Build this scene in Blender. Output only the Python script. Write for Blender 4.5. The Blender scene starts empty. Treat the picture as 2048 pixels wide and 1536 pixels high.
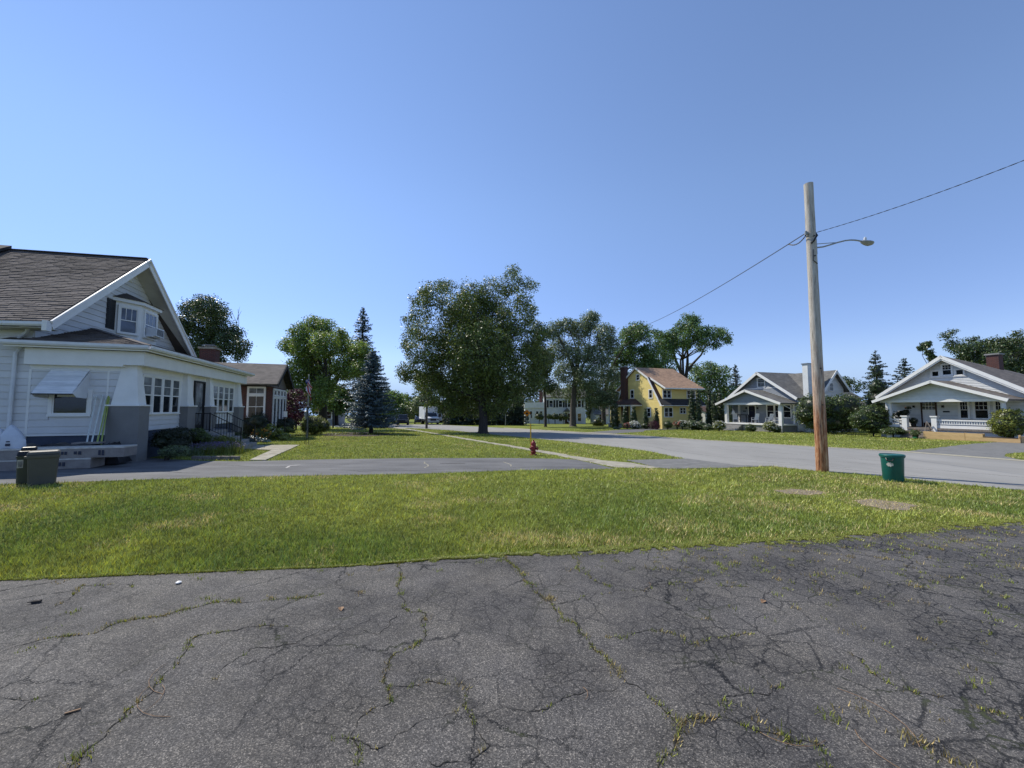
import bpy, math, random
import numpy as np
from mathutils import Vector, Matrix
from mathutils.geometry import tessellate_polygon
R = math.radians
random.seed(7)
rng = np.random.default_rng(11)
scene = bpy.context.scene
C = scene.collection

# ------------------------------------------------------------ camera, sky, sun, exposure
cam_d = bpy.data.cameras.new("camera"); cam = bpy.data.objects.new("camera", cam_d); C.objects.link(cam)
cam.location = (0, 0, 1.6); PITCH = R(3.64); cam.rotation_euler = (R(90) + PITCH, 0, 0)
cam_d.sensor_width = 36; cam_d.lens = 36 * 770 / 2048; cam_d.clip_end = 3000; cam_d.clip_start = 0.05
scene.camera = cam
SUN_AZ, SUN_EL = -55, 50
world = bpy.data.worlds.new("World"); scene.world = world; world.use_nodes = True
wn = world.node_tree.nodes; bg = wn["Background"]
sky = wn.new("ShaderNodeTexSky"); sky.sky_type = 'NISHITA'; sky.sun_disc = False
sky.sun_elevation = R(SUN_EL); sky.sun_rotation = R(SUN_AZ)
sky.air_density = 1.0; sky.dust_density = 0.0; sky.ozone_density = 1.6; sky.altitude = 0
wl = world.node_tree.links.new
tint = wn.new("ShaderNodeMix"); tint.data_type = 'RGBA'; tint.blend_type = 'MULTIPLY'; tint.inputs[0].default_value = 1
wl(sky.outputs[0], tint.inputs[6]); tint.inputs[7].default_value = (1.10, 1.11, 1.22, 1)
wtc = wn.new("ShaderNodeTexCoord"); wsx = wn.new("ShaderNodeSeparateXYZ"); wl(wtc.outputs["Generated"], wsx.inputs[0])
wmr = wn.new("ShaderNodeMapRange"); wmr.interpolation_type = 'SMOOTHSTEP'
wmr.inputs[1].default_value = 0.0; wmr.inputs[2].default_value = 0.14; wmr.inputs[3].default_value = 1.0; wmr.inputs[4].default_value = 0.0
wl(wsx.outputs[2], wmr.inputs[0])
hz = wn.new("ShaderNodeMix"); hz.data_type = 'RGBA'; wl(wmr.outputs[0], hz.inputs[0]); wl(tint.outputs[2], hz.inputs[6]); hz.inputs[7].default_value = (2.35, 3.55, 5.9, 1)   # clear summer air near the horizon, the same all round
wm2 = wn.new("ShaderNodeMapRange"); wm2.interpolation_type = 'SMOOTHSTEP'; wm2.inputs[1].default_value = 0.10; wm2.inputs[2].default_value = 0.50; wm2.inputs[3].default_value = 1.0; wm2.inputs[4].default_value = 0.0
wl(wsx.outputs[2], wm2.inputs[0])
lo = wn.new("ShaderNodeMix"); lo.data_type = 'RGBA'; lo.blend_type = 'MULTIPLY'; wl(wm2.outputs[0], lo.inputs[0]); wl(tint.outputs[2], lo.inputs[6]); lo.inputs[7].default_value = (.70, .72, .86, 1)
wl(lo.outputs[2], hz.inputs[6])
wl(hz.outputs[2], bg.inputs[0]); bg.inputs[1].default_value = 0.15
sun_d = bpy.data.lights.new("sun", 'SUN'); sun = bpy.data.objects.new("sun", sun_d); C.objects.link(sun)
sun_d.energy = 5.0; sun_d.angle = R(0.53); sun_d.color = (1.0, 0.945, 0.83)
az, el = R(SUN_AZ), R(SUN_EL)
sun.rotation_euler = Vector((-math.sin(az) * math.cos(el), -math.cos(az) * math.cos(el), -math.sin(el))).to_track_quat('-Z', 'Y').to_euler()
sun.location = (-30, 20, 40)
vs = scene.view_settings; vs.view_transform = 'Standard'; vs.look = 'None'; vs.exposure = 0.0; vs.gamma = 1.0
vs.use_curve_mapping = False

# ------------------------------------------------------------ measuring helpers (survey of the place)
def gz(x, y): return -0.006 * x - 0.02 * y
def ray(px, py):
    x = (px - 1024) / 770; y = (768 - py) / 770
    return (x, math.cos(PITCH) - y * math.sin(PITCH), math.sin(PITCH) + y * math.cos(PITCH))
def G(px, py):
    r = ray(px, py); t = 1.6 / (-r[2] - .006 * r[0] - .02 * r[1])
    return (t * r[0], t * r[1])
def AT(px, py, Y):
    r = ray(px, py); t = Y / r[1]
    return Vector((t * r[0], Y, 1.6 + t * r[2]))

# ------------------------------------------------------------ materials
MATS = {}
def nodemat(name):
    m = bpy.data.materials.new(name); m.use_nodes = True
    nt = m.node_tree; nt.nodes.clear()
    out = nt.nodes.new("ShaderNodeOutputMaterial")
    return m, nt, out
def N(nt, t, **k):
    n = nt.nodes.new(t)
    for a, b in k.items():
        if a.startswith('i_'):
            key = a[2:]; key = int(key) if key.isdigit() else key.replace('_', ' ')
            n.inputs[key].default_value = b
        else: setattr(n, a, b)
    return n
def c4(c): return (c[0], c[1], c[2], 1)
def ramp(nt, stops):
    r = nt.nodes.new("ShaderNodeValToRGB"); e = r.color_ramp.elements
    while len(e) < len(stops): e.new(0.5)
    for i, (p, c) in enumerate(stops): e[i].position = p; e[i].color = c4(c) if len(c) == 3 else c
    return r
def mixc(nt, a, b, fac, mode='MIX'):
    m = nt.nodes.new("ShaderNodeMix"); m.data_type = 'RGBA'; m.blend_type = mode
    for s, v in ((0, fac), (6, a), (7, b)):
        if isinstance(v, (int, float)): m.inputs[s].default_value = v
        elif isinstance(v, tuple): m.inputs[s].default_value = c4(v)
        else: nt.links.new(v, m.inputs[s])
    return m.outputs[2]
def M(name, col, col2=None, scale=3.0, rough=.75, bump=0.0, bscale=60, island=0.0, metal=0.0, stretch=(1, 1, 1), spec=.4, world_co=False):
    if name in MATS: return MATS[name]
    m, nt, out = nodemat(name); L = nt.links.new
    p = N(nt, "ShaderNodeBsdfPrincipled"); L(p.outputs[0], out.inputs[0])
    p.inputs["Roughness"].default_value = rough; p.inputs["Metallic"].default_value = metal
    p.inputs["Specular IOR Level"].default_value = spec
    tc = N(nt, "ShaderNodeTexCoord"); mp = N(nt, "ShaderNodeMapping"); mp.inputs["Scale"].default_value = stretch
    if world_co:
        g = N(nt, "ShaderNodeNewGeometry"); L(g.outputs["Position"], mp.inputs[0])
    else: L(tc.outputs["Object"], mp.inputs[0])
    no = N(nt, "ShaderNodeTexNoise", i_Scale=scale, i_Detail=6.0, i_Roughness=.65); L(mp.outputs[0], no.inputs["Vector"])
    if col2 is None: col2 = tuple(c * .8 for c in col)
    r = ramp(nt, [(.32, col2), (.68, col)]); L(no.outputs["Fac"], r.inputs[0])
    cout = r.outputs[0]
    if island:
        g = N(nt, "ShaderNodeNewGeometry"); oi = N(nt, "ShaderNodeObjectInfo")
        ad = N(nt, "ShaderNodeMath", operation='ADD'); L(g.outputs["Random Per Island"], ad.inputs[0]); L(oi.outputs["Random"], ad.inputs[1])
        fr = N(nt, "ShaderNodeMath", operation='FRACT'); L(ad.outputs[0], fr.inputs[0])
        mr = N(nt, "ShaderNodeMapRange"); mr.inputs[3].default_value = 1 - island; mr.inputs[4].default_value = 1 + island; L(fr.outputs[0], mr.inputs[0])
        hs = N(nt, "ShaderNodeHueSaturation"); L(cout, hs.inputs["Color"]); L(mr.outputs[0], hs.inputs["Value"]); cout = hs.outputs[0]
    L(cout, p.inputs["Base Color"])
    if bump:
        b = N(nt, "ShaderNodeBump", i_Strength=bump, i_Distance=.01); n2 = N(nt, "ShaderNodeTexNoise", i_Scale=bscale, i_Detail=4.0)
        L(mp.outputs[0], n2.inputs["Vector"]); L(n2.outputs["Fac"], b.inputs["Height"]); L(b.outputs[0], p.inputs["Normal"])
    MATS[name] = m; return m
def leafmat(name, col, var=.35, trans=.3, hue=.03, attr=None, rough=.42, spec=.5):
    m, nt, out = nodemat(name); L = nt.links.new
    g = N(nt, "ShaderNodeNewGeometry")
    mr = N(nt, "ShaderNodeMapRange"); mr.inputs[3].default_value = 1 - var; mr.inputs[4].default_value = 1 + var; L(g.outputs["Random Per Island"], mr.inputs[0])
    mh = N(nt, "ShaderNodeMapRange"); mh.inputs[3].default_value = .5 - hue; mh.inputs[4].default_value = .5 + hue
    ml = N(nt, "ShaderNodeMath", operation='MULTIPLY', i_1=7.31); L(g.outputs["Random Per Island"], ml.inputs[0])
    fr = N(nt, "ShaderNodeMath", operation='FRACT'); L(ml.outputs[0], fr.inputs[0]); L(fr.outputs[0], mh.inputs[0])
    hs = N(nt, "ShaderNodeHueSaturation"); hs.inputs["Color"].default_value = c4(col)
    if attr:
        a = N(nt, "ShaderNodeAttribute", attribute_name=attr); L(a.outputs["Color"], hs.inputs["Color"])
    L(mr.outputs[0], hs.inputs["Value"]); L(mh.outputs[0], hs.inputs["Hue"])
    p = N(nt, "ShaderNodeBsdfPrincipled"); p.inputs["Roughness"].default_value = rough; p.inputs["Specular IOR Level"].default_value = spec
    t = N(nt, "ShaderNodeBsdfTranslucent"); mx = N(nt, "ShaderNodeMixShader"); mx.inputs[0].default_value = trans
    hs2 = N(nt, "ShaderNodeHueSaturation", i_Hue=.485, i_Saturation=1.15, i_Value=1.35); L(hs.outputs[0], hs2.inputs["Color"])
    L(hs.outputs[0], p.inputs["Base Color"]); L(hs2.outputs[0], t.inputs[0])
    L(p.outputs[0], mx.inputs[1]); L(t.outputs[0], mx.inputs[2]); L(mx.outputs[0], out.inputs[0])
    MATS[name] = m; return m

def asphalt_mat():
    m, nt, out = nodemat("cracked_asphalt"); L = nt.links.new
    g = N(nt, "ShaderNodeNewGeometry"); P = g.outputs["Position"]
    p = N(nt, "ShaderNodeBsdfPrincipled"); L(p.outputs[0], out.inputs[0]); p.inputs["Specular IOR Level"].default_value = .35
    def noise(sc, det=5.0, rgh=.6): n = N(nt, "ShaderNodeTexNoise", i_Scale=sc, i_Detail=det, i_Roughness=rgh); L(P, n.inputs["Vector"]); return n.outputs["Fac"]
    def cells(sc, dist, width, nsc):
        nz = N(nt, "ShaderNodeTexNoise", i_Scale=nsc, i_Detail=7.0, i_Roughness=.8); L(P, nz.inputs["Vector"])
        ad = N(nt, "ShaderNodeVectorMath", operation='MULTIPLY_ADD'); L(nz.outputs["Color"], ad.inputs[0]); ad.inputs[1].default_value = (dist, dist, 0); L(P, ad.inputs[2])
        fl = N(nt, "ShaderNodeVectorMath", operation='MULTIPLY'); L(ad.outputs[0], fl.inputs[0]); fl.inputs[1].default_value = (1, 1, 0)
        v = N(nt, "ShaderNodeTexVoronoi", feature='DISTANCE_TO_EDGE', i_Scale=sc); L(fl.outputs[0], v.inputs["Vector"])
        mr = N(nt, "ShaderNodeMapRange", interpolation_type='SMOOTHSTEP'); mr.inputs[1].default_value = width * .25; mr.inputs[2].default_value = width; mr.inputs[3].default_value = 1; mr.inputs[4].default_value = 0
        L(v.outputs[0], mr.inputs[0]); return mr.outputs[0]
    def mul(a, b):
        q = N(nt, "ShaderNodeMath", operation='MULTIPLY', use_clamp=True); L(a, q.inputs[0])
        if isinstance(b, float): q.inputs[1].default_value = b
        else: L(b, q.inputs[1])
        return q.outputs[0]
    def mask(sc, lo, hi):
        mr = N(nt, "ShaderNodeMapRange", interpolation_type='SMOOTHSTEP'); mr.inputs[1].default_value = lo; mr.inputs[2].default_value = hi; L(noise(sc, 3.0), mr.inputs[0]); return mr.outputs[0]
    def mx(a, b):
        q = N(nt, "ShaderNodeMath", operation='MAXIMUM'); L(a, q.inputs[0]); L(b, q.inputs[1]); return q.outputs[0]
    # more wear to the right of the driveway
    sx = N(nt, "ShaderNodeSeparateXYZ"); L(P, sx.inputs[0])
    wr = N(nt, "ShaderNodeMapRange"); wr.inputs[1].default_value = -1.5; wr.inputs[2].default_value = 4.0; wr.inputs[3].default_value = .25; wr.inputs[4].default_value = 1.0; L(sx.outputs[0], wr.inputs[0])
    k1 = mul(cells(1.3, .30, .0075, 4.5), mask(.9, .44, .58))
    k2 = mul(mul(cells(4.2, .12, .020, 9.0), mask(.8, .42, .56)), wr.outputs[0])
    k3 = mul(mul(cells(11.0, .06, .035, 16.0), mask(1.1, .46, .60)), wr.outputs[0])
    crack = mx(k1, mx(k2, k3))
    base = ramp(nt, [(.30, (.062, .058, .056)), (.70, (.118, .111, .107))]); L(noise(.7, 6.0, .7), base.inputs[0])
    tint = ramp(nt, [(.40, (.114, .107, .102)), (.62, (.145, .132, .114))]); L(noise(1.7, 6.0, .7), tint.inputs[0])
    col = mixc(nt, base.outputs[0], tint.outputs[0], .45)
    # aggregate
    v = N(nt, "ShaderNodeTexVoronoi", i_Scale=185.0); L(P, v.inputs["Vector"])
    sp = ramp(nt, [(.0, (.35, .35, .35)), (.5, (.8, .8, .8)), (.84, (1.35, 1.33, 1.27)), (1.0, (2.9, 2.8, 2.6))])
    bw = N(nt, "ShaderNodeSeparateXYZ"); L(v.outputs["Color"], bw.inputs[0]); L(bw.outputs[0], sp.inputs[0])
    col = mixc(nt, col, sp.outputs[0], .9, 'MULTIPLY')
    fine = ramp(nt, [(.35, (.6, .6, .6)), (.65, (1.35, 1.35, 1.35))]); L(noise(160.0, 2.0), fine.inputs[0])
    col = mixc(nt, col, fine.outputs[0], .8, 'MULTIPLY')
    stain = ramp(nt, [(.42, (1, 1, 1)), (.62, (.52, .52, .54))]); L(noise(1.1, 7.0, .75), stain.inputs[0])
    col = mixc(nt, col, stain.outputs[0], .85, 'MULTIPLY')
    weed = mul(mask(2.3, .52, .62), mx(k1, k2))
    col = mixc(nt, col, (.006, .006, .007), crack)
    col = mixc(nt, col, (.07, .085, .02), mul(weed, .55))
    L(col, p.inputs["Base Color"])
    p.inputs["Roughness"].default_value = .82
    h = N(nt, "ShaderNodeMath", operation='SUBTRACT'); L(mul(v.outputs["Distance"], .25), h.inputs[0]); L(crack, h.inputs[1])
    b = N(nt, "ShaderNodeBump", i_Strength=.8, i_Distance=.008); L(h.outputs[0], b.inputs["Height"]); L(b.outputs[0], p.inputs["Normal"])
    return m

def lawn_mat():
    m, nt, out = nodemat("lawn_turf"); L = nt.links.new
    g = N(nt, "ShaderNodeNewGeometry"); P = g.outputs["Position"]
    p = N(nt, "ShaderNodeBsdfPrincipled"); L(p.outputs[0], out.inputs[0]); p.inputs["Roughness"].default_value = .9; p.inputs["Specular IOR Level"].default_value = .15
    def noise(sc, det=5.0, rgh=.65): n = N(nt, "ShaderNodeTexNoise", i_Scale=sc, i_Detail=det, i_Roughness=rgh); L(P, n.inputs["Vector"]); return n.outputs["Fac"]
    a = ramp(nt, [(.30, (.115, .140, .026)), (.55, (.175, .205, .038)), (.75, (.235, .240, .055))]); L(noise(.35), a.inputs[0])
    c = mixc(nt, a.outputs[0], (.15, .15, .06), .0)
    b = ramp(nt, [(.3, (.62, .66, .6)), (.7, (1.35, 1.3, 1.25))]); L(noise(2.6, 8.0, .8), b.inputs[0])
    c = mixc(nt, c, b.outputs[0], .9, 'MULTIPLY')
    f = ramp(nt, [(.3, (.5, .5, .5)), (.7, (1.5, 1.5, 1.5))]); L(noise(26.0, 4.0, .8), f.inputs[0])
    c = mixc(nt, c, f.outputs[0], .8, 'MULTIPLY')
    L(c, p.inputs["Base Color"])
    bp = N(nt, "ShaderNodeBump", i_Strength=1.0, i_Distance=.05); L(noise(22.0, 4.0), bp.inputs["Height"]); L(bp.outputs[0], p.inputs["Normal"])
    return m

def brick_mat(name, c1, c2, mortar):
    m, nt, out = nodemat(name); L = nt.links.new
    tc = N(nt, "ShaderNodeTexCoord"); sx = N(nt, "ShaderNodeSeparateXYZ"); L(tc.outputs["Object"], sx.inputs[0])
    ad = N(nt, "ShaderNodeMath", operation='ADD'); L(sx.outputs[0], ad.inputs[0]); L(sx.outputs[1], ad.inputs[1])
    cb = N(nt, "ShaderNodeCombineXYZ"); L(ad.outputs[0], cb.inputs[0]); L(sx.outputs[2], cb.inputs[1])
    b = N(nt, "ShaderNodeTexBrick"); b.inputs["Scale"].default_value = 1; b.inputs["Brick Width"].default_value = .22; b.inputs["Row Height"].default_value = .075; b.inputs["Mortar Size"].default_value = .008
    b.inputs["Color1"].default_value = c4(c1); b.inputs["Color2"].default_value = c4(c2); b.inputs["Mortar"].default_value = c4(mortar)
    L(cb.outputs[0], b.inputs["Vector"])
    p = N(nt, "ShaderNodeBsdfPrincipled"); p.inputs["Roughness"].default_value = .85; L(b.outputs[0], p.inputs["Base Color"]); L(p.outputs[0], out.inputs[0])
    bp = N(nt, "ShaderNodeBump", i_Strength=.5, i_Distance=.01, invert=True); L(b.outputs["Fac"], bp.inputs["Height"]); L(bp.outputs[0], p.inputs["Normal"])
    MATS[name] = m; return m
def roofing_mat(name, c1, c2, row=.14):
    m, nt, out = nodemat(name); L = nt.links.new
    tc = N(nt, "ShaderNodeTexCoord"); no = N(nt, "ShaderNodeTexNoise", i_Scale=1.2, i_Detail=8.0, i_Roughness=.75); L(tc.outputs["Object"], no.inputs["Vector"])
    mp = N(nt, "ShaderNodeMapping"); mp.inputs["Scale"].default_value = (3.2, 3.2, 14); L(tc.outputs["Object"], mp.inputs[0])
    v = N(nt, "ShaderNodeTexVoronoi", i_Scale=1.0); v.inputs["Randomness"].default_value = .6; L(mp.outputs[0], v.inputs["Vector"])
    r = ramp(nt, [(.3, c2), (.7, c1)]); L(no.outputs["Fac"], r.inputs[0])
    bw = N(nt, "ShaderNodeSeparateXYZ"); L(v.outputs["Color"], bw.inputs[0])
    rr = ramp(nt, [(0, (.65, .65, .66)), (1, (1.3, 1.28, 1.25))]); L(bw.outputs[0], rr.inputs[0])
    col = mixc(nt, r.outputs[0], rr.outputs[0], .7, 'MULTIPLY')
    p = N(nt, "ShaderNodeBsdfPrincipled"); p.inputs["Roughness"].default_value = .92; L(col, p.inputs["Base Color"]); L(p.outputs[0], out.inputs[0])
    MATS[name] = m; return m
def glass_mat(name, col, rough=.06):
    m, nt, out = nodemat(name); L = nt.links.new
    p = N(nt, "ShaderNodeBsdfPrincipled"); p.inputs["Roughness"].default_value = rough; p.inputs["Specular IOR Level"].default_value = .6
    tc = N(nt, "ShaderNodeTexCoord"); no = N(nt, "ShaderNodeTexNoise", i_Scale=2.5, i_Detail=3.0); L(tc.outputs["Object"], no.inputs["Vector"])
    r = ramp(nt, [(.35, tuple(c * .4 for c in col)), (.7, tuple(c * 1.6 for c in col))]); L(no.outputs["Fac"], r.inputs[0]); L(r.outputs[0], p.inputs["Base Color"])
    bp = N(nt, "ShaderNodeBump", i_Strength=.05, i_Distance=.02); L(no.outputs["Fac"], bp.inputs["Height"]); L(bp.outputs[0], p.inputs["Normal"])
    L(p.outputs[0], out.inputs[0]); MATS[name] = m; return m

M("white_siding", (.66, .655, .65), (.58, .575, .57), 1.2, .55, .1, 8, island=.05)
M("white_trim", (.80, .79, .76), (.72, .71, .68), 2.0, .5)
M("white_metal", (.72, .73, .74), (.60, .61, .62), 3.0, .35)
M("awning_metal", (.80, .80, .80), (.58, .59, .60), 2.4, .4, stretch=(1, 1, 6), island=.08)
M("beige_soffit", (.55, .54, .50), None, 2, .7)
M("grey_stucco", (.215, .21, .205), (.18, .175, .17), 2.0, .9, .3, 30)
M("blue_foundation", (.07, .085, .12), (.045, .055, .08), 2, .9, .3, 20)
M("concrete", (.40, .37, .30), (.22, .20, .15), 2.6, .9, .3, 80, world_co=True)
M("concrete_grey", (.30, .29, .28), (.20, .20, .19), 2.5, .9, .3, 80, world_co=True)
M("black_iron", (.012, .012, .014), None, 5, .4)
M("black_paint", (.010, .011, .013), (.016, .017, .02), 5, .5)
M("black_plastic", (.012, .012, .013), None, 5, .4)
M("olive_plastic", (.065, .070, .045), (.055, .058, .038), 3, .5)
M("grey_plastic", (.088, .082, .068), (.072, .068, .056), 3, .5)
M("teal_plastic", (.008, .115, .095), (.006, .085, .072), 3, .38)
M("shingle_brown", (.142, .120, .108), (.112, .095, .088), .7, .95, .4, 120, island=.24)
M("shingle_dark", (.10, .078, .066), (.06, .05, .045), 1.5, .95, .3, 90)
roofing_mat("roof_greybrown", (.17, .145, .125), (.10, .088, .080))
roofing_mat("roof_grey", (.16, .155, .145), (.085, .083, .08))
roofing_mat("roof_tan", (.38, .24, .15), (.27, .165, .105))
roofing_mat("roof_maroon", (.10, .055, .042), (.06, .035, .03))
roofing_mat("roof_black", (.045, .042, .042), (.025, .024, .025))
M("roof_teal", (.35, .52, .50), None, 2, .4)
M("yellow_siding", (.82, .66, .25), (.75, .59, .21), 1.5, .65, island=.06)
M("grey_siding", (.30, .325, .36), (.26, .285, .32), 1.5, .65, island=.05)
M("white_clapboard", (.68, .69, .69), (.58, .59, .58), 1.5, .6, island=.07)
M("pale_blue_wall", (.42, .50, .55), None, 2, .7)
M("dark_door", (.012, .013, .028), None, 3, .4)
M("brown_door", (.06, .025, .014), (.04, .018, .01), 3, .5)
brick_mat("red_brick", (.10, .028, .022), (.065, .020, .018), (.10, .085, .075))
glass_mat("window_glass", (.012, .015, .019)); glass_mat("window_glass_pale", (.13, .14, .145), .12)
glass_mat("window_glass_blue", (.05, .065, .10), .08)
M("weathered_wood", (.26, .23, .20), (.12, .10, .09), 9.0, .9, .6, 60, stretch=(3, 3, .25))
def pole_mat():
    m, nt, out = nodemat("pole_wood"); L = nt.links.new
    tc = N(nt, "ShaderNodeTexCoord"); mp = N(nt, "ShaderNodeMapping"); mp.inputs["Scale"].default_value = (9, 9, .8); L(tc.outputs["Object"], mp.inputs[0])
    n1 = N(nt, "ShaderNodeTexNoise", i_Scale=2.2, i_Detail=8.0, i_Roughness=.75); L(mp.outputs[0], n1.inputs["Vector"])
    grey = ramp(nt, [(.30, (.17, .145, .12)), (.46, (.42, .375, .32)), (.70, (.60, .56, .50))]); L(n1.outputs["Fac"], grey.inputs[0])
    red = ramp(nt, [(.38, (.05, .02, .012)), (.48, (.34, .13, .05)), (.62, (.58, .38, .22))]); L(n1.outputs["Fac"], red.inputs[0])
    s = N(nt, "ShaderNodeSeparateXYZ"); L(tc.outputs["Object"], s.inputs[0])
    n3 = N(nt, "ShaderNodeTexNoise", i_Scale=1.5, i_Detail=5.0); L(mp.outputs[0], n3.inputs["Vector"])
    ad = N(nt, "ShaderNodeMath", operation='MULTIPLY_ADD', i_1=3.2); L(n3.outputs["Fac"], ad.inputs[0]); L(s.outputs[2], ad.inputs[2])
    mr = N(nt, "ShaderNodeMapRange"); mr.inputs[1].default_value = 2.9; mr.inputs[2].default_value = 5.4; mr.inputs[3].default_value = 1; mr.inputs[4].default_value = 0; L(ad.outputs[0], mr.inputs[0])
    col = mixc(nt, grey.outputs[0], red.outputs[0], mr.outputs[0])
    p = N(nt, "ShaderNodeBsdfPrincipled"); p.inputs["Roughness"].default_value = .9; L(col, p.inputs["Base Color"]); L(p.outputs[0], out.inputs[0])
    b = N(nt, "ShaderNodeBump", i_Strength=.9, i_Distance=.02); L(n1.outputs["Fac"], b.inputs["Height"]); L(b.outputs[0], p.inputs["Normal"])
    MATS["pole_wood"] = m
pole_mat()
M("new_timber", (.58, .40, .20), (.46, .30, .14), 3.0, .8, .2, 40, stretch=(1, 1, 5), island=.12)
M("steel", (.30, .31, .32), None, 4, .4, metal=.6)
M("dark_wire", (.05, .055, .07), None, 4, .5)
M("hydrant_red", (.27, .022, .022), (.18, .016, .018), 6, .5)
M("marker_yellow", (.62, .36, .01), None, 6, .5)
M("sign_orange", (.80, .25, .01), None, 6, .5)
M("truck_white", (.75, .76, .78), (.68, .69, .71), 1, .35)
M("car_black", (.008, .008, .009), None, 2, .2)
M("car_blue", (.012, .02, .045), None, 2, .2)
M("tyre", (.012, .012, .012), None, 8, .9)
M("wrap_white", (.62, .60, .55), (.42, .38, .33), 5, .45, .4, 12)
M("carton", (.30, .27, .24), (.20, .17, .16), 4, .6, .3, 10)
M("tarp_black", (.018, .017, .02), None, 4, .35, .6, 8)
M("print_dark", (.04, .045, .07), None, 20, .7)
M("print_red", (.25, .03, .03), None, 20, .7)
M("bag_white", (.60, .63, .68), (.50, .53, .58), 4, .45, .5, 9)
M("lime_plank", (.36, .42, .12), (.24, .30, .06), 6, .6)
M("pvc_white", (.66, .70, .68), None, 6, .5)
M("mulch", (.085, .062, .045), (.035, .025, .02), 14, .95, .8, 40, world_co=True)
M("bare_soil", (.27, .22, .16), (.15, .12, .085), 16, .95, .8, 60, world_co=True)
M("old_road", (.285, .275, .255), (.225, .217, .20), .5, .88, .35, 90, world_co=True, stretch=(1, .4, 1))
M("neighbour_asphalt", (.16, .158, .158), (.085, .084, .086), 1.1, .85, .5, 60, world_co=True, stretch=(.5, 1.3, 1))
M("worn_apron", (.20, .195, .185), (.12, .12, .115), 3, .92, .5, 70, world_co=True)
M("sand_edge", (.42, .38, .29), (.26, .24, .17), 7, .95, .5, 70, world_co=True)
M("bark", (.060, .050, .042), (.028, .024, .022), 6, .95, .8, 14, stretch=(2, 2, .5))
M("bark_grey", (.13, .115, .10), (.06, .052, .046), 6, .95, .8, 14, stretch=(2, 2, .5))
M("flag_red", (.45, .02, .025), None, 6, .7); M("flag_white", (.62, .60, .62), None, 6, .7); M("flag_blue", (.02, .03, .12), None, 6, .7)
M("terracotta", (.30, .10, .05), None, 6, .8)
M("hose_green", (.02, .22, .08), None, 6, .5)
M("crack_dirt", (.010, .010, .010), (.022, .019, .014), 30, .98)
M("dry_leaf", (.28, .17, .09), (.18, .10, .05), 20, .7)
M("lamp_grey", (.30, .31, .30), None, 5, .45)
leafmat("leaf_maple", (0.1115, 0.1496, 0.0348), 0.75, .22, .02)
leafmat("leaf_dark", (0.0644, 0.0966, 0.0306), 0.7, .18, .02)
leafmat("leaf_mid", (0.1157, 0.1848, 0.0541), 0.7, .28, .02)
leafmat("leaf_bright", (0.1660, 0.2358, 0.0517), 0.7, .30, .025)
leafmat("leaf_grey", (0.1461, 0.1890, 0.0924), 0.7, .25, .02)
leafmat("needle_blue", (0.1166, 0.1700, 0.1886), 0.6, .08, .02)
leafmat("needle_dark", (0.0448, 0.0691, 0.0486), 0.6, .08, .02)
leafmat("leaf_purple", (0.0689, 0.0156, 0.0286), .6, .22, .03)
leafmat("shrub_gold", (0.1762, 0.2013, 0.0350), .4, .2, .02)
leafmat("shrub_green", (0.0742, 0.1085, 0.0245), .45, .15, .02)
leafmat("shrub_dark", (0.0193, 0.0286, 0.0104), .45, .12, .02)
leafmat("arbor", (0.0408, 0.0700, 0.0210), .45, .12, .02)
leafmat("petal_white", (.62, .62, .55), .2, .2, .01)
leafmat("petal_pink", (.62, .26, .20), .3, .2, .03)
leafmat("petal_orange", (.75, .36, .05), .3, .2, .04)
leafmat("petal_lilac", (.20, .15, .30), .4, .2, .03)
leafmat("pale_foliage", (.14, .19, .09), .4, .2, .02)
leafmat("grass_blade", (.08, .14, .02), .72, .22, .02, attr="tint", rough=.42, spec=.3)
leafmat("lime_grass", (.17, .25, .03), .35, .3, .02)

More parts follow.
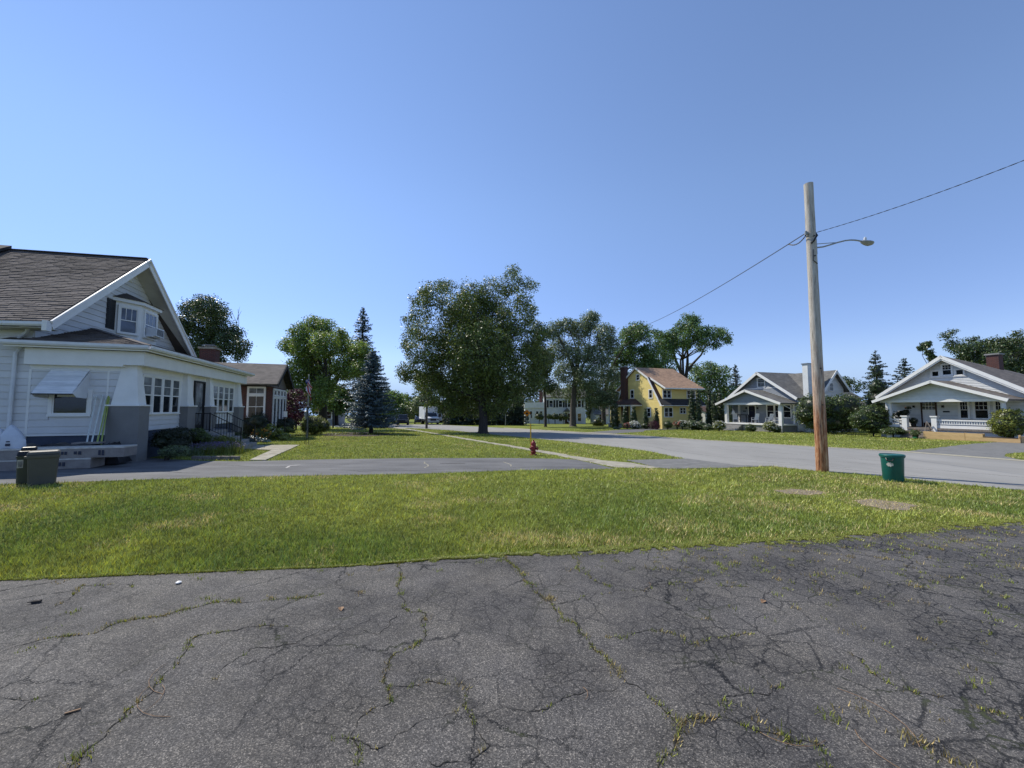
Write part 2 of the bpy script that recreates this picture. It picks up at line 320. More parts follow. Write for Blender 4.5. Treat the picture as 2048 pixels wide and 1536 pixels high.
# ------------------------------------------------------------ mesh helpers
def link(o, parent=None):
    C.objects.link(o)
    if parent is not None: o.parent = parent
    return o
class Face:
    def __init__(s, o, r, u=(0, 0, 1)):
        s.o = Vector(o); s.r = Vector(r).normalized(); s.u = Vector(u).normalized(); s.n = s.r.cross(s.u)
    def p(s, a, b, d=0): return s.o + s.r * a + s.u * b + s.n * d
    def mat(s, a, b, d=0):
        m = Matrix((s.r, s.n, s.u)).transposed().to_4x4(); m.translation = s.p(a, b, d); return m
class MB:
    def __init__(s): s.v = []; s.f = []
    def add(s, vs, fs):
        k = len(s.v); s.v += [tuple(v) for v in vs]; s.f += [tuple(i + k for i in f) for f in fs]; return s
    def hexa(s, p): return s.add(p, [(0, 3, 2, 1), (4, 5, 6, 7), (0, 1, 5, 4), (1, 2, 6, 5), (2, 3, 7, 6), (3, 0, 4, 7)])
    def box(s, x0, x1, y0, y1, z0, z1):
        return s.hexa([(x0, y0, z0), (x1, y0, z0), (x1, y1, z0), (x0, y1, z0), (x0, y0, z1), (x1, y0, z1), (x1, y1, z1), (x0, y1, z1)])
    def fb(s, F, a0, a1, b0, b1, d0, d1):
        return s.hexa([F.p(a0, b0, d1), F.p(a1, b0, d1), F.p(a1, b0, d0), F.p(a0, b0, d0), F.p(a0, b1, d1), F.p(a1, b1, d1), F.p(a1, b1, d0), F.p(a0, b1, d0)])
    def frustum(s, c0, w0, d0, c1, w1, d1):   # two horizontal rectangles
        f = lambda c, w, d: [(c[0] - w / 2, c[1] - d / 2, c[2]), (c[0] + w / 2, c[1] - d / 2, c[2]), (c[0] + w / 2, c[1] + d / 2, c[2]), (c[0] - w / 2, c[1] + d / 2, c[2])]
        return s.hexa(f(c0, w0, d0) + f(c1, w1, d1))
    def prism(s, poly, vec):
        n = len(poly); vec = Vector(vec); a = [Vector(p) for p in poly]
        return s.add(a + [p + vec for p in a], [tuple(range(n - 1, -1, -1)), tuple(range(n, 2 * n))] + [(i, (i + 1) % n, n + (i + 1) % n, n + i) for i in range(n)])
    def tube(s, pts, rad, n=8):
        pts = [Vector(p) for p in pts]; rad = rad if isinstance(rad, (list, tuple)) else [rad] * len(pts)
        vs_, fs = [], []; ref = Vector((.31, .17, .93)).normalized()
        for i, p in enumerate(pts):
            t = (pts[min(i + 1, len(pts) - 1)] - pts[max(i - 1, 0)]).normalized()
            x = t.cross(ref);
            if x.length < .1: x = t.cross(Vector((1, 0, 0)))
            x.normalize(); y = t.cross(x)
            vs_ += [p + (x * math.cos(2 * math.pi * k / n) + y * math.sin(2 * math.pi * k / n)) * rad[i] for k in range(n)]
        for i in range(len(pts) - 1):
            fs += [(i * n + k, i * n + (k + 1) % n, (i + 1) * n + (k + 1) % n, (i + 1) * n + k) for k in range(n)]
        fs += [tuple(range(n - 1, -1, -1)), tuple(range((len(pts) - 1) * n, len(pts) * n))]
        return s.add(vs_, fs)
    def lathe(s, prof, c=(0, 0, 0), n=16):
        vs_, fs = [], []
        for r, z in prof: vs_ += [(c[0] + r * math.cos(2 * math.pi * k / n), c[1] + r * math.sin(2 * math.pi * k / n), c[2] + z) for k in range(n)]
        m = len(prof)
        for i in range(m - 1): fs += [(i * n + k, i * n + (k + 1) % n, (i + 1) * n + (k + 1) % n, (i + 1) * n + k) for k in range(n)]
        fs += [tuple(range(n - 1, -1, -1)), tuple(range((m - 1) * n, m * n))]
        return s.add(vs_, fs)
    def build(s, name, mat, parent=None, smooth=False, bevel=0):
        me = bpy.data.meshes.new(name); me.from_pydata(s.v, [], s.f); me.update()
        if smooth:
            me.polygons.foreach_set("use_smooth", [True] * len(me.polygons))
        o = bpy.data.objects.new(name, me); me.materials.append(MATS[mat] if isinstance(mat, str) else mat)
        if smooth:
            try: me.set_sharp_from_angle(angle=R(40))
            except Exception: pass
        if bevel:
            b = o.modifiers.new("bevel", 'BEVEL'); b.width = bevel; b.segments = 2; b.limit_method = 'ANGLE'
        return link(o, parent)
def setp(o, label=None, cat=None, group=None, kind=None):
    for k, v in (('label', label), ('category', cat), ('group', group), ('kind', kind)):
        if v: o[k] = v
    return o
def thing(name, label, cat, loc, rot=0, group=None):
    o = bpy.data.objects.new(name, None); o.empty_display_size = .2; C.objects.link(o)
    o.location = loc; o.rotation_euler = (0, 0, R(rot)); return setp(o, label, cat, group)
def rebase(root, zb):   # parts were laid out in levels above the camera's ground; put the Empty on the thing's own ground
    for ch in bpy.data.objects:
        if ch.parent == root: ch.location.z -= zb
    root.location.z += zb
def copy_tree(o, parent=None, kids=None):
    kids = kids if kids is not None else KIDS()
    c = o.copy(); C.objects.link(c); c.parent = parent
    for ch in kids.get(o.name, []): copy_tree(ch, c, kids)
    return c
def KIDS():
    d = {}
    for o in bpy.data.objects:
        if o.parent: d.setdefault(o.parent.name, []).append(o)
    return d
def np_mesh(name, V, nper, mat, parent=None, tint=None):
    """V: (K*nper,3) vertices of K separate polygons with nper corners each"""
    me = bpy.data.meshes.new(name); nv = len(V); k = nv // nper
    me.vertices.add(nv); me.vertices.foreach_set("co", np.ascontiguousarray(V, dtype=np.float32).ravel())
    me.loops.add(nv); me.loops.foreach_set("vertex_index", np.arange(nv, dtype=np.int32))
    me.polygons.add(k); me.polygons.foreach_set("loop_start", np.arange(0, nv, nper, dtype=np.int32))
    try: me.polygons.foreach_set("loop_total", np.full(k, nper, dtype=np.int32))
    except Exception: pass
    me.update(calc_edges=True); me.validate()
    if tint is not None:
        a = me.attributes.new("tint", 'FLOAT_COLOR', 'POINT')
        a.data.foreach_set("color", np.hstack([np.repeat(tint, nper, axis=0), np.ones((nv, 1))]).astype(np.float32).ravel())
    o = bpy.data.objects.new(name, me); me.materials.append(MATS[mat]); return link(o, parent)
def leaves(name, P, out, size, mat, parent=None, aspect=.62, jit=.9):
    """rhombic leaves at P, roughly facing out"""
    k = len(P); n = out + rng.normal(0, jit, (k, 3)); n /= np.linalg.norm(n, axis=1, keepdims=True) + 1e-9
    t = np.cross(n, rng.normal(0, 1, (k, 3))); t /= np.linalg.norm(t, axis=1, keepdims=True) + 1e-9
    b = np.cross(n, t); s = (size * rng.uniform(.6, 1.35, k))[:, None]
    V = np.empty((k, 4, 3)); V[:, 0] = P - t * s * .5; V[:, 1] = P + b * s * .5 * aspect + n * s * .08; V[:, 2] = P + t * s * .5; V[:, 3] = P - b * s * .5 * aspect + n * s * .08
    return np_mesh(name, V.reshape(-1, 3), 4, mat, parent)
def blob_points(blobs, n, clump, shell=.55, dens=14):
    """clumped points through a set of ellipsoids (x,y,z,r[,squash])"""
    B = np.array([[b[0], b[1], b[2], b[3], b[4] if len(b) > 4 else 1.0] for b in blobs])
    w = B[:, 3] ** 2; w /= w.sum(); Ps, Os = [], []
    for i, (bx, by, bz, br, sq) in enumerate(B):
        ni = max(8, int(n * w[i])); nc = max(3, ni // dens)
        d = rng.normal(0, 1, (nc, 3)); d /= np.linalg.norm(d, axis=1, keepdims=True)
        rr = br * (shell + (1 - shell) * rng.random(nc) ** .7) * rng.uniform(.82, 1.1, nc)
        cc = d * rr[:, None] * np.array([1, 1, sq]) + np.array([bx, by, bz])
        idx = rng.integers(0, nc, ni); off = rng.normal(0, 1, (ni, 3)); off /= np.linalg.norm(off, axis=1, keepdims=True) + 1e-9; off *= (rng.random(ni) ** .45)[:, None] * np.array([1, 1, .7]) * clump * 1.7
        Ps.append(cc[idx] + off); o = d[idx] * .7 + off / clump * .35 + np.array([0, 0, .5]); Os.append(o)
    return np.vstack(Ps), np.vstack(Os)
def limb(mb, a, b, r0, r1, bend=.12, n=6, seg=6):
    a, b = Vector(a), Vector(b); L_ = (b - a).length; pts, rs = [], []
    off = Vector((random.uniform(-1, 1), random.uniform(-1, 1), random.uniform(-.2, .9))) * L_ * bend
    for i in range(seg + 1):
        t = i / seg; pts.append(a.lerp(b, t) + off * math.sin(math.pi * t) + Vector((random.uniform(-1, 1), random.uniform(-1, 1), 0)) * L_ * .012); rs.append(r0 + (r1 - r0) * t)
    mb.tube(pts, rs, n)
def tree(name, label, cat, base, blobs, r=.3, fork=.35, n=12000, leaf=.22, clump=.45, mat="leaf_mid", bark="bark", group=None, limbs=12, shell=.45, top=None, open_=False, extra=()):
    x, y = base; z = gz(x, y) - .05; root = thing(name, label, cat, (x, y, z), 0, group)
    B = [(b[0] - x, b[1] - y, b[2] - z, *b[3:]) for b in blobs]
    P, O = blob_points(B, n, clump, shell); leaves("crown", P, O, leaf, mat, root)
    zt = max(b[2] + b[3] * .4 for b in B) if top is None else top; zb = min(b[2] - b[3] for b in B)
    mb = MB(); cx = sum(b[0] * b[3] for b in B) / sum(b[3] for b in B)
    zf = max(.8, zb + (zt - zb) * fork) if fork > 0 else zt * .8
    zt = zf + (zt - zf) * .68
    pts = [(0, 0, 0), (0, 0, .25), (random.uniform(-.05, .05), 0, zf * .5), (cx * .2, 0, zf), (cx * .6, 0, zt)]
    if open_: pts[4] = (cx * .2 + .3, 0, zf + .6)
    mb.tube(pts, [r * 1.55, r * 1.08, r * .9, r * .75, r * (.5 if open_ else .06)], 12)
    for b in sorted(B, key=lambda q: -q[3])[:limbs]:
        s0 = Vector(pts[3]).lerp(Vector(pts[4]), random.uniform(0, .45)) if random.random() < .6 or open_ else Vector((cx * .1, 0, zf * random.uniform(.75, 1)))
        e = Vector(b[:3]); limb(mb, s0, e, r * .42, r * .09)
        for q in range(3):
            d = Vector((random.uniform(-1, 1), random.uniform(-1, 1), random.uniform(-.3, 1))).normalized() * b[3] * .75
            limb(mb, s0.lerp(e, random.uniform(.55, .95)), e + d, r * .12, r * .03, n=4, seg=4)
    for L_, r0, r1 in extra:
        Q = [Vector(q) - Vector((x, y, z)) for q in L_]; k = len(Q) - 1; mb.tube(Q, [r0 + (r1 - r0) * i / k for i in range(k + 1)], 8)
    mb.build("trunk", bark, root, smooth=True)
    return root
def PB(px, py, rpx, Z, dz=0, sq=1.0):
    p = AT(px, py, Z + dz); return (p.x, p.y, p.z, rpx / 770 * (Z + dz), sq)
def spruce(name, label, base, h, rad, mat, group=None, droop=.25, z0=.08, n_lv=26, needle=.3, dense=1.0, per=9, bark="bark", power=.85):
    x, y = base; z = gz(x, y) - .05; root = thing(name, label, "tree", (x, y, z), 0, group)
    tk = MB(); tk.tube([(0, 0, 0), (0, 0, h * .5), (0, 0, h)], [h * .02 + .04, h * .012 + .02, .01], 8)
    Ps, Os = [], []
    for lv in range(n_lv):
        t = lv / n_lv; zz = h * (z0 + (1 - z0) * t); L_ = rad * (1 - t) ** power * random.uniform(.85, 1.1) + .05
        for k in range(per):
            a = 2 * math.pi * (k / per + random.random() * .09) + lv * .7; l = L_ * random.choice((random.uniform(.45, .8), random.uniform(.8, 1.18), random.uniform(.85, 1.1))); zz = h * (z0 + (1 - z0) * t) + random.uniform(-.5, .5) * h * (1 - z0) / n_lv
            dz = -droop * l if t < .7 else droop * .3 * l
            tip = Vector((math.cos(a) * l, math.sin(a) * l, zz + dz)); b0 = Vector((0, 0, zz))
            if l > .4: tk.tube([b0, b0.lerp(tip, .6) + Vector((0, 0, .02 * l)), tip], [.012 + l * .008, .01, .004], 4)
            m = max(4, int(l / needle * 9 * dense))
            tt = rng.random(m) ** .7; w = .16 * l * (1.15 - tt) + needle * .25
            side = np.array([-math.sin(a), math.cos(a), 0]); s = rng.uniform(-1, 1, m) * w
            c = np.array(b0)[None] * (1 - tt[:, None]) + np.array(tip)[None] * tt[:, None] + side[None] * s[:, None]
            c[:, 2] += rng.normal(0, needle * .16, m) - np.abs(s) * .25 + l * .10 * tt ** 3
            Ps.append(c); Os.append(np.tile([math.cos(a) * .35, math.sin(a) * .35, .8], (m, 1)))
    leaves("crown", np.vstack(Ps), np.vstack(Os), needle, mat, root, aspect=.33, jit=.55)
    tk.build("trunk", bark, root); return root
def bush(name, label, blobs, n=3000, leaf=.08, mat="shrub_green", cat="bush", group=None, clump=.09, core=True, flowers=None, base=None, stem=.06, core_mat="shrub_dark"):
    x = sum(b[0] for b in blobs) / len(blobs) if base is None else base[0]; y = sum(b[1] for b in blobs) / len(blobs) if base is None else base[1]
    z = gz(x, y); root = thing(name, label, cat, (x, y, z), 0, group)
    B = [(b[0] - x, b[1] - y, b[2] - z, *b[3:]) for b in blobs]
    P, O = blob_points(B, n, clump, .86, 10); k = P[:, 2] > .01; leaves("foliage", P[k], O[k], leaf, mat, root)
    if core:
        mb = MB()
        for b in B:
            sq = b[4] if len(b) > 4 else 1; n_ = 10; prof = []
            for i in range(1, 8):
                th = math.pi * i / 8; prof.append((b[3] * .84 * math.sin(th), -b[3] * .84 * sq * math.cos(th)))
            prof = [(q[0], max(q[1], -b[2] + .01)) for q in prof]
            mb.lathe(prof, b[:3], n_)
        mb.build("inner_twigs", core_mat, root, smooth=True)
    st = MB()
    for q in range(3): st.tube([(0, 0, -.05), (random.uniform(-.2, .2), random.uniform(-.2, .2), max(.15, B[0][2]))], [stem, stem * .4], 6)
    st.build("stem", "bark", root)
    if flowers:
        fm, fn, fs = flowers; P, O = blob_points([(b[0], b[1], b[2] + b[3] * .08, b[3] * 1.04, *(b[4:])) for b in B], fn, clump * .6, .95, 5); k = P[:, 2] > B[0][2] * .5
        leaves("blossom", P[k], O[k], fs, fm, root, aspect=.9)
    return root
print("part 1 ok")
# ============================================================ THE SETTING
def jag(poly, amp, step):
    out = []
    for i, p in enumerate(poly):
        q = poly[(i + 1) % len(poly)]; d = math.dist(p, q); k = max(1, min(260, int(d / step)))
        nx, ny = ((q[1] - p[1]) / (d + 1e-9), -(q[0] - p[0]) / (d + 1e-9))
        ph = [random.uniform(0, 6.28) for _ in range(3)]
        for j in range(k):
            t = j / k; s = t * d
            o = 0 if j == 0 else amp * (.5 * math.sin(s * 2.1 + ph[0]) + .3 * math.sin(s * 5.3 + ph[1]) + random.uniform(-.5, .5)) * min(1, s, (d - s))
            out.append((p[0] + (q[0] - p[0]) * t + nx * o, p[1] + (q[1] - p[1]) * t + ny * o))
    return out
def sheet(name, poly, mat, layer, kind='structure', amp=.03, step=.25, parent=None):
    pts = jag(poly, amp, step) if amp else poly
    v = [(x, y, gz(x, y) + layer * .004) for x, y in pts]
    tris = tessellate_polygon([[Vector(p) for p in v]])
    mb = MB(); mb.add(v, [tuple(t) for t in tris]); o = mb.build(name, mat, parent)
    me = o.data
    for p in me.polygons:
        if p.normal.z < 0: p.flip()
    return setp(o, kind=kind)
W = lambda L_: [G(*p) for p in L_]
MATS["asphalt"] = asphalt_mat(); MATS["lawn"] = lawn_mat()
mb = MB(); S = 900
mb.add([(-S, -60, gz(-S, -60)), (S, -60, gz(S, -60)), (S, S, gz(S, S)), (-S, S, gz(-S, S))], [(0, 1, 2, 3)])
setp(mb.build("lawn", "lawn"), kind='structure')

# foreground driveway
fg_edge = [(-22, 1.05), (-12, 2.66)] + W([(0, 1163), (250, 1152), (480, 1143), (700, 1134), (860, 1122), (1024, 1111), (1230, 1101), (1400, 1091), (1560, 1083), (1700, 1072), (1850, 1056), (1960, 1049), (2048, 1045)]) + [(11.0, 6.6), (13.4, 6.9)]
FG = fg_edge + [(15.5, -6), (-22, -6)]
driveway = sheet("driveway", FG, "asphalt", 2, amp=.07, step=.06)
# street
ROAD = W([(2700, 1045), (2300, 1010), (2048, 981), (1900, 967), (1816, 958), (1716, 948), (1633, 942.5), (1549, 933), (1476, 931), (1374, 918.5), (1289, 901), (1240, 895), (1177, 888), (1110, 881), (1050, 875), (1000, 870.5), (965, 867), (900, 860.5), (821, 856), (780, 855.5), (700, 853.5), (560, 850),
          (560, 846.5), (700, 846.5), (800, 848.7), (860, 849.2), (900, 850.5), (960, 853.5), (1008, 856), (1080, 860), (1155, 864.4), (1215, 867.5), (1290, 872), (1400, 880), (1515, 887), (1631, 894), (1815, 903.5), (2048, 921), (2300, 943), (2700, 975)])
road = sheet("street", ROAD, "old_road", 1, amp=.05, step=.35)
sheet("driveway_apron", W([(1250, 920.5), (1374, 917.5), (1480, 931), (1549, 932.5), (1450, 936), (1340, 938), (1318, 936)]), "worn_apron", 2, amp=.05, step=.25)
# pale sandy lip where the far lawns meet the street
lip = [(1008, 855.3), (1080, 859.3), (1155, 863.6), (1215, 866.8), (1290, 871.2), (1400, 879), (1515, 886), (1631, 893), (1815, 902.3)]
lo = [(p[0], p[1] + 1.25) for p in lip][::-1]
sheet("road_edge_sand", W(lip + lo), "sand_edge", 3, amp=.06, step=.3)
sheet("road_edge_sand", W([(1700, 898.5), (1815, 903), (2048, 920.5), (2300, 942), (2300, 945), (2048, 923), (1815, 905)]), "sand_edge", 3, amp=.08, step=.3)
# neighbour's driveway beside the white bungalow
ND = W([(-500, 905), (0, 912), (230, 921), (300, 916), (400, 922), (480, 923), (640, 919), (816, 916.5), (1000, 916), (1110, 917.5), (1152, 919.5), (1195, 929), (1232, 938), (1120, 939.5), (1026, 941), (920, 945), (816, 948.5), (640, 951), (480, 954.5), (300, 959), (130, 965), (0, 969.5), (-500, 995)])
sheet("neighbour_driveway", ND, "neighbour_asphalt", 1, amp=.04, step=.25)
SW = W([(700, 850.5), (780, 854.2), (806, 856), (860, 864), (920, 874.3), (960, 880.5), (993, 886), (1040, 893), (1080, 899.5), (1164, 913), (1200, 918.5), (1252, 924), (1322, 936), (1335, 938.4), (1236, 939), (1200, 930.5), (1164, 922.5), (1080, 906), (1040, 898.5), (993, 890.3), (920, 878), (860, 866.8), (806, 858.5), (780, 856.5), (700, 852.5)])
SWn = len(SW) // 2
SW = [(a[0] * .86 + b[0] * .14, a[1] * .86 + b[1] * .14) for a, b in zip(SW, SW[::-1])]   # turf has crept in over both edges
sheet("pavement", SW, "concrete", 2, amp=.16, step=.22)
PATH = W([(489, 898.5), (507, 891.3), (599, 890.8), (580, 899.5), (556, 910), (531, 921.5), (499, 921.5), (521, 911), (543, 901.5)])
def slab(name, poly, h, mat, layer=0):
    mb = MB(); n = len(poly); v0 = [(x, y, gz(x, y)) for x, y in poly]; v1 = [(x, y, gz(x, y) + h) for x, y in poly]
    tr = tessellate_polygon([[Vector(p) for p in v1]])
    f = []
    for t in tr:
        a, b, c = [Vector(v1[i]) for i in t]
        f.append(tuple(i + n for i in (t if (b - a).cross(c - a).z > 0 else t[::-1])))
    f += [(i, (i + 1) % n, n + (i + 1) % n, n + i) for i in range(n)]
    return setp(mb.add(v0 + v1, f).build(name, mat), kind='structure')
slab("footpath", PATH, .035, "concrete")
def crack_px0(L_): return [Vector((*G(*p), 0)) for p in L_]
MB_joint = bpy.data.objects["footpath"]
for L_ in ([(543, 901.5), (560, 899.8), (580, 899.5)], [(521, 911), (538, 909), (556, 910)], [(530, 891.0), (528, 897), (522, 899)]):
    P_ = crack_px0(L_); m_ = MB(); v, f = [], []
    for i, c in enumerate(P_):
        v += [(c.x, c.y - .02, gz(c.x, c.y) + .0375), (c.x, c.y + .02, gz(c.x, c.y) + .0375)]
        if i: f.append((2 * i - 2, 2 * i, 2 * i + 1, 2 * i - 1))
    m_.add(v, f).build("joint", "crack_dirt", MB_joint)
YD = W([(1150, 866.3), (1190, 863.5), (1242, 859.5), (1289, 856.8), (1398, 854), (1400, 856.5), (1290, 861), (1286, 863.8), (1215, 868)])
sheet("yellow_house_driveway", YD, "roof_black" if False else "neighbour_asphalt", 2, amp=.05, step=.4)
HD = W([(1800, 904), (1855, 898), (1900, 892.5), (1946, 887.5), (2048, 881.5), (2250, 878), (2700, 900), (2500, 925), (2048, 905), (2012, 908), (2010, 913), (2050, 921.5)])
sheet("far_driveway", HD, "worn_apron", 2, amp=.08, step=.3)
MULCH = W([(640, 869), (665, 866), (720, 864.5), (765, 866), (790, 870), (740, 873), (690, 873), (650, 872)])
sheet("mulch_bed", MULCH, "mulch", 2, amp=.1, step=.3)
SOIL = [W([(1540, 980), (1580, 977), (1640, 981), (1662, 987), (1620, 991), (1570, 988)]), W([(1700, 1000), (1740, 997), (1800, 1004), (1845, 1012), (1820, 1022), (1770, 1020), (1720, 1010)])]
for q in SOIL:
    cx = sum(p[0] for p in q) / len(q); cy = sum(p[1] for p in q) / len(q)
    sheet("bare_soil_patch", [(cx + (a - cx) * .9, cy + (b - cy) * .9) for a, b in q], "bare_soil", 1, amp=.22, step=.07)

# cracks of the foreground driveway: real strips, dirt filled, with weeds growing out of them
def crack_px(L_): return [Vector((*G(*p), 0)) for p in L_]
CR = dict(
 A=[(120, 1560), (140, 1535), (165, 1510), (200, 1485), (240, 1445), (275, 1410), (310, 1372), (350, 1335), (372, 1305), (400, 1272), (450, 1265), (520, 1255), (590, 1258)],
 B=[(0, 1307), (65, 1287), (125, 1275), (200, 1265), (245, 1245), (320, 1235), (370, 1220), (425, 1207), (475, 1206), (545, 1202), (595, 1200), (645, 1190)],
 C=[(800, 1125), (800, 1145), (800, 1195), (805, 1220), (850, 1228), (852, 1265), (830, 1295), (780, 1318), (765, 1365), (780, 1380), (780, 1410), (715, 1445), (700, 1480), (715, 1540)],
 C2=[(765, 1370), (820, 1377), (850, 1367), (925, 1370), (935, 1420), (945, 1450), (980, 1495), (940, 1530), (880, 1536), (850, 1522)],
 C3=[(660, 1483), (700, 1480), (760, 1500), (800, 1470), (850, 1440), (920, 1422)],
 D=[(1010, 1112), (1029, 1135), (1049, 1165), (1079, 1190), (1104, 1210), (1124, 1235), (1164, 1270), (1194, 1305), (1224, 1335), (1254, 1370), (1289, 1385), (1314, 1410), (1344, 1440), (1359, 1460), (1349, 1490), (1324, 1520), (1310, 1545)],
 E=[(1359, 1460), (1399, 1440), (1439, 1437), (1489, 1455), (1554, 1470), (1579, 1485), (1644, 1495), (1649, 1540)],
 F=[(1104, 1210), (1174, 1190), (1234, 1182), (1299, 1185), (1324, 1170), (1394, 1165), (1500, 1175)],
 H1=[(1214, 1277), (1284, 1265), (1344, 1267), (1379, 1290), (1419, 1277), (1504, 1270)],
 H2=[(1024, 1425), (1094, 1422), (1124, 1400), (1174, 1385), (1259, 1370)],
 H3=[(1141, 1110), (1154, 1140), (1194, 1165), (1234, 1182)],
 H4=[(0, 1400), (65, 1402), (150, 1380)], H5=[(0, 1445), (40, 1425), (65, 1402)],
 H6=[(1679, 1295), (1724, 1320), (1760, 1360), (1830, 1390), (1900, 1400), (2048, 1440)],
 H7=[(100, 1222), (140, 1200), (165, 1172), (260, 1180)], H8=[(430, 1360), (450, 1335), (500, 1300), (590, 1290), (660, 1260), (690, 1245)],
 H9=[(520, 1300), (590, 1290), (640, 1262), (760, 1270), (800, 1225)], H10=[(1434, 1420), (1500, 1390), (1540, 1395), (1620, 1360)])
tuftP, tuftO = [], []
def tuft(x, y, n, h, spread=.03, z=None):
    z = gz(x, y) + .008 if z is None else z
    k = n; a = rng.uniform(0, 6.28, k); l = rng.uniform(.3, 1.5, k) * h * .5
    b = np.stack([x + rng.normal(0, spread, k), y + rng.normal(0, spread, k), np.full(k, z)], 1)
    tip = b + np.stack([np.cos(a) * l, np.sin(a) * l, rng.uniform(.5, 1.1, k) * h], 1)
    w = np.stack([-np.sin(a), np.cos(a), np.zeros(k)], 1) * .0028
    tuftP.append(np.stack([b - w, b + w, tip], 1).reshape(-1, 3))
    c = np.array([.24, .27, .045]) if rng.random() < .6 else np.array([.36, .29, .10]); tuftO.append(np.tile(c, (k, 1)) * rng.uniform(.8, 1.2, (k, 1)))
def frac(P, lev=7, amp=.16):
    """midpoint displaced line: jagged at every scale, as broken asphalt is"""
    Q = P
    while True:
        N_ = [Q[0]]; big = 0
        for a, b in zip(Q, Q[1:]):
            d = (b - a).length; big = max(big, d)
            if d > .022: nn = Vector((-(b - a).y, (b - a).x, 0)).normalized(); N_.append((a + b) / 2 + nn * random.uniform(-amp, amp) * d)
            N_.append(b)
        Q = N_
        if big < .03: return Q
for key, L_ in CR.items():
    P = crack_px(L_); Q = frac(P)
    v, f = [], []
    wide = .0042 if key in 'ABCDE' else .0026
    for i, q in enumerate(Q):
        t = (Q[min(i + 1, len(Q) - 1)] - Q[max(0, i - 1)]).normalized(); nn = Vector((-t.y, t.x, 0)); w = wide * (.35 + .9 * abs(math.sin(i * .21 + len(Q))) * abs(math.sin(i * .047 + 1))) * random.uniform(.4, 1.4) * min(1, .2 + i * .1, .2 + (len(Q) - 1 - i) * .1)
        for s in (-1, 1): c = q + nn * w * s; v.append((c.x, c.y, gz(c.x, c.y) + .0105))
        if i: f.append((2 * i - 2, 2 * i - 1, 2 * i + 1, 2 * i))
    o = MB().add(v, f).build("crack", "crack_dirt", driveway)
    grassy = dict(A=.42, B=.62, C=.52, D=.80, E=.60, H1=.55, H6=.25, C2=.25, H7=.4, H3=.5, F=.15).get(key, .05)
    ph = random.uniform(0, 9)
    for i, q in enumerate(Q):
        g_ = .5 + .5 * math.sin(i * .11 + ph) * math.sin(i * .043 + ph * 2)
        if random.random() < grassy * 1.6 * g_: tuft(q.x, q.y, random.randint(3, 9), random.uniform(.010, .030), .012)
def strip(L_, wide, parent, lift, mat="crack_dirt", amp=.12, name="crack"):
    Q = frac(crack_px(L_), amp=amp) if amp else crack_px(L_); v, f = [], []
    for i, c in enumerate(Q):
        t = (Q[min(i + 1, len(Q) - 1)] - Q[max(0, i - 1)]).normalized(); nn = Vector((-t.y, t.x, 0)) * wide * random.uniform(.5, 1.3)
        for s in (-1, 1): d = c + nn * s; v.append((d.x, d.y, gz(d.x, d.y) + lift))
        if i: f.append((2 * i - 2, 2 * i - 1, 2 * i + 1, 2 * i))
    return MB().add(v, f).build(name, mat, parent)
for L_ in ([(1500, 925), (1640, 934), (1760, 946), (1900, 958), (2060, 975)], [(1300, 893), (1420, 912), (1560, 925), (1700, 936)], [(1500, 912), (1700, 925), (1900, 943), (2060, 956)], [(1200, 884), (1300, 893)], [(1420, 893), (1480, 893), (1530, 898)], [(1290, 886), (1420, 897), (1600, 909), (1800, 925)]): strip(L_, .011, road, .0075, amp=.05)
nd = bpy.data.objects["neighbour_driveway"]
for L_, w_, m_ in (([(572, 936), (580, 932), (600, 930)], .035, "wrap_white"), ([(848, 924), (856, 930), (850, 936)], .02, "sand_edge"), ([(1006, 924), (1022, 933)], .02, "sand_edge"), ([(880, 927), (930, 927)], .03, "crack_dirt"), ([(660, 940), (720, 943), (820, 941), (940, 938), (1060, 935)], .012, "crack_dirt"), ([(300, 935), (420, 931), (560, 934), (700, 929)], .010, "crack_dirt"), ([(120, 950), (260, 944), (400, 946)], .010, "crack_dirt")): strip(L_, w_, nd, .0075, m_, .08, "crack" if m_ == "crack_dirt" else "mark")
for (px, py, n, h) in [(410, 1200, 60, .05), (430, 1206, 50, .05), (475, 1203, 60, .04), (540, 1200, 50, .05), (588, 1198, 50, .04), (210, 1258, 60, .04), (255, 1243, 40, .04), (330, 1232, 60, .04), (370, 1222, 50, .04), (145, 1226, 60, .04), (55, 1300, 40, .03), (100, 1262, 25, .03), (720, 1188, 60, .04), (800, 1160, 50, .04), (803, 1190, 50, .04), (850, 1240, 50, .05), (1097, 1200, 160, .07), (1060, 1170, 90, .05), (1045, 1150, 70, .05), (1130, 1245, 50, .04), (1235, 1347, 80, .05), (1435, 1130, 90, .06), (1448, 1140, 90, .06), (1510, 1117, 60, .05), (1530, 1144, 70, .05), (1470, 1127, 60, .05), (1400, 1440, 60, .06), (1372, 1452, 70, .07), (1454, 1415, 50, .06), (1675, 1445, 70, .05), (1810, 1475, 60, .06), (1835, 1485, 50, .05), (1860, 1498, 40, .05), (1915, 1530, 60, .06), (1728, 1427, 40, .06), (1574, 1480, 60, .06), (1519, 1442, 40, .05), (165, 1515, 80, .05), (150, 1530, 70, .05), (1700, 1115, 60, .05), (1650, 1110, 60, .05), (1590, 1105, 50, .05), (1760, 1118, 50, .04), (1770, 1120, 50, .04), (1974, 1097, 60, .06), (1955, 1365, 40, .05), (1850, 1285, 50, .05), (1000, 1123, 90, .05), (960, 1127, 70, .04), (880, 1143, 50, .04), (760, 1142, 40, .04), (700, 1150, 40, .04), (640, 1146, 40, .04), (520, 1143, 50, .04), (480, 1148, 50, .04), (400, 1160, 60, .04), (390, 1150, 40, .04), (1155, 1113, 70, .05), (1160, 1140, 50, .04), (125, 1165, 40, .03), (310, 1152, 40, .03)]:
    x, y = G(px, py); tuft(x, y, int(n * .42), h * .62, .028)
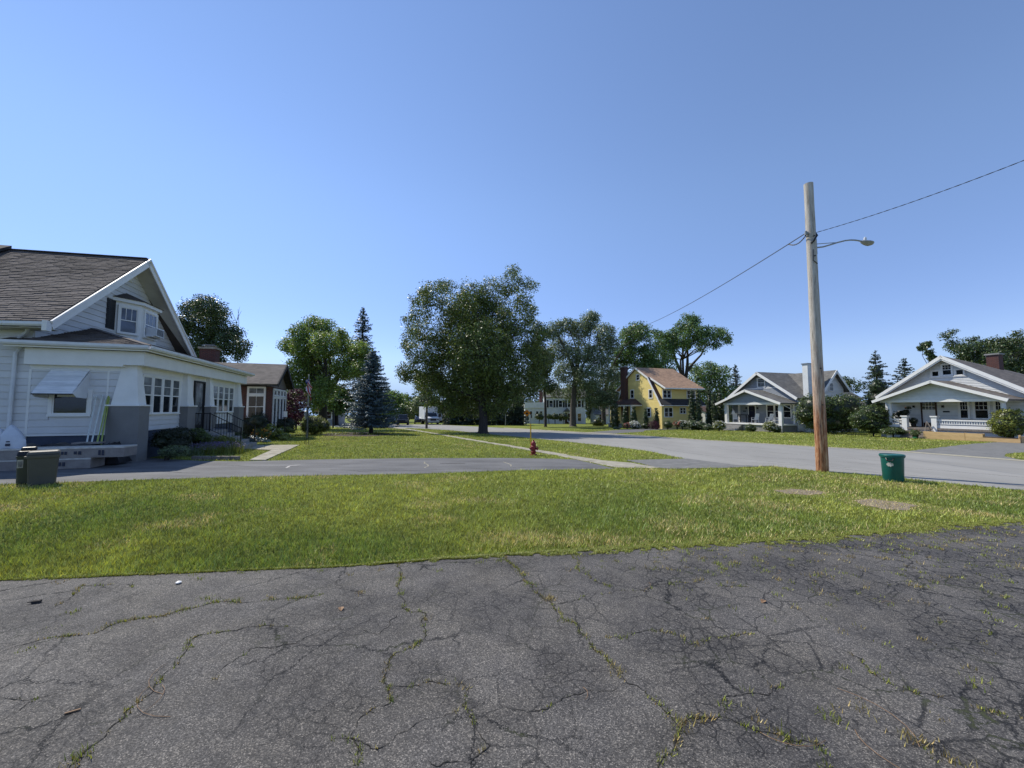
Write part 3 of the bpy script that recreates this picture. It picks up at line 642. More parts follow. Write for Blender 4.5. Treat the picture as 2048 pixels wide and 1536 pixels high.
# thin weeds over the crumbling right-hand part
k = 0
while k < 900:
    x = random.uniform(.5, 9.5); y = random.uniform(1.6, 6.6)
    edge = np.interp(x, [p[0] for p in fg_edge], [p[1] for p in fg_edge])
    if y > edge - .03: continue
    near = math.exp(-(edge - y) / .7) * (1 if x > 1.5 else .25)
    if random.random() < .07 * min(1, max(0, (x - .8) / 3)) + near * .55:
        tuft(x, y, random.randint(4, 16), random.uniform(.012, .04), .022); k += 1
o = np_mesh("weeds", np.vstack(tuftP), 3, "grass_blade", None, np.vstack(tuftO)); setp(o, kind='stuff')
o["label"] = "tufts of yellow green grass growing out of the driveway cracks"

# ------------------------------------------------------------ mown grass, blade by blade near the camera
def inpoly(x, y, poly):
    c = np.zeros(len(x), bool); j = len(poly) - 1
    for i in range(len(poly)):
        xi, yi = poly[i]; xj, yj = poly[j]
        if yi != yj: c ^= ((yi > y) != (yj > y)) & (x < (xj - xi) * (y - yi) / (yj - yi) + xi)
        j = i
    return c
def vnoise(x, y, s, seed=0):
    r = np.random.default_rng(seed).random((128, 128)); u = x * s + 400; v = y * s + 400
    i = np.floor(u).astype(int); j = np.floor(v).astype(int); fu = u - i; fv = v - j; fu = fu * fu * (3 - 2 * fu); fv = fv * fv * (3 - 2 * fv)
    g_ = lambda a, b: r[a % 128, b % 128]
    return (g_(i, j) * (1 - fu) + g_(i + 1, j) * fu) * (1 - fv) + (g_(i, j + 1) * (1 - fu) + g_(i + 1, j + 1) * fu) * fv
AP = W([(1250, 920.5), (1374, 917.5), (1480, 931), (1549, 932.5), (1450, 936), (1340, 938), (1318, 936)])
HOUSE = [(-16.0, 9.0), (-12.4, 12.8), (-15.9, 23.2), (-30, 20)]
nb = 840000
Y = 3.2 * (48 / 3.2) ** rng.random(nb); X = Y * rng.uniform(-1.6, 1.75, nb)
bad = inpoly(X, Y, FG)
for q in (ROAD, AP, ND, SW, PATH, YD, HD, MULCH, HOUSE): bad |= inpoly(X, Y, q)
soil = np.zeros(nb)
for q in SOIL:
    cx = sum(p[0] for p in q) / len(q); cy = sum(p[1] for p in q) / len(q)
    s = inpoly(X, Y, q); s2 = inpoly(cx + (X - cx) / 1.5, cy + (Y - cy) / 1.5, q); soil = np.maximum(soil, np.where(s, 1.0, np.where(s2, .55, 0)))
bad |= (rng.random(nb) < soil * .34)
X, Y, soil = X[~bad], Y[~bad], soil[~bad]; n_ = len(X)
big = vnoise(X, Y, .35, 1) * .6 + vnoise(X, Y, 1.1, 2) * .4; mid = vnoise(X, Y, 3.5, 3); sm = vnoise(X, Y, 9, 4)
base = np.array([.200, .245, .054])[None] * (1 - big[:, None]) + np.array([.470, .490, .110])[None] * big[:, None]
fine = vnoise(X, Y, 17, 5); base *= (.30 + 1.4 * (mid * .3 + sm * .35 + fine * .35) ** 1.25)[:, None]
deep = np.clip((vnoise(X, Y, .45, 21) - .42) * 3, 0, 1) * .75 * np.clip((9.5 - Y) / 4 + .35, .25, 1); base = base * (1 - deep[:, None]) + np.array([.145, .215, .050])[None] * (.5 + .9 * (mid * .5 + sm * .5))[:, None] * deep[:, None]
dry = np.clip((vnoise(X, Y, .8, 7) * .6 + vnoise(X, Y, 2.3, 8) * .4 - .60) * 4.5, 0, 1) * .55
# straw strips left of and in front of the utility pole and the bin
for (pa, pb, w_) in [(G(1650, 954), G(1900, 980), .42), (G(1720, 966), G(1880, 982), .5), (G(1650, 975), G(1700, 985), .3), (G(1850, 1018), G(2010, 1035), .3), (G(1000, 1075), G(1240, 1085), .30), (G(1230, 1095), G(1900, 1052), .17), (G(1760, 880), G(1900, 885), .8)]:
    ax, ay = pa; bx, by = pb; t = np.clip(((X - ax) * (bx - ax) + (Y - ay) * (by - ay)) / ((bx - ax) ** 2 + (by - ay) ** 2), 0, 1)
    d = np.hypot(X - ax - t * (bx - ax), Y - ay - t * (by - ay)); dry = np.maximum(dry, np.exp(-(d / w_) ** 2) * (.35 + .65 * sm) * (.9 if w_ != .17 else .6))
dry = np.maximum(dry, soil)
straw = np.array([.66, .54, .25]); isdry = rng.random(n_) < dry * .85
base = np.where(isdry[:, None], straw[None] * rng.uniform(.7, 1.15, (n_, 1)), base)
ex = np.interp(X, [p[0] for p in fg_edge], [p[1] for p in fg_edge]); fr = np.exp(-np.clip(Y - ex, 0, 9) / .13); fringe = (rng.random(n_) < fr * (X > -2.0) * .9 + fr * .3) & (X > -7)
base = np.where(fringe[:, None], np.array([.20, .27, .045])[None], base)
h = rng.uniform(.018, .062, n_) * (1 + .012 * Y) * (.45 + .5 * mid + .65 * fine) * np.where(fringe, .45, 1) * np.where(soil > 0, .5, 1); wd = (.0045 + .0008 * Y) * rng.uniform(.6, 1.3, n_)
a = rng.uniform(0, 6.283, n_); lean = rng.uniform(.15, 1.1, n_) * h
b0 = np.stack([X, Y, gz(X, Y)], 1); tip = b0 + np.stack([np.cos(a) * lean, np.sin(a) * lean, h], 1)
a2 = a + rng.normal(1.57, .6, n_); w = np.stack([np.cos(a2), np.sin(a2), np.zeros(n_)], 1) * wd[:, None] * .5
o = np_mesh("grass", np.stack([b0 - w, b0 + w, tip], 1).reshape(-1, 3), 3, "grass_blade", None, base); setp(o, kind='stuff')
# low yellow green weeds creeping over the ragged driveway edge
k = 130000; X = rng.uniform(-6.5, 9.5, k); ex = np.interp(X, [p[0] for p in fg_edge], [p[1] for p in fg_edge])
reach = (.02 + .26 * np.clip(vnoise(X, X * 0, 1.6, 31) * .6 + vnoise(X, X * 0, 6, 32) * .5 - .25, 0, 1)) * np.clip((X + 3) / 4, .25, 1) + .10 * (X > 2.5)
Y = ex + rng.uniform(-1, .9, k) * reach * rng.random(k) ** .6; keep = (vnoise(X, Y, 14, 33) > np.where(Y < ex, .45, .15)) & ((X > -1.5) | (rng.random(k) < .30)); X, Y = X[keep], Y[keep]; n_ = len(X)
t_ = rng.random((n_, 1)); base = np.array([.20, .27, .035])[None] * t_ + np.array([.34, .32, .09])[None] * (1 - t_); base *= rng.uniform(.7, 1.25, (n_, 1))
h = rng.uniform(.006, .022, n_); a = rng.uniform(0, 6.283, n_); lean = rng.uniform(.5, 1.8, n_) * h; b0 = np.stack([X, Y, gz(X, Y) + .008], 1)
tip = b0 + np.stack([np.cos(a) * lean, np.sin(a) * lean, h], 1); w = np.stack([-np.sin(a), np.cos(a), a * 0], 1) * .0032
setp(np_mesh("edge_weeds", np.stack([b0 - w, b0 + w, tip], 1).reshape(-1, 3), 3, "grass_blade", None, base), kind='stuff')
print("grass", n_)
# ============================================================ HOUSES
HF = 18.8
def clip_strip(poly, b0, b1):
    """left/right extents of a convex polygon at heights b0 and b1 (nudged inside)"""
    res = []
    for b in (b0 + 1e-4, b1 - 1e-4):
        xs = []
        for i in range(len(poly)):
            (x1, y1), (x2, y2) = poly[i], poly[(i + 1) % len(poly)]
            if (y1 - b) * (y2 - b) <= 0 and abs(y1 - y2) > 1e-9: xs.append(x1 + (x2 - x1) * (b - y1) / (y2 - y1))
        if len(xs) < 2: return None
        res.append((min(xs), max(xs)))
    return res
def siding(F, poly, e, mat, parent, single=False, name="siding_board", proud=.03, holes=(), wallmat=None):
    """lapped boards over a convex wall outline; single=True makes each board an object"""
    wb = MB(); wb.prism([F.p(a, b, 0) for a, b in poly], -F.n * .12); wb.build("wall", wallmat or mat, parent)
    lo = min(p[1] for p in poly); hi = max(p[1] for p in poly); b = lo; all_ = MB()
    while b < hi - .01:
        t = min(b + e, hi); ex = clip_strip(poly, b, t)
        if ex:
            (l0, r0), (l1, r1) = ex
            if r0 - l0 > .02:
                segs = [((l0, l1), (r0, r1))]
                for (h0, h1, hb0, hb1) in holes:
                    if hb0 < (b + t) / 2 < hb1:
                        ns = []
                        for (L0, R0) in segs:
                            if h1 <= L0[0] or h0 >= R0[0]: ns.append((L0, R0)); continue
                            if h0 > L0[0]: ns.append((L0, (h0, h0)))
                            if h1 < R0[0]: ns.append(((h1, h1), R0))
                        segs = ns
                for (L0, R0) in segs:
                    q = MB() if single else all_
                    g_ = e * (.085 if single else .15); q.hexa([F.p(L0[0], b + g_, .001), F.p(R0[0], b + g_, .001), F.p(R0[0], b + g_, proud), F.p(L0[0], b + g_, proud), F.p(L0[1], t, .001), F.p(R0[1], t, .001), F.p(R0[1], t, proud * .45), F.p(L0[1], t, proud * .45)])
                    if single: q.build(name, mat, parent)
        b = t
    if not single: setp(all_.build("siding", mat, parent), kind='stuff')
def window(F, a0, a1, b0, b1, parent, glass="window_glass", trim="white_trim", case=.09, cols=0, rows=0, hung=True, lower=None, d=.038, up_only=True, mun=.02, single_pane=False):
    w = MB(); w.fb(F, a0 - case, a1 + case, b1, b1 + case, 0, d + .04); w.fb(F, a0 - case, a1 + case, b0 - case * .8, b0, 0, d + .06)
    w.fb(F, a0 - case, a0, b0, b1, 0, d + .035); w.fb(F, a1, a1 + case, b0, b1, 0, d + .035)
    o = w.build("window", trim, parent); f = .035; m = (b0 + b1) / 2
    s = MB()
    s.fb(F, a0, a0 + f, b0, b1, 0, d + .02); s.fb(F, a1 - f, a1, b0, b1, 0, d + .02); s.fb(F, a0 + f, a1 - f, b0, b0 + f, 0, d + .02); s.fb(F, a0 + f, a1 - f, b1 - f, b1, 0, d + .02)
    if hung: s.fb(F, a0 + f, a1 - f, m - f * .6, m + f * .6, 0, d + .022)
    lo_ = m if (hung and up_only) else b0
    for i in range(1, cols): x = a0 + (a1 - a0) * i / cols; s.fb(F, x - mun / 2, x + mun / 2, lo_ + f, b1 - f, 0, d + .012)
    for i in range(1, rows): z = lo_ + (b1 - lo_) * i / rows; s.fb(F, a0 + f, a1 - f, z - mun / 2, z + mun / 2, 0, d + .013)
    s.build("sash", trim, o)
    if hung:
        MB().fb(F, a0 + f, a1 - f, m + f * .6, b1 - f, 0, d + .004).build("pane", glass, o); MB().fb(F, a0 + f, a1 - f, b0 + f, m - f * .6, 0, d - .004).build("pane", lower or glass, o)
    else: MB().fb(F, a0 + f, a1 - f, b0 + f, b1 - f, 0, d).build("pane", glass, o)
    return o
def slabroof(poly, mat, parent, th=.10, name="roof"):
    a, b, c = [Vector(p) for p in poly[:3]]; n = (b - a).cross(c - a).normalized()
    if n.z < 0: n = -n
    return MB().prism(poly, -n * th).build(name, mat, parent)
def bar(p, q, w, h, mat, parent, name, up=(0, 0, 1)):
    """board from p to q: h downwards, w sideways"""
    p, q = Vector(p), Vector(q); t = (q - p).normalized(); s = t.cross(Vector(up)).normalized(); u = s.cross(t).normalized()
    return MB().hexa([p - u * h - s * w / 2, q - u * h - s * w / 2, q - u * h + s * w / 2, p - u * h + s * w / 2, p - s * w / 2, q - s * w / 2, q + s * w / 2, p + s * w / 2]).build(name, mat, parent)
def shingles(A, B, Cc, D, e, tw, mat, parent, camloc, root_mat, limit=300, clip=None):
    """A eave start, B eave end, Cc top end, D top start: three-tab shingles laid in courses, each a wedge"""
    A, B, Cc, D = map(Vector, (A, B, Cc, D)); r = (B - A).normalized(); n = r.cross(D - A).normalized()
    if n.z < 0: n = -n; 
    u = n.cross(r).normalized()
    if u.dot(D - A) < 0: u = -u
    H = (D - A).dot(u); poly = [(0, 0), ((B - A).dot(r), 0), ((Cc - A).dot(r), (Cc - A).dot(u)), ((D - A).dot(r), H)]
    me = None; T = []; k = 0; b = 0
    while b < H - .02:
        ex = clip_strip(poly, b, min(b + e, H))
        if ex:
            l = max(ex[0][0], ex[1][0]); rr = min(ex[0][1], ex[1][1]); a = l - (tw * .5 if k % 2 else 0) - random.uniform(0, tw * .3)
            while a < rr:
                a0, a1 = max(a, l), min(a + tw - .012, rr)
                if a1 - a0 > .03: T.append((a0, a1, b, random.uniform(.008, .016)))
                a += tw
        b += e; k += 1
    P = lambda a, b, d: A + r * a + u * b + n * d
    T.sort(key=lambda t: (root_mat @ P(t[0], t[2], 0) - camloc).length)
    unit = bpy.data.meshes.new("shingle"); h = 1.0
    unit.from_pydata([(0, 0, .1), (1, 0, .1), (1, 0, 1), (0, 0, 1), (0, 1, .1), (1, 1, .1), (1, 1, .35), (0, 1, .35)], [], [(0, 1, 2, 3), (1, 5, 6, 2), (5, 4, 7, 6), (4, 0, 3, 7), (3, 2, 6, 7)]); unit.materials.append(MATS[mat])
    rest = MB()
    for i, (a0, a1, b, d) in enumerate(T):
        if i < limit:
            o = bpy.data.objects.new("shingle", unit); m = Matrix((r * (a1 - a0), u * (e + .01), n * d * 2.2)).transposed().to_4x4(); m.translation = P(a0, b, 0); link(o, parent); o.matrix_local = m
        else:
            rest.hexa([P(a0, b, .001), P(a1, b, .001), P(a1, b, d * 2.2), P(a0, b, d * 2.2), P(a0, b + e, .0), P(a1, b + e, .0), P(a1, b + e, .004), P(a0, b + e, .004)])
    if rest.v: setp(rest.build("shingles", mat, parent), kind='stuff')
CAM = Vector((0, 0, 1.6))

# ------------------------------------------------------------ white bungalow on the left (x = toward the street, y = along the street)
HX, HY = -12.567, 13.007
wh = thing("white_house", "white bungalow with brown roof, grey pillar bases and enclosed porch beside the near driveway", "house", (HX, HY, 0), HF)
bpy.context.view_layer.update(); WM = Matrix.Translation((HX, HY, 0)) @ Matrix.Rotation(R(HF), 4, 'Z')
S = Face((0, .2, 0), (1, 0, 0)); Fp = Face((-.3, 0, 0), (0, 1, 0)); Fg = Face((-2.9, 0, 0), (0, 1, 0))
# porch side wall, with the awning window
wa = (-2.3, -1.42, 1.42, 2.12)
MB().box(-2.9, -.02, .215, .4, -.3, .78).build("foundation", "blue_foundation", wh)
siding(S, [(-2.9, .78), (-.3, .78), (-.3, 2.86), (-2.9, 2.86)], .222, "white_siding", wh, True, holes=[(wa[0] - .1, wa[1] + .1, wa[2] - .1, wa[3] + .1)])
MB().fb(S, -2.93, -.2, 2.86, 3.5, -.12, .02).build("frieze_board", "white_trim", wh)
MB().fb(S, -2.93, -2.87, .78, 2.86, 0, .03).build("corner_board", "white_trim", wh)
MB().fb(S, -.98, -.93, .78, 2.86, 0, .03).build("corner_board", "white_trim", wh)
MB().fb(S, -2.9, -.3, .72, .78, 0, .03).build("drip_board", "white_trim", wh)
window(S, *wa, wh, glass="window_glass", case=.1, hung=False)
MB().fb(S, -2.2, -1.5, 1.98, 2.06, .03, .05).build("valance", "white_trim", wh)
# awning: stepped aluminium slats and two cheeks
aw = MB().fb(S, -2.42, -1.44, 2.83, 2.90, 0, .05).build("awning", "white_metal", wh)
for i in range(9):
    t0, t1 = i / 9, (i + 1.25) / 9; z0, z1 = 2.86 - .80 * t0, 2.86 - .80 * min(t1, 1); d0, d1 = .02 + .70 * t0, .02 + .70 * min(t1, 1)
    lift = .012 * (i % 2)
    MB().hexa([S.p(-2.40, z1, d1 + lift), S.p(-1.46, z1, d1 + lift), S.p(-1.46, z1 - .015, d1 + lift - .01), S.p(-2.40, z1 - .015, d1 + lift - .01),
               S.p(-2.40, z0 + .01, d0 + lift), S.p(-1.46, z0 + .01, d0 + lift), S.p(-1.46, z0 - .008, d0 + lift - .01), S.p(-2.40, z0 - .008, d0 + lift - .01)]).build("slat", "awning_metal", aw)
for a in (-2.425, -1.45):
    MB().prism([S.p(a, 2.84, .0), S.p(a, 2.07, .71), S.p(a, 1.95, .55), S.p(a, 1.92, .02)], S.r * .014).build("side_panel", "white_metal", aw)
MB().fb(S, -2.41, -1.46, 2.03, 2.065, .70, .73).build("gap_shade_strip", "black_iron", aw)  # black strip stands in for the shaded gap below the slats
# front porch wall
FT = 2.95
MB().box(-.5, -.32, .25, 10.5, -.3, .80).build("foundation", "blue_foundation", wh)
strips = [(.62, 3.34), (6.60, 9.56)]
for (s0, s1) in strips:
    y0, y1 = (.3, 3.75) if s0 < 1 else (6.0, 9.9)
    siding(Fp, [(y0, .8), (y1, .8), (y1, 1.34), (y0, 1.34)], .18, "white_siding", wh, True)
    MB().fb(Fp, y0, y1, 1.34, FT + .4, -.12, .004).build("wall", "white_trim", wh)
    k = 4; wd = (s1 - s0) / k
    for i in range(k): window(Fp, s0 + i * wd + .055, s0 + (i + 1) * wd - .055, 1.42, 2.76, wh, glass="window_glass_pale", lower="window_glass", case=.052, rows=2)
    MB().fb(Fp, y0, y1, 2.86, 2.90, .004, .02).build("head_trim", "white_trim", wh)
MB().fb(Fp, 3.75, 4.66, .6, FT + .4, -.12, .003).build("wall", "white_trim", wh); MB().fb(Fp, 5.80, 6.0, .6, FT + .4, -.12, .003).build("wall", "white_trim", wh); MB().fb(Fp, 4.66, 5.80, 2.86, FT + .4, -.12, .003).build("wall", "white_trim", wh)
MB().fb(Fp, 9.9, 10.5, .6, FT + .4, -.12, .003).build("wall", "white_trim", wh)
dr = MB().fb(Fp, 4.68, 4.76, .62, 2.86, 0, .06).fb(Fp, 5.70, 5.78, .62, 2.86, 0, .06).fb(Fp, 4.76, 5.70, 2.78, 2.86, 0, .06).build("door", "black_paint", wh)
MB().fb(Fp, 4.76, 5.70, .64, .86, 0, .03).fb(Fp, 4.76, 4.86, .86, 2.78, 0, .03).fb(Fp, 5.60, 5.70, .86, 2.78, 0, .03).build("door_leaf", "black_paint", dr)
MB().fb(Fp, 4.86, 5.60, .86, 2.78, -.01, .018).build("glass", "window_glass_pale", dr)
MB().fb(Fp, 4.80, 4.83, 1.6, 1.72, .03, .07).build("handle", "steel", dr)
MB().fb(Fp, 6.02, 6.08, 2.05, 2.20, 0, .12).build("wall_lamp", "black_iron", wh)
# pillars
for (y0, y1, x0) in ((0, .62, -.86), (3.46, 4.22, -.62), (5.76, 6.44, -.62), (9.66, 10.5, -.62)):
    b = MB().box(x0, 0, y0, y1, -.35, 1.68).build("pillar_base", "grey_stucco", wh)
    MB().box(x0 - .04, .04, y0 - .04, y1 + .04, 1.68, 1.73).build("pillar_cap", "white_trim", wh)
    cx, cy = (x0 + 0) / 2, (y0 + y1) / 2; w, d = -x0, y1 - y0
    MB().frustum((cx, cy, 1.73), w * .84, d * .80, (cx + .02, cy, 3.06), w * .46, d * .42).build("pillar_shaft", "white_trim", wh)
MB().box(-.50, .06, -.02, 10.62, 3.06, 3.52).build("porch_beam", "white_trim", wh)
MB().box(-2.95, -.50, -.02, .19, 3.0, 3.52).build("porch_beam", "white_trim", wh)
MB().box(-3.3, .26, -.26, 10.9, 3.56, 3.60).build("soffit", "beige_soffit", wh)
def gutter(p, q, parent, side):
    p, q = Vector(p), Vector(q); t = (q - p).normalized(); s = Vector((t.y, -t.x, 0)) * side
    prof = [(0, 0), (.085, 0), (.12, .05), (.12, .13), (.10, .13), (.10, .06), (.07, .02), (.015, .02), (.015, .13), (0, .13)]
    return MB().prism([p + s * a + Vector((0, 0, b)) for a, b in prof], q - p).build("gutter", "white_metal", parent)
gutter((.26, -.3, 3.58), (.26, 10.95, 3.58), wh, 1); gutter((.3, -.26, 3.58), (-3.42, -.26, 3.58), wh, -1)
MB().box(-3.3, .25, -.25, -.2, 3.52, 3.70).build("fascia", "white_trim", wh); MB().box(.2, .25, -.2, 10.9, 3.52, 3.70).build("fascia", "white_trim", wh)
# porch roof
pa, pb, pc, pd = (.27, -.27, 3.71), (-2.9, 2.8, 4.68), (-2.9, 7.9, 4.68), (.27, 10.95, 3.71)
slabroof([pa, pd, pc, pb], "shingle_dark", wh, .08); slabroof([pa, pb, (-2.9, -.27, 3.71)], "shingle_dark", wh, .08); slabroof([pd, (-2.9, 10.95, 3.71), pc], "shingle_dark", wh, .08)
slabroof([(-2.9, -.27, 3.71), (-3.45, -.27, 3.71), (-3.45, .2, 3.86), (-2.9, .2, 3.86)], "shingle_dark", wh, .06)
shingles(pa, pd, pc, pb, .145, .32, "shingle_brown", wh, CAM, WM, limit=110)
A_ = Vector(pa); B_ = Vector((-2.9, -.27, 3.71)); T_ = Vector(pb)
shingles(B_, A_, T_, T_ + Vector((-.01, 0, 0)), .145, .32, "shingle_brown", wh, CAM, WM, limit=90)
bar(A_ + Vector((0, 0, .03)), T_ + Vector((0, 0, .03)), .22, .03, "shingle_brown", wh, "hip_cap")
# main body
MB().box(-14, -3.0, .22, 9.3, -.4, .55).build("foundation", "blue_foundation", wh)
Sm = Face((0, .2, 0), (1, 0, 0))
siding(Sm, [(-13.5, .55), (-2.9, .55), (-2.9, 4.30), (-13.5, 3.78)], .222, "white_siding", wh, True, holes=[(-5.35, -4.2, 1.0, 3.05)])
window(Sm, -5.2, -4.35, 1.15, 2.9, wh, case=.1)
MB().fb(Sm, -4.22, -3.92, 1.1, 2.95, .031, .06).build("shutter", "blue_foundation", wh)
MB().tube([(-3.1, .12, 3.6), (-3.24, .1, 3.35), (-3.26, .1, .1)], .05, 8).build("downspout", "white_metal", wh)
MB().tube([(-2.75, -.24, 4.22), (-2.95, .0, 4.02), (-3.2, .12, 3.84)], .05, 8).build("downspout", "white_metal", wh)
gable = [(.2, 4.45), (.35, 4.68), (4.75, 8.08), (9.15, 4.68), (9.3, 4.45), (9.3, 3.65), (.2, 3.65)]
gable = [(.2, 3.65), (9.3, 3.65), (9.3, 4.55), (4.75, 8.08), (.2, 4.55)]
siding(Fg, gable, .222, "white_siding", wh, True, holes=[(4.0, 6.6, 4.45, 6.15)])
pk = 8.24; ev = 4.33
for s in (0, 1):
    y0 = -.36 if s == 0 else 9.86
    slabroof([(-2.22, y0, ev), (-14, y0, ev - .50), (-14, 4.75, pk - .50), (-2.22, 4.75, pk)], "shingle_dark", wh, .16)
shingles((-14, -.36, ev - .49), (-2.24, -.36, ev + .01), (-2.24, 4.75, pk + .01), (-14, 4.75, pk - .49), .15, .34, "shingle_brown", wh, CAM, WM, limit=300)
bar((-2.24, 4.75, pk + .03), (-14, 4.75, pk - .47), .26, .03, "shingle_brown", wh, "ridge_cap")
for s, y0 in ((0, -.38), (1, 9.88)):
    bar((-2.20, y0, ev - .02), (-2.20, 4.75, pk - .02), .04, .26, "white_trim", wh, "rake_board")
    bar((-2.16, y0, ev + .02), (-2.16, 4.75, pk + .02), .05, .07, "white_trim", wh, "rake_moulding")
    MB().prism([(-2.24, y0, ev - .20), (-2.88, y0, ev - .20), (-2.88, 4.75, pk - .22), (-2.24, 4.75, pk - .22)], (0, 0, -.02)).build("soffit", "beige_soffit", wh)
MB().prism([(-2.3, -.34, 4.12), (-14, -.34, 3.62), (-14, .19, 3.62), (-2.3, .19, 4.12)], (0, 0, .03)).build("soffit", "beige_soffit", wh)
gutter((-2.22, -.38, 4.17), (-14, -.38, 3.67), wh, -1)
MB().box(-2.30, -2.18, -.50, -.30, 4.02, 4.34).build("rake_return", "white_trim", wh)
# gable vent
v_ = MB().prism([Fg.p(4.53, 7.18, .02), Fg.p(5.0, 7.18, .02), Fg.p(5.0, 7.42, .02), Fg.p(4.76, 7.66, .02), Fg.p(4.53, 7.42, .02)], Fg.n * .03).build("gable_vent", "white_trim", wh)
for i in range(5): MB().fb(Fg, 4.56, 4.97, 7.2 + i * .06, 7.23 + i * .06, .05, .07).build("louvre", "white_trim", v_)
# bay window in the gable
bx, by0, by1, by2, by3 = -2.32, 3.98, 4.66, 5.92, 6.60; zb_, zt_ = 4.30, 6.10
bay = MB().prism([(-2.9, by0, zb_), (bx, by1, zb_), (bx, by2, zb_), (-2.9, by3, zb_)], (0, 0, zt_ - zb_)).build("bay_window", "white_trim", wh)
MB().prism([(-2.88, by0 - .16, zt_), (bx + .14, by1 - .08, zt_), (bx + .14, by2 + .08, zt_), (-2.88, by3 + .16, zt_)], (0, 0, .14)).build("cornice", "white_trim", bay)
mb = MB(); e_ = [(-2.88, by0 - .22, 6.24), (bx + .2, by1 - .1, 6.24), (bx + .2, by2 + .1, 6.24), (-2.88, by3 + .22, 6.24)]; t_ = [(-2.88, by1 + .0, 6.62), (-2.88, by2, 6.62)]
mb.add(e_ + t_, [(0, 1, 4), (1, 2, 5, 4), (2, 3, 5), (0, 3, 2, 1), (0, 4, 5, 3)]); mb.build("bay_roof", "shingle_dark", bay)
dL = Vector((bx + 2.9, by1 - by0, 0)); FL = Face((-2.9, by0, 0), dL); FB = Face((bx, 0, 0), (0, 1, 0))
window(FL, .17, .74, 4.80, 5.88, wh, glass="window_glass_blue", lower="window_glass_blue", case=.075, cols=3)
window(FB, 4.86, 5.76, 4.78, 5.88, wh, glass="window_glass_blue", case=.075, cols=3)
ac = MB().fb(FB, 4.98, 5.62, 4.84, 5.22, .03, .42).build("air_conditioner", "white_metal", wh)
MB().fb(FB, 5.02, 5.58, 4.88, 5.18, .42, .425).build("grille", "steel", ac)
for i in range(7): MB().fb(FB, 5.04, 5.56, 4.90 + i * .04, 4.915 + i * .04, .425, .435).build("louvre", "black_iron", ac)
MB().fb(FB, 4.90, 5.70, 4.80, 4.84, .03, .3).build("bracket", "white_trim", ac)
sh = MB().fb(Fg, 3.45, 3.95, 4.86, 6.08, .02, .055).build("shutter", "black_paint", wh)
for i in range(14): MB().fb(Fg, 3.50, 3.90, 4.92 + i * .08, 4.96 + i * .08, .055, .068).build("louvre", "black_paint", sh)
# rear dormer at the top left, its dark shade painted in as black
mb = MB().prism([(-6.7, 2.6, 6.75), (-14, 2.6, 6.55), (-14, 4.75, 7.85), (-6.7, 4.75, 8.12)], (0, 0, .12)); mb.build("dormer_roof", "roof_black", wh)
MB().prism([(-7.0, 2.8, 6.2), (-7.0, 4.7, 7.6), (-7.0, 4.7, 8.0), (-7.0, 2.8, 6.75)], (-6.5, 0, -.2)).build("dormer_wall", "black_paint", wh)
# steps and railings
MB().box(-.28, .56, 4.15, 6.3, -.35, .58).build("stoop", "concrete_grey", wh)
for i in range(4): MB().box(.56 + i * .32, .88 + i * .32, 4.2, 6.25, -.4, .42 - i * .165).build("step", "concrete_grey", wh)
for y in (4.2, 6.22):
    rl = MB().tube([(-.22, y, 1.38), (.54, y, 1.38)], .02, 6).tube([(.54, y, 1.38), (1.72, y, .72)], .02, 6).tube([(-.22, y, .68), (.54, y, .68)], .013, 6).tube([(.54, y, .68), (1.72, y, .02)], .013, 6).build("railing", "black_iron", wh)
    for (x, z0, z1) in ((-.22, .58, 1.42), (.54, .58, 1.42), (1.74, -.25, .75)): MB().box(x - .022, x + .022, y - .022, y + .022, z0, z1).build("post", "black_iron", rl)
    for i in range(1, 7): x = -.22 + i * .108; MB().box(x - .007, x + .007, y - .007, y + .007, .68, 1.38).build("baluster", "black_iron", rl)
    for i in range(1, 11): x = .54 + i * .108; dz = -(x - .54) * .56; MB().box(x - .007, x + .007, y - .007, y + .007, .69 + dz, 1.37 + dz).build("baluster", "black_iron", rl)
MB().box(-13.8, -2.95, 9.2, 9.3, .5, 4.3).build("wall", "white_siding", wh); MB().box(-13.6, -13.5, .2, 9.3, .5, 4.3).build("wall", "white_siding", wh)
MB().box(-2.9, -.3, 10.3, 10.4, -.3, 3.5).build("wall", "white_siding", wh)
mb = MB().prism([(-13.4, .2, 4.3), (-13.4, 9.3, 4.3), (-13.4, 4.75, 7.4)], (-.1, 0, 0)); mb.build("wall", "white_siding", wh)
rebase(wh, gz(HX, HY))

# ------------------------------------------------------------ brick house behind it
BX, BY = -16.2, 26.0
bh = thing("brick_house", "dark red brick bungalow with brown roof and tall white porch windows behind the white bungalow", "house", (BX, BY, 0), HF)
Sb = Face((0, 0, 0), (1, 0, 0)); Fb = Face((0, 0, 0), (0, 1, 0))
MB().box(-9.0, 0, 0, 3.9, -.6, 3.05).build("wall", "red_brick", bh)
window(Sb, -1.36, -.45, 1.0, 2.44, bh, case=.08, cols=2, rows=2, up_only=False, hung=True); window(Sb, -1.36, -.45, 2.58, 2.98, bh, case=.08, hung=False, cols=2, glass="window_glass_pale")
window(Sb, -3.3, -2.3, .9, 2.9, bh, case=.09)
for i in range(4): window(Fb, .28 + i * .93, .28 + i * .93 + .70, -.25, 2.32, bh, case=.10, hung=False, glass="window_glass_blue")
for i in range(4): window(Fb, .28 + i * .93, .28 + i * .93 + .70, 2.50, 2.88, bh, case=.09, hung=False, glass="window_glass_pale")
gp = [(-.02, -.6, 3.05), (-.02, 4.35, 3.05), (-.02, 1.83, 4.55)]
MB().prism(gp, (-.15, 0, 0)).build("gable", "weathered_wood", bh)
zr, ze = 4.80, 3.22
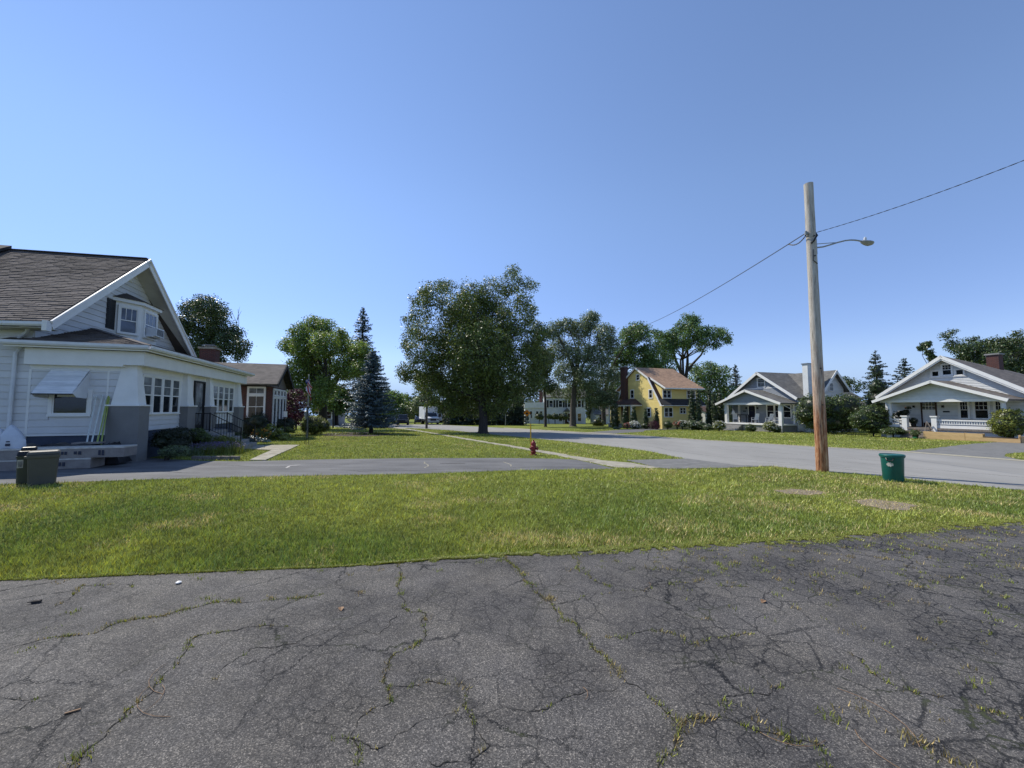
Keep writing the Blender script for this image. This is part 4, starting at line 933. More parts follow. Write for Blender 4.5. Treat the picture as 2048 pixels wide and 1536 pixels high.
for y0 in (-.72, 4.40): slabroof([(.42, y0, ze), (-10, y0, ze), (-10, 1.83, zr), (.42, 1.83, zr)], "roof_greybrown", bh, .12); bar((.46, y0, ze), (.46, 1.83, zr), .05, .26, "roof_black", bh, "rake_board"); slabroof([(.40, y0, ze - .14), (0, y0, ze - .14), (0, 1.83, zr - .14), (.40, 1.83, zr - .14)], "roof_black", bh, .02, "soffit")
MB().box(-16, -4.2, 2.0, 11, -.6, 3.3).build("wall", "red_brick", bh)
hp = [(-3.6, 1.4, 3.3), (-3.6, 11.6, 3.3), (-16.6, 11.6, 3.3), (-16.6, 1.4, 3.3)]; rp = [(-9.2, 6.5, 6.35), (-12, 6.5, 6.35)]
MB().add(hp + rp, [(0, 1, 4), (1, 2, 5, 4), (2, 3, 5), (3, 0, 4, 5), (0, 3, 2, 1)]).build("roof", "roof_greybrown", bh)
ch = MB().box(-5.3, -4.35, 3.0, 3.8, 3.5, 5.85).build("chimney", "red_brick", bh)
MB().box(-5.38, -4.27, 2.92, 3.88, 5.85, 5.98).build("chimney_cap", "concrete", ch); MB().box(-5.05, -4.6, 3.2, 3.6, 5.98, 6.12).build("flue", "concrete", ch); MB().box(-5.15, -4.5, 3.1, 3.7, 6.12, 6.18).build("flue_lid", "steel", ch)
rebase(bh, gz(BX, BY))

# ------------------------------------------------------------ grey bungalow across the street
X2, Y2 = 27.4, 49.8
h2 = thing("grey_house", "grey bungalow with white trimmed open porch and white chimney just left of the utility pole", "house", (X2, Y2, 0), HF)
Fw = Face((2.4, 0, 0), (0, -1, 0)); Ff = Face((0, 0, 0), (0, -1, 0)); Sr = Face((0, -7.6, 0), (1, 0, 0))
MB().box(.1, 2.4, -7.45, -.05, -1.5, -.32).build("porch_base", "concrete_grey", h2); MB().box(-.05, 2.4, -7.55, .05, -.32, -.16).build("porch_floor", "white_trim", h2)
for i in range(4): MB().box(-1.25 + i * .3, -.02, -2.6, -.35, -1.5, -1.0 + i * .2).build("step", "concrete_grey", h2)
for y in (-.22, -7.3): MB().box(-.02, .32, y - .17, y + .17, -.16, 2.05).build("column", "white_trim", h2)
for y in (-.22, -7.3): MB().box(2.2, 2.38, y - .1, y + .1, -.16, 2.05).build("pilaster", "white_trim", h2)
MB().box(-.05, .25, -7.6, .1, 2.05, 2.30).build("porch_beam", "white_trim", h2); MB().box(.25, 2.4, -7.6, -7.4, 2.05, 2.3).build("porch_beam", "white_trim", h2); MB().box(.25, 2.4, -.1, .1, 2.05, 2.3).build("porch_beam", "white_trim", h2)
MB().box(.25, 2.4, -7.4, -.1, 2.26, 2.30).build("porch_ceiling", "white_trim", h2)
siding(Ff, [(-.1, 2.3), (7.6, 2.3), (3.48, 3.74)][:3], .14, "grey_siding", h2)
for y0 in (.90, -7.86):
    slabroof([(-.55, y0, 2.22), (2.38, y0, 2.22), (2.38, -3.48, 3.86), (-.55, -3.48, 3.86)], "roof_grey", h2, .12)
    bar((-.58, y0, 2.24), (-.58, -3.48, 3.88), .06, .26, "white_trim", h2, "rake_board")
siding(Fw, [(-.9, -.16), (7.6, -.16), (7.6, 2.9), (3.3, 5.95), (-.9, 2.9)], .14, "grey_siding", h2)
for y0 in (1.5, -8.1):
    slabroof([(1.75, y0, 2.76), (13, y0, 2.76), (13, -3.3, 6.10), (1.75, -3.3, 6.10)], "roof_grey", h2, .14)
    bar((1.72, y0, 2.78), (1.72, -3.3, 6.12), .06, .30, "white_trim", h2, "rake_board")
MB().box(2.45, 12.5, -7.58, -7.5, -1.4, 2.9).box(2.45, 12.5, .8, .88, -1.4, 2.9).box(12.4, 12.5, -7.5, .8, -1.4, 2.9).build("wall", "white_clapboard", h2)
siding(Sr, [(2.4, -.9), (12.4, -.9), (12.4, 2.9), (2.4, 2.9)], .14, "white_clapboard", h2)
MB().box(2.3, 12.6, -7.7, .9, -1.6, -.9).build("foundation", "concrete_grey", h2); MB().fb(Sr, 2.38, 2.52, -.9, 2.9, 0, .04).build("corner_board", "white_trim", h2)
d2 = MB().fb(Fw, 1.45, 1.53, -.16, 2.0, 0, .06).fb(Fw, 2.42, 2.5, -.16, 2.0, 0, .06).fb(Fw, 1.53, 2.42, 1.92, 2.0, 0, .06).build("door", "white_trim", h2); MB().fb(Fw, 1.53, 2.42, -.14, 1.92, .0, .03).build("door_leaf", "dark_door", d2); MB().lathe([(.12, 0), (.2, .02), (.12, .04)], (2.34, -1.97, 1.3), 10).build("wreath", "pale_foliage", d2)
for (a0, a1) in ((4.0, 4.85), (5.0, 5.85), (6.0, 6.85)): window(Fw, a0, a1, .55, 2.0, h2, case=.09)
window(Fw, 2.92, 3.82, 4.25, 5.3, h2, glass="window_glass_pale", case=.1, rows=2)
MB().fb(Fw, 1.0, 5.6, 4.02, 4.14, .01, .045).build("belt_board", "white_trim", h2)
MB().fb(Fw, .7, 1.15, 1.2, 1.32, .02, .05).build("house_sign", "black_paint", h2); MB().fb(Fw, 1.15, 1.3, 1.55, 1.75, .02, .14).build("wall_lamp", "black_iron", h2); MB().fb(Fw, 2.7, 2.85, 1.55, 1.75, .02, .14).build("wall_lamp", "black_iron", h2)
c2 = MB().box(3.4, 5.0, -8.2, -7.62, -1.4, 6.6).build("chimney", "white_clapboard", h2)
FC = Face((0, -8.2, 0), (1, 0, 0)); q = MB()
for i in range(50): z = -.9 + i * .15; q.hexa([FC.p(3.42, z, .001), FC.p(4.98, z, .001), FC.p(4.98, z, .03), FC.p(3.42, z, .03), FC.p(3.42, z + .15, .001), FC.p(4.98, z + .15, .001), FC.p(4.98, z + .15, .008), FC.p(3.42, z + .15, .008)])
setp(q.build("chimney_siding", "white_clapboard", c2), kind='stuff'); MB().box(3.32, 5.08, -8.28, -7.55, 6.6, 6.72).build("chimney_cap", "steel", c2)
# cross wing
Sg = Face((0, -8.5, 0), (1, 0, 0))
siding(Sg, [(5.1, -.9), (8.7, -.9), (8.7, 3.9), (6.9, 5.75), (5.1, 3.9)], .14, "white_clapboard", h2)
MB().box(5.1, 8.7, -8.48, -7.6, -1.5, 3.9).build("wall", "white_clapboard", h2)
for x0 in (4.55, 9.25): slabroof([(x0, -9.0, 3.55), (x0, -3.3, 3.55), (6.9, -3.3, 5.96), (6.9, -9.0, 5.96)], "roof_grey", h2, .12); bar((x0, -9.02, 3.57), (6.9, -9.02, 5.98), .05, .25, "white_trim", h2, "rake_board")
window(Sg, 6.3, 6.95, 3.6, 4.5, h2, case=.06)
MB().tube([(.1, -7.6, 2.0), (1.9, -7.7, 1.3), (2.2, -7.75, -.7), (3.4, -7.9, -1.15)], .05, 6).build("downspout", "white_metal", h2); MB().tube([(-.1, -7.5, 2.0), (.0, -7.55, 1.6), (-.05, -7.5, -.9), (-.6, -7.9, -1.12), (-1.2, -8.4, -1.2)], .05, 6).build("downspout", "white_metal", h2)
rebase(h2, gz(X2, Y2))

# ------------------------------------------------------------ white bungalow at the right edge
X3, Y3 = 32.7, 34.5
h3 = thing("clapboard_house", "white clapboard bungalow with railed front porch at the right edge of the view", "house", (X3, Y3, 0), HF)
Fw = Face((2.2, 0, 0), (0, -1, 0)); Ff = Face((.02, 0, 0), (0, -1, 0)); Sr = Face((0, -8.2, 0), (1, 0, 0))
MB().box(.1, 2.2, -7.7, -.1, -1.5, -.12).build("porch_base", "white_clapboard", h3); MB().box(-.06, 2.2, -7.75, -.05, -.12, .04).build("porch_floor", "weathered_wood", h3)
for i in range(4): MB().box(-1.4 + i * .33, .0, -3.55, -1.95, -1.4, -.88 + i * .22).build("step", "weathered_wood", h3)
for y in (-.78, -7.3): MB().lathe([(.17, 0), (.17, .06), (.145, .1), (.125, 1.95), (.17, 2.0), (.17, 2.08)], (.18, y, .04), 14).build("column", "white_trim", h3, smooth=True)
MB().box(-.05, .28, -7.6, -.2, 2.12, 2.32).build("porch_beam", "white_trim", h3); MB().box(.28, 2.2, -7.6, -7.4, 2.12, 2.32).build("porch_beam", "white_trim", h3); MB().box(.28, 2.2, -.4, -.2, 2.12, 2.32).build("porch_beam", "white_trim", h3)
MB().box(.28, 2.2, -7.4, -.4, 2.28, 2.32).build("porch_ceiling", "white_trim", h3)
siding(Ff, [(-.1, 2.32), (7.7, 2.32), (3.88, 3.66)], .13, "white_clapboard", h3)
for y0 in (.10, -7.86):
    slabroof([(-.6, y0, 2.26), (2.18, y0, 2.26), (2.18, -3.88, 3.84), (-.6, -3.88, 3.84)], "roof_greybrown", h3, .12)
    bar((-.63, y0, 2.28), (-.63, -3.88, 3.86), .06, .22, "white_trim", h3, "rake_board")
siding(Fw, [(-.55, .04), (8.1, .04), (8.1, 2.75), (3.65, 5.80), (-.55, 2.75)], .13, "white_clapboard", h3)
P5 = 5.96; PB5 = 5.0
for y0 in (.98, -8.42):
    slabroof([(1.58, y0, 2.66), (12.5, y0, 2.66 - .0), (12.5, -3.65, PB5), (1.58, -3.65, P5)], "roof_greybrown", h3, .14)
    bar((1.55, y0, 2.68), (1.55, -3.65, P5 + .02), .06, .24, "white_trim", h3, "rake_board"); bar((1.60, y0, 2.46), (1.60, -3.65, P5 - .2), .05, .16, "white_trim", h3, "rake_moulding")
for (a0, a1, b0, b1, rc) in ((3.43, 3.98, 4.36, 5.22, 3), (2.78, 3.22, 4.30, 4.74, 0), (4.22, 4.66, 4.30, 4.74, 0)): window(Fw, a0, a1, b0, b1, h3, case=.1, cols=rc, rows=2 if rc else 0, hung=bool(rc))
MB().fb(Fw, 2.62, 4.82, 4.16, 4.26, .03, .08).build("sill_board", "white_trim", h3)
d3 = MB().fb(Fw, 1.92, 2.02, .04, 2.2, 0, .06).fb(Fw, 2.84, 2.94, .04, 2.2, 0, .06).fb(Fw, 2.02, 2.84, 2.12, 2.2, 0, .06).build("door", "brown_door", h3)
MB().fb(Fw, 2.02, 2.84, .06, 1.5, 0, .03).build("door_leaf", "white_trim", d3); MB().fb(Fw, 2.04, 2.82, .08, .40, .03, .04).build("kick_plate", "brown_door", d3); MB().fb(Fw, 2.02, 2.84, 1.5, 2.12, 0, .025).build("glass", "window_glass", d3)
for i in range(1, 4): MB().fb(Fw, 2.02 + i * .205 - .012, 2.02 + i * .205 + .012, 1.5, 2.12, .025, .04).build("muntin", "white_trim", d3)
MB().fb(Fw, 2.02, 2.84, 1.80, 1.82, .025, .038).build("muntin", "white_trim", d3)
for (a0, a1) in ((4.30, 4.76), (5.12, 5.84), (6.2, 6.66)): window(Fw, a0, a1, .82, 2.15, h3, case=.1, cols=3, rows=2)
MB().fb(Fw, 3.3, 3.7, 1.28, 1.40, .02, .05).build("house_sign", "black_paint", h3)
for a in (1.42, 3.26): MB().fb(Fw, a, a + .12, 1.68, 1.86, .02, .14).build("wall_lamp", "black_iron", h3)
for (y0, y1) in ((-2.0, -1.66), (-3.84, -3.52)): p = MB().box(-.08, .24, y0, y1, -.9, .90).build("railing_pier", "white_trim", h3); MB().box(-.13, .29, y0 - .05, y1 + .05, .90, 1.0).build("pier_cap", "white_trim", p)
for (y0, y1) in ((-1.66, -.65), (-7.2, -3.84)):
    rl = MB().box(.02, .14, y0, y1, .62, .72).box(.04, .12, y0, y1, .34, .40).box(.03, .12, y0, y1, .04, .26).build("railing", "white_trim", h3); k = int((y1 - y0) / .13)
    for i in range(1, k): y = y0 + (y1 - y0) * i / k; MB().box(.06, .10, y - .022, y + .022, .40, .62).build("baluster", "white_trim", rl)
siding(Sr, [(2.2, -.8), (12, -.8), (12, 2.6), (2.2, 2.6)], .13, "white_clapboard", h3); MB().box(2.3, 12, -8.18, .5, -1.5, -.8).build("foundation", "concrete_grey", h3)
MB().box(2.3, 12, .42, .5, -.8, 2.6).box(11.9, 12, -8.1, .4, -.8, 2.6).build("wall", "white_clapboard", h3)
c3 = MB().box(6.6, 7.3, -5.0, -4.3, 4.0, 6.1).build("chimney", "red_brick", h3); MB().box(6.52, 7.38, -5.08, -4.22, 6.1, 6.22).build("chimney_cap", "concrete_grey", c3)
slabroof([(7.2, -14, 2.9), (7.2, -5.6, 2.9), (10, -5.6, 4.75), (10, -14, 4.75)], "roof_grey", h3, .14); slabroof([(12.8, -14, 2.9), (12.8, -5.6, 2.9), (10, -5.6, 4.75), (10, -14, 4.75)], "roof_grey", h3, .14)
MB().box(7.6, 12.4, -13.6, -8.2, -1.5, 3.1).build("wall", "white_clapboard", h3); MB().tube([(2.0, -8.35, 2.5), (2.1, -8.3, 2.0), (2.1, -8.3, -.9)], .05, 6).build("downspout", "white_metal", h3)
rebase(h3, gz(X3, Y3))

# raised timber bed in front of its porch: three planks high, each board its own piece
tb = thing("raised_bed", "raised garden bed of new pale timber in front of the right-hand porch", "planter", (X3, Y3, 0), HF)
z0 = gz(X3, Y3) + .50
for i in range(3):
    for j, (y0, y1) in enumerate(((-5.9, -3.62), (-8.5, -5.92))):
        if i == 2 and j == 1: y0 = -6.8
        MB().box(-1.45, -1.39, y0, y1, z0 - .6 + i * .265, z0 - .6 + .258 + i * .265).build("plank", "new_timber", tb)
for y in (-3.7, -5.9, -6.8, -8.45): MB().box(-1.38, -1.28, y - .05, y + .05, z0 - .5, z0 + .20).build("post", "new_timber", tb)
MB().box(-1.38, -.1, -8.5, -8.44, z0 - .5, z0 + .1).build("plank", "new_timber", tb); MB().box(-1.38, -.1, -8.42, -3.7, z0 - .8, z0 - .05).build("soil", "mulch", tb)
MB().box(-1.38, -.1, -3.66, -3.60, z0 - .5, z0 + .18).build("plank", "new_timber", tb)
rebase(tb, gz(X3, Y3))

# ------------------------------------------------------------ yellow gambrel house
X4, Y4 = 20.73, 52.45
h4 = thing("yellow_house", "yellow clapboard gambrel house with tan shingle roof and long dormer behind the flower beds", "house", (X4, Y4, 0), HF)
Fw = Face((0, 0, 0), (0, -1, 0)); Sr = Face((0, .5, 0), (1, 0, 0)); Sd = Face((0, .72, 0), (1, 0, 0))
gam = [(-10.5, -1.2), (-.5, -1.2), (-.5, 2.35), (-2.95, 5.85), (-5.85, 7.6), (-8.75, 5.85), (-10.5, 2.35)]
siding(Fw, gam, .16, "yellow_siding", h4, False)
siding(Sr, [(0, -1.2), (6.5, -1.2), (6.5, 2.6), (0, 2.6)], .16, "yellow_siding", h4); siding(Sd, [(.3, 2.6), (6.3, 2.6), (6.3, 4.5), (.3, 4.5)], .16, "yellow_siding", h4)
MB().box(6.4, 6.5, .6, 10.4, -1.2, 5.0).box(.1, 6.4, 10.3, 10.4, -1.2, 4.6).build("wall", "yellow_siding", h4)
MB().prism([(.3, .72, 2.9), (.3, .72, 4.45), (.3, 2.9, 5.7)], (.12, 0, 0)).build("dormer_cheek", "yellow_siding", h4)
# roofs: upper planes run out over the dormers, lower gambrel slopes show at the gable
slabroof([(-.3, 2.9, 6.08), (6.8, 2.9, 6.08), (6.8, 5.85, 7.80), (-.3, 5.85, 7.80)], "roof_tan", h4, .12); slabroof([(-.3, 8.8, 6.08), (6.8, 8.8, 6.08), (6.8, 5.85, 7.80), (-.3, 5.85, 7.80)], "roof_tan", h4, .12)
slabroof([(.05, -.25, 4.42), (6.8, -.25, 4.42), (6.8, 2.92, 6.10), (.05, 2.92, 6.10)], "roof_tan", h4, .12); slabroof([(.05, 11.6, 4.5), (6.8, 11.6, 4.5), (6.8, 8.8, 6.1), (.05, 8.8, 6.1)], "roof_tan", h4, .12)
for (ya, za, yb, zb2) in ((.15, 2.05, 2.9, 6.08), (10.85, 2.05, 8.8, 6.08)):
    slabroof([(-.3, ya, za), (.3, ya, za), (.3, yb, zb2), (-.3, yb, zb2)], "roof_maroon", h4, .12); bar((-.33, ya, za), (-.33, yb, zb2), .06, .24, "white_trim", h4, "rake_board"); bar((-.33, yb, zb2), (-.33, 5.85, 7.82), .06, .24, "white_trim", h4, "rake_board")
bar((.02, -.27, 4.44), (.02, 2.92, 6.12), .06, .22, "white_trim", h4, "rake_board"); bar((.02, 11.62, 4.52), (.02, 8.8, 6.12), .06, .22, "white_trim", h4, "rake_board"); bar((0, -.3, 4.42), (6.8, -.3, 4.42), .06, .16, "white_trim", h4, "fascia")
slabroof([(-.4, -.35, 2.1), (6.9, -.35, 2.1), (6.9, .68, 2.95), (-.4, .68, 2.95)], "roof_black", h4, .1, "pent_roof"); MB().box(-.4, 6.9, -.33, .48, 1.94, 2.03).build("soffit", "white_trim", h4)
for (a, b, c, d) in ((-5.86, -5.22, 5.86, 6.66), (-7.35, -6.62, 3.2, 4.4), (-3.05, -2.38, 3.1, 4.25), (-3.5, -2.85, .42, 1.65)): window(Fw, a, b, c, d, h4, case=.11)
for (F_, a, b, c, d) in ((Sd, .40, 1.02, 3.05, 4.15), (Sd, 1.10, 1.72, 3.05, 4.15), (Sr, .40, 1.02, .45, 1.7), (Sr, 1.10, 1.72, .45, 1.7), (Sr, 3.05, 3.48, .9, 1.7), (Sr, 3.56, 3.98, .9, 1.7), (Sd, 4.55, 5.2, 3.05, 4.15), (Sd, 5.3, 5.95, 3.05, 4.15)): window(F_, a, b, c, d, h4, case=.09)
c4_ = MB().box(-.62, -.02, 8.0, 9.1, -1.2, 8.05).build("chimney", "red_brick", h4); MB().box(-.70, .06, 7.92, 9.18, 8.05, 8.2).build("chimney_cap", "concrete_grey", c4_)
MB().add([(-2.0, 4.6, 2.15), (-2.0, 10.9, 2.15), (0, 10.9, 2.15), (0, 4.6, 2.15), (-.6, 6.2, 3.0), (-.6, 9.4, 3.0), (-.02, 9.4, 3.05), (-.02, 6.2, 3.05)], [(0, 1, 5, 4), (0, 4, 7, 3), (1, 2, 6, 5), (4, 5, 6, 7), (0, 3, 2, 1)]).build("porch_roof", "roof_maroon", h4)
MB().box(-1.9, -.01, 4.7, 10.8, 1.95, 2.14).build("porch_beam", "white_trim", h4)
for y in (4.85, 6.6, 8.6, 10.65): MB().box(-1.88, -1.68, y - .1, y + .1, -1.2, 1.95).build("porch_post", "white_trim", h4)
MB().box(-1.9, 0, 4.7, 10.8, -1.3, -.8).build("porch_floor", "concrete_grey", h4)
MB().box(0, 4, 10.5, 13.2, -1.2, 1.75).build("sunroom_wall", "yellow_siding", h4); MB().box(-.3, 4.3, 10.3, 13.5, 1.75, 1.95).build("sunroom_roof", "roof_greybrown", h4)
window(Fw, -11.7, -11.1, .2, 1.4, h4, case=.08); window(Fw, -12.8, -12.2, .2, 1.4, h4, case=.08)
rebase(h4, gz(X4, Y4))

# ------------------------------------------------------------ white colonial far behind the trees
h5 = thing("colonial_house", "white two storey house with roof deck and dark shutters behind the far street trees", "house", (0, 86, 0), 0); zg = gz(8, 86)
Fc = Face((0, 0, 0), (1, 0, 0))
MB().box(7.6, 16.4, .02, 8, zg - .3, 4.1).build("wall", "white_clapboard", h5)
MB().prism([(7.2, -.3, 4.0), (16.8, -.3, 4.0), (16.8, 4, 6.2), (7.2, 4, 6.2)], (0, 0, .12)).prism([(7.2, 8.3, 4.0), (16.8, 8.3, 4.0), (16.8, 4, 6.2), (7.2, 4, 6.2)], (0, 0, .12)).build("roof", "roof_grey", h5)
MB().prism([(7.6, 0, 4.1), (7.6, 8, 4.1), (7.6, 4, 6.1)], (.1, 0, 0)).prism([(16.3, 0, 4.1), (16.3, 8, 4.1), (16.3, 4, 6.1)], (.1, 0, 0)).build("gable", "white_clapboard", h5)
for (a, b) in ((8.3, 9.1), (10.4, 11.2), (12.4, 13.2), (14.6, 15.4)):
    window(Fc, a, b, 1.9, 3.4, h5, case=.1); 
    if a > 10: window(Fc, a, b, -1.2, .5, h5, case=.1)
    for s in (a - .55, b + .12): MB().fb(Fc, s, s + .42, 1.85, 3.45, 0, .05).build("shutter", "black_paint", h5)
FS = Face((7.6, 0, 0), (0, -1, 0)); window(FS, -3.2, -2.3, 1.9, 3.4, h5, case=.1); window(FS, -6.8, -5.9, 1.9, 3.4, h5, case=.1)
MB().box(2.9, 7.5, -.2, 6, zg - .3, 1.7).build("sunroom_wall", "white_clapboard", h5); MB().box(2.7, 7.6, -.4, 6.2, 1.7, 1.9).build("sunroom_roof", "white_trim", h5)
MB().box(2.8, 7.55, -.35, -.25, 1.9, 2.95).box(2.8, 2.9, -.25, 6.1, 1.9, 2.95).build("roof_deck_rail", "white_trim", h5)
F6 = Face((0, -.2, 0), (1, 0, 0))
for a in (3.1, 3.9, 5.3, 6.2): window(F6, a, a + .6, -.6, 1.0, h5, case=.07)
c5 = MB().box(6.3, 6.95, 2.6, 3.6, 1.9, 5.7).build("chimney", "red_brick", h5); MB().box(6.2, 7.05, 2.5, 3.7, 5.7, 5.85).build("chimney_cap", "concrete_grey", c5)
MB().prism([(11.4, -1.4, .9), (12.9, -1.4, .9), (12.15, -1.4, 1.7)], (0, 1.4, 0)).build("portico_roof", "roof_grey", h5); d5 = MB().fb(Fc, 11.75, 12.6, zg, .6, 0, .05).build("door", "brown_door", h5)
for x in (11.5, 12.8): MB().box(x - .08, x + .08, -1.35, -1.2, zg, .9).build("column", "white_trim", h5)
rebase(h5, zg)

def smallhouse(name, label, px, py0, pw, Y, hw, rot, depth, wallmat, roofmat, ridge, win=2, w2=None, roofh=1.6):
    c = AT(px, py0, Y); x, y = c.x, c.y; z = gz(x, y); o = thing(name, label, "house", (x, y, z), rot); wd = pw / 770 * Y
    MB().box(-wd / 2, wd / 2, 0, depth, -.2, hw).build("wall", wallmat, o)
    if ridge == 'x':
        for s in (-.4, depth + .4): slabroof([(-wd / 2 - .4, s, hw - .1), (wd / 2 + .4, s, hw - .1), (wd / 2 + .4, depth / 2, hw + roofh), (-wd / 2 - .4, depth / 2, hw + roofh)], roofmat, o, .12)
        for s in (-wd / 2 + .01, wd / 2 - .11): MB().prism([(s, 0, hw), (s, depth, hw), (s, depth / 2, hw + roofh - .15)], (.1, 0, 0)).build("gable", wallmat, o)
    else:
        for s in (-wd / 2 - .4, wd / 2 + .4): slabroof([(s, -.5, hw - .1), (s, depth + .4, hw - .1), (0, depth + .4, hw + roofh), (0, -.5, hw + roofh)], roofmat, o, .12)
        MB().prism([(-wd / 2, .01, hw), (wd / 2, .01, hw), (0, .01, hw + roofh - .2)], (0, .1, 0)).build("gable", wallmat, o)
    F_ = Face((0, 0, 0), (1, 0, 0))
    for i in range(win): a = -wd / 2 + wd * (i + .5) / win; window(F_, a - .4, a + .4, 1.0, 2.2, o, case=.1)
    return o
smallhouse("grey_cottage", "grey cottage with tan roof glimpsed beyond the clipped globe shrub", 650, 840, 26, 60, 2.3, 10, 8, "grey_siding", "roof_tan", 'y', roofh=1.5)
smallhouse("white_garage", "small white garage with grey roof behind the yellow house driveway", 1212, 840, 40, 85, 2.2, 0, 6, "white_clapboard", "roof_grey", 'x', win=2, roofh=1.7)
smallhouse("blue_house", "pale blue house with teal metal roof showing between the grey bungalow and the column shrub", 1712, 800, 56, 78, 4.3, 12, 8, "pale_blue_wall", "roof_greybrown", 'x', win=3, roofh=2.2)
smallhouse("teal_roofed_shed", "white gabled annexe with pale teal metal roof left of the blue house", 1696, 800, 18, 74, 4.6, 12, 5, "pale_blue_wall", "roof_teal", 'y', win=2, roofh=1.9)
smallhouse("maroon_roofed_garage", "low garage with dull roof between the yellow house and the grey bungalow", 1424, 830, 34, 78, 2.9, 18, 6, "beige_soffit", "roof_maroon", 'x', win=1, roofh=1.2)
# ============================================================ TREES AND PLANTS
def trunk_at(px, py): return G(px, py)
# the big maple by the pavement
Z = 36.7
mp = [(1022, 566, 26), (1026, 540, 12), (1052, 570, 14), (1046, 600, 20), (1058, 640, 16), (945, 592, 34), (985, 592, 38), (868, 592, 32), (884, 572, 14), (842, 628, 26), (822, 668, 20), (846, 662, 26), (815, 745, 22), (842, 735, 30), (870, 700, 36),
      (930, 660, 58), (985, 660, 62), (1035, 690, 40), (900, 740, 46), (950, 750, 60), (1005, 750, 58), (1050, 730, 36), (880, 790, 34), (905, 815, 24), (940, 805, 34), (985, 805, 36), (1020, 790, 30), (1030, 640, 40), (920, 615, 36), (1078, 672, 22), (1084, 720, 26), (1070, 765, 24), (900, 640, 30), (812, 690, 12), (808, 752, 14), (830, 700, 22), (850, 590, 16), (900, 575, 14), (1068, 572, 9), (832, 600, 12), (818, 640, 12), (862, 760, 36), (1062, 620, 14), (1070, 700, 20)]
tree("maple_tree", "largest dark green maple tree standing beside the pavement in the middle of the view", "tree", G(966, 867),
     [PB(x, y, r, Z, random.uniform(-2.4, 2.4)) for x, y, r in mp] + [PB(960, 700, 70, Z, -2.5), PB(960, 700, 70, Z, 2.5), PB(930, 770, 50, Z, 2.5), PB(1000, 770, 50, Z, 2.5), PB(950, 630, 50, Z, 1.5), PB(880, 700, 40, Z, 1.5)], r=.42, fork=.12, n=165000, leaf=.155, clump=.29, mat="leaf_maple", limbs=16, shell=.5)
# second maple across the street
Z = 63
tree("street_maple", "tall open green maple across the street, left of the yellow house", "tree", G(1146, 853),
     [PB(x, y, r, Z, random.uniform(-3, 3)) for x, y, r in [(1112, 660, 20), (1135, 652, 18), (1182, 645, 20), (1186, 634, 12), (1160, 660, 24), (1210, 670, 24), (1120, 700, 26), (1160, 705, 30), (1200, 710, 30), (1225, 690, 16), (1130, 745, 26), (1175, 755, 30), (1215, 755, 26), (1110, 780, 16), (1145, 785, 22), (1190, 795, 26), (1220, 800, 18), (1100, 668, 10)]],
     r=.5, fork=.28, n=48000, leaf=.24, clump=.48, mat="leaf_grey", bark="bark_grey", limbs=14, shell=.5, group=None)
Z = 76
tree("back_maple", "green tree standing right behind the chimney of the yellow house", "tree", (18.5, 78),
     [PB(x, y, r, Z, random.uniform(-3, 3)) for x, y, r in [(1318, 715, 20), (1335, 735, 18), (1300, 735, 22), (1255, 672, 16), (1278, 655, 12), (1265, 670, 22), (1285, 665, 18), (1250, 700, 20), (1240, 720, 20), (1275, 715, 26), (1300, 700, 20), (1290, 740, 22), (1245, 760, 22), (1310, 735, 16), (1320, 690, 12)]],
     r=.45, fork=.3, n=24000, leaf=.34, clump=.5, mat="leaf_mid", limbs=10, shell=.5)
Z = 82
tree("forked_tree", "tall spreading tree with bare dark forked limbs rising above the yellow house roof", "tree", (38.5, 86),
     [PB(x, y, r, Z, random.uniform(-2, 2)) for x, y, r in [(1378, 645, 20), (1385, 665, 22), (1362, 680, 20), (1345, 668, 14), (1400, 675, 18), (1425, 672, 18), (1448, 672, 13), (1335, 690, 16), (1320, 672, 10), (1405, 695, 12), (1432, 690, 11), (1372, 690, 13), (1340, 700, 13), (1310, 668, 12), (1362, 655, 14), (1412, 662, 12), (1440, 662, 10), (1455, 682, 9), (1335, 712, 14), (1392, 640, 12), (1330, 675, 12), (1345, 690, 16)]],
     r=.30, fork=.10, n=19000, leaf=.32, clump=.42, mat="leaf_mid", limbs=16, shell=.4, open_=True,
     extra=[([AT(1366, 835, 86), AT(1366, 775, 86), AT(1362, 745, 86), AT(1352, 722, 85), AT(1346, 700, 84), AT(1343, 672, 84)], .55, .10), ([AT(1362, 748, 86), AT(1361, 722, 86), AT(1367, 700, 87), AT(1364, 680, 87)], .26, .07), ([AT(1367, 790, 86), AT(1372, 755, 86), AT(1375, 725, 86), AT(1375, 695, 86), AT(1380, 655, 86)], .50, .10), ([AT(1373, 745, 86), AT(1386, 727, 86), AT(1402, 710, 86), AT(1412, 690, 86), AT(1436, 672, 86)], .32, .08)])
tree("round_tree", "rounded mid green tree between the forked tree and the small spruce", "tree", (42, 92),
     [PB(x, y, r, 90, random.uniform(-3, 3)) for x, y, r in [(1415, 745, 24), (1440, 750, 22), (1395, 760, 22), (1425, 780, 26), (1455, 785, 18), (1400, 790, 20), (1385, 735, 12)]],
     r=.45, fork=.2, n=12000, leaf=.36, clump=.5, mat="leaf_mid", limbs=8, shell=.5)
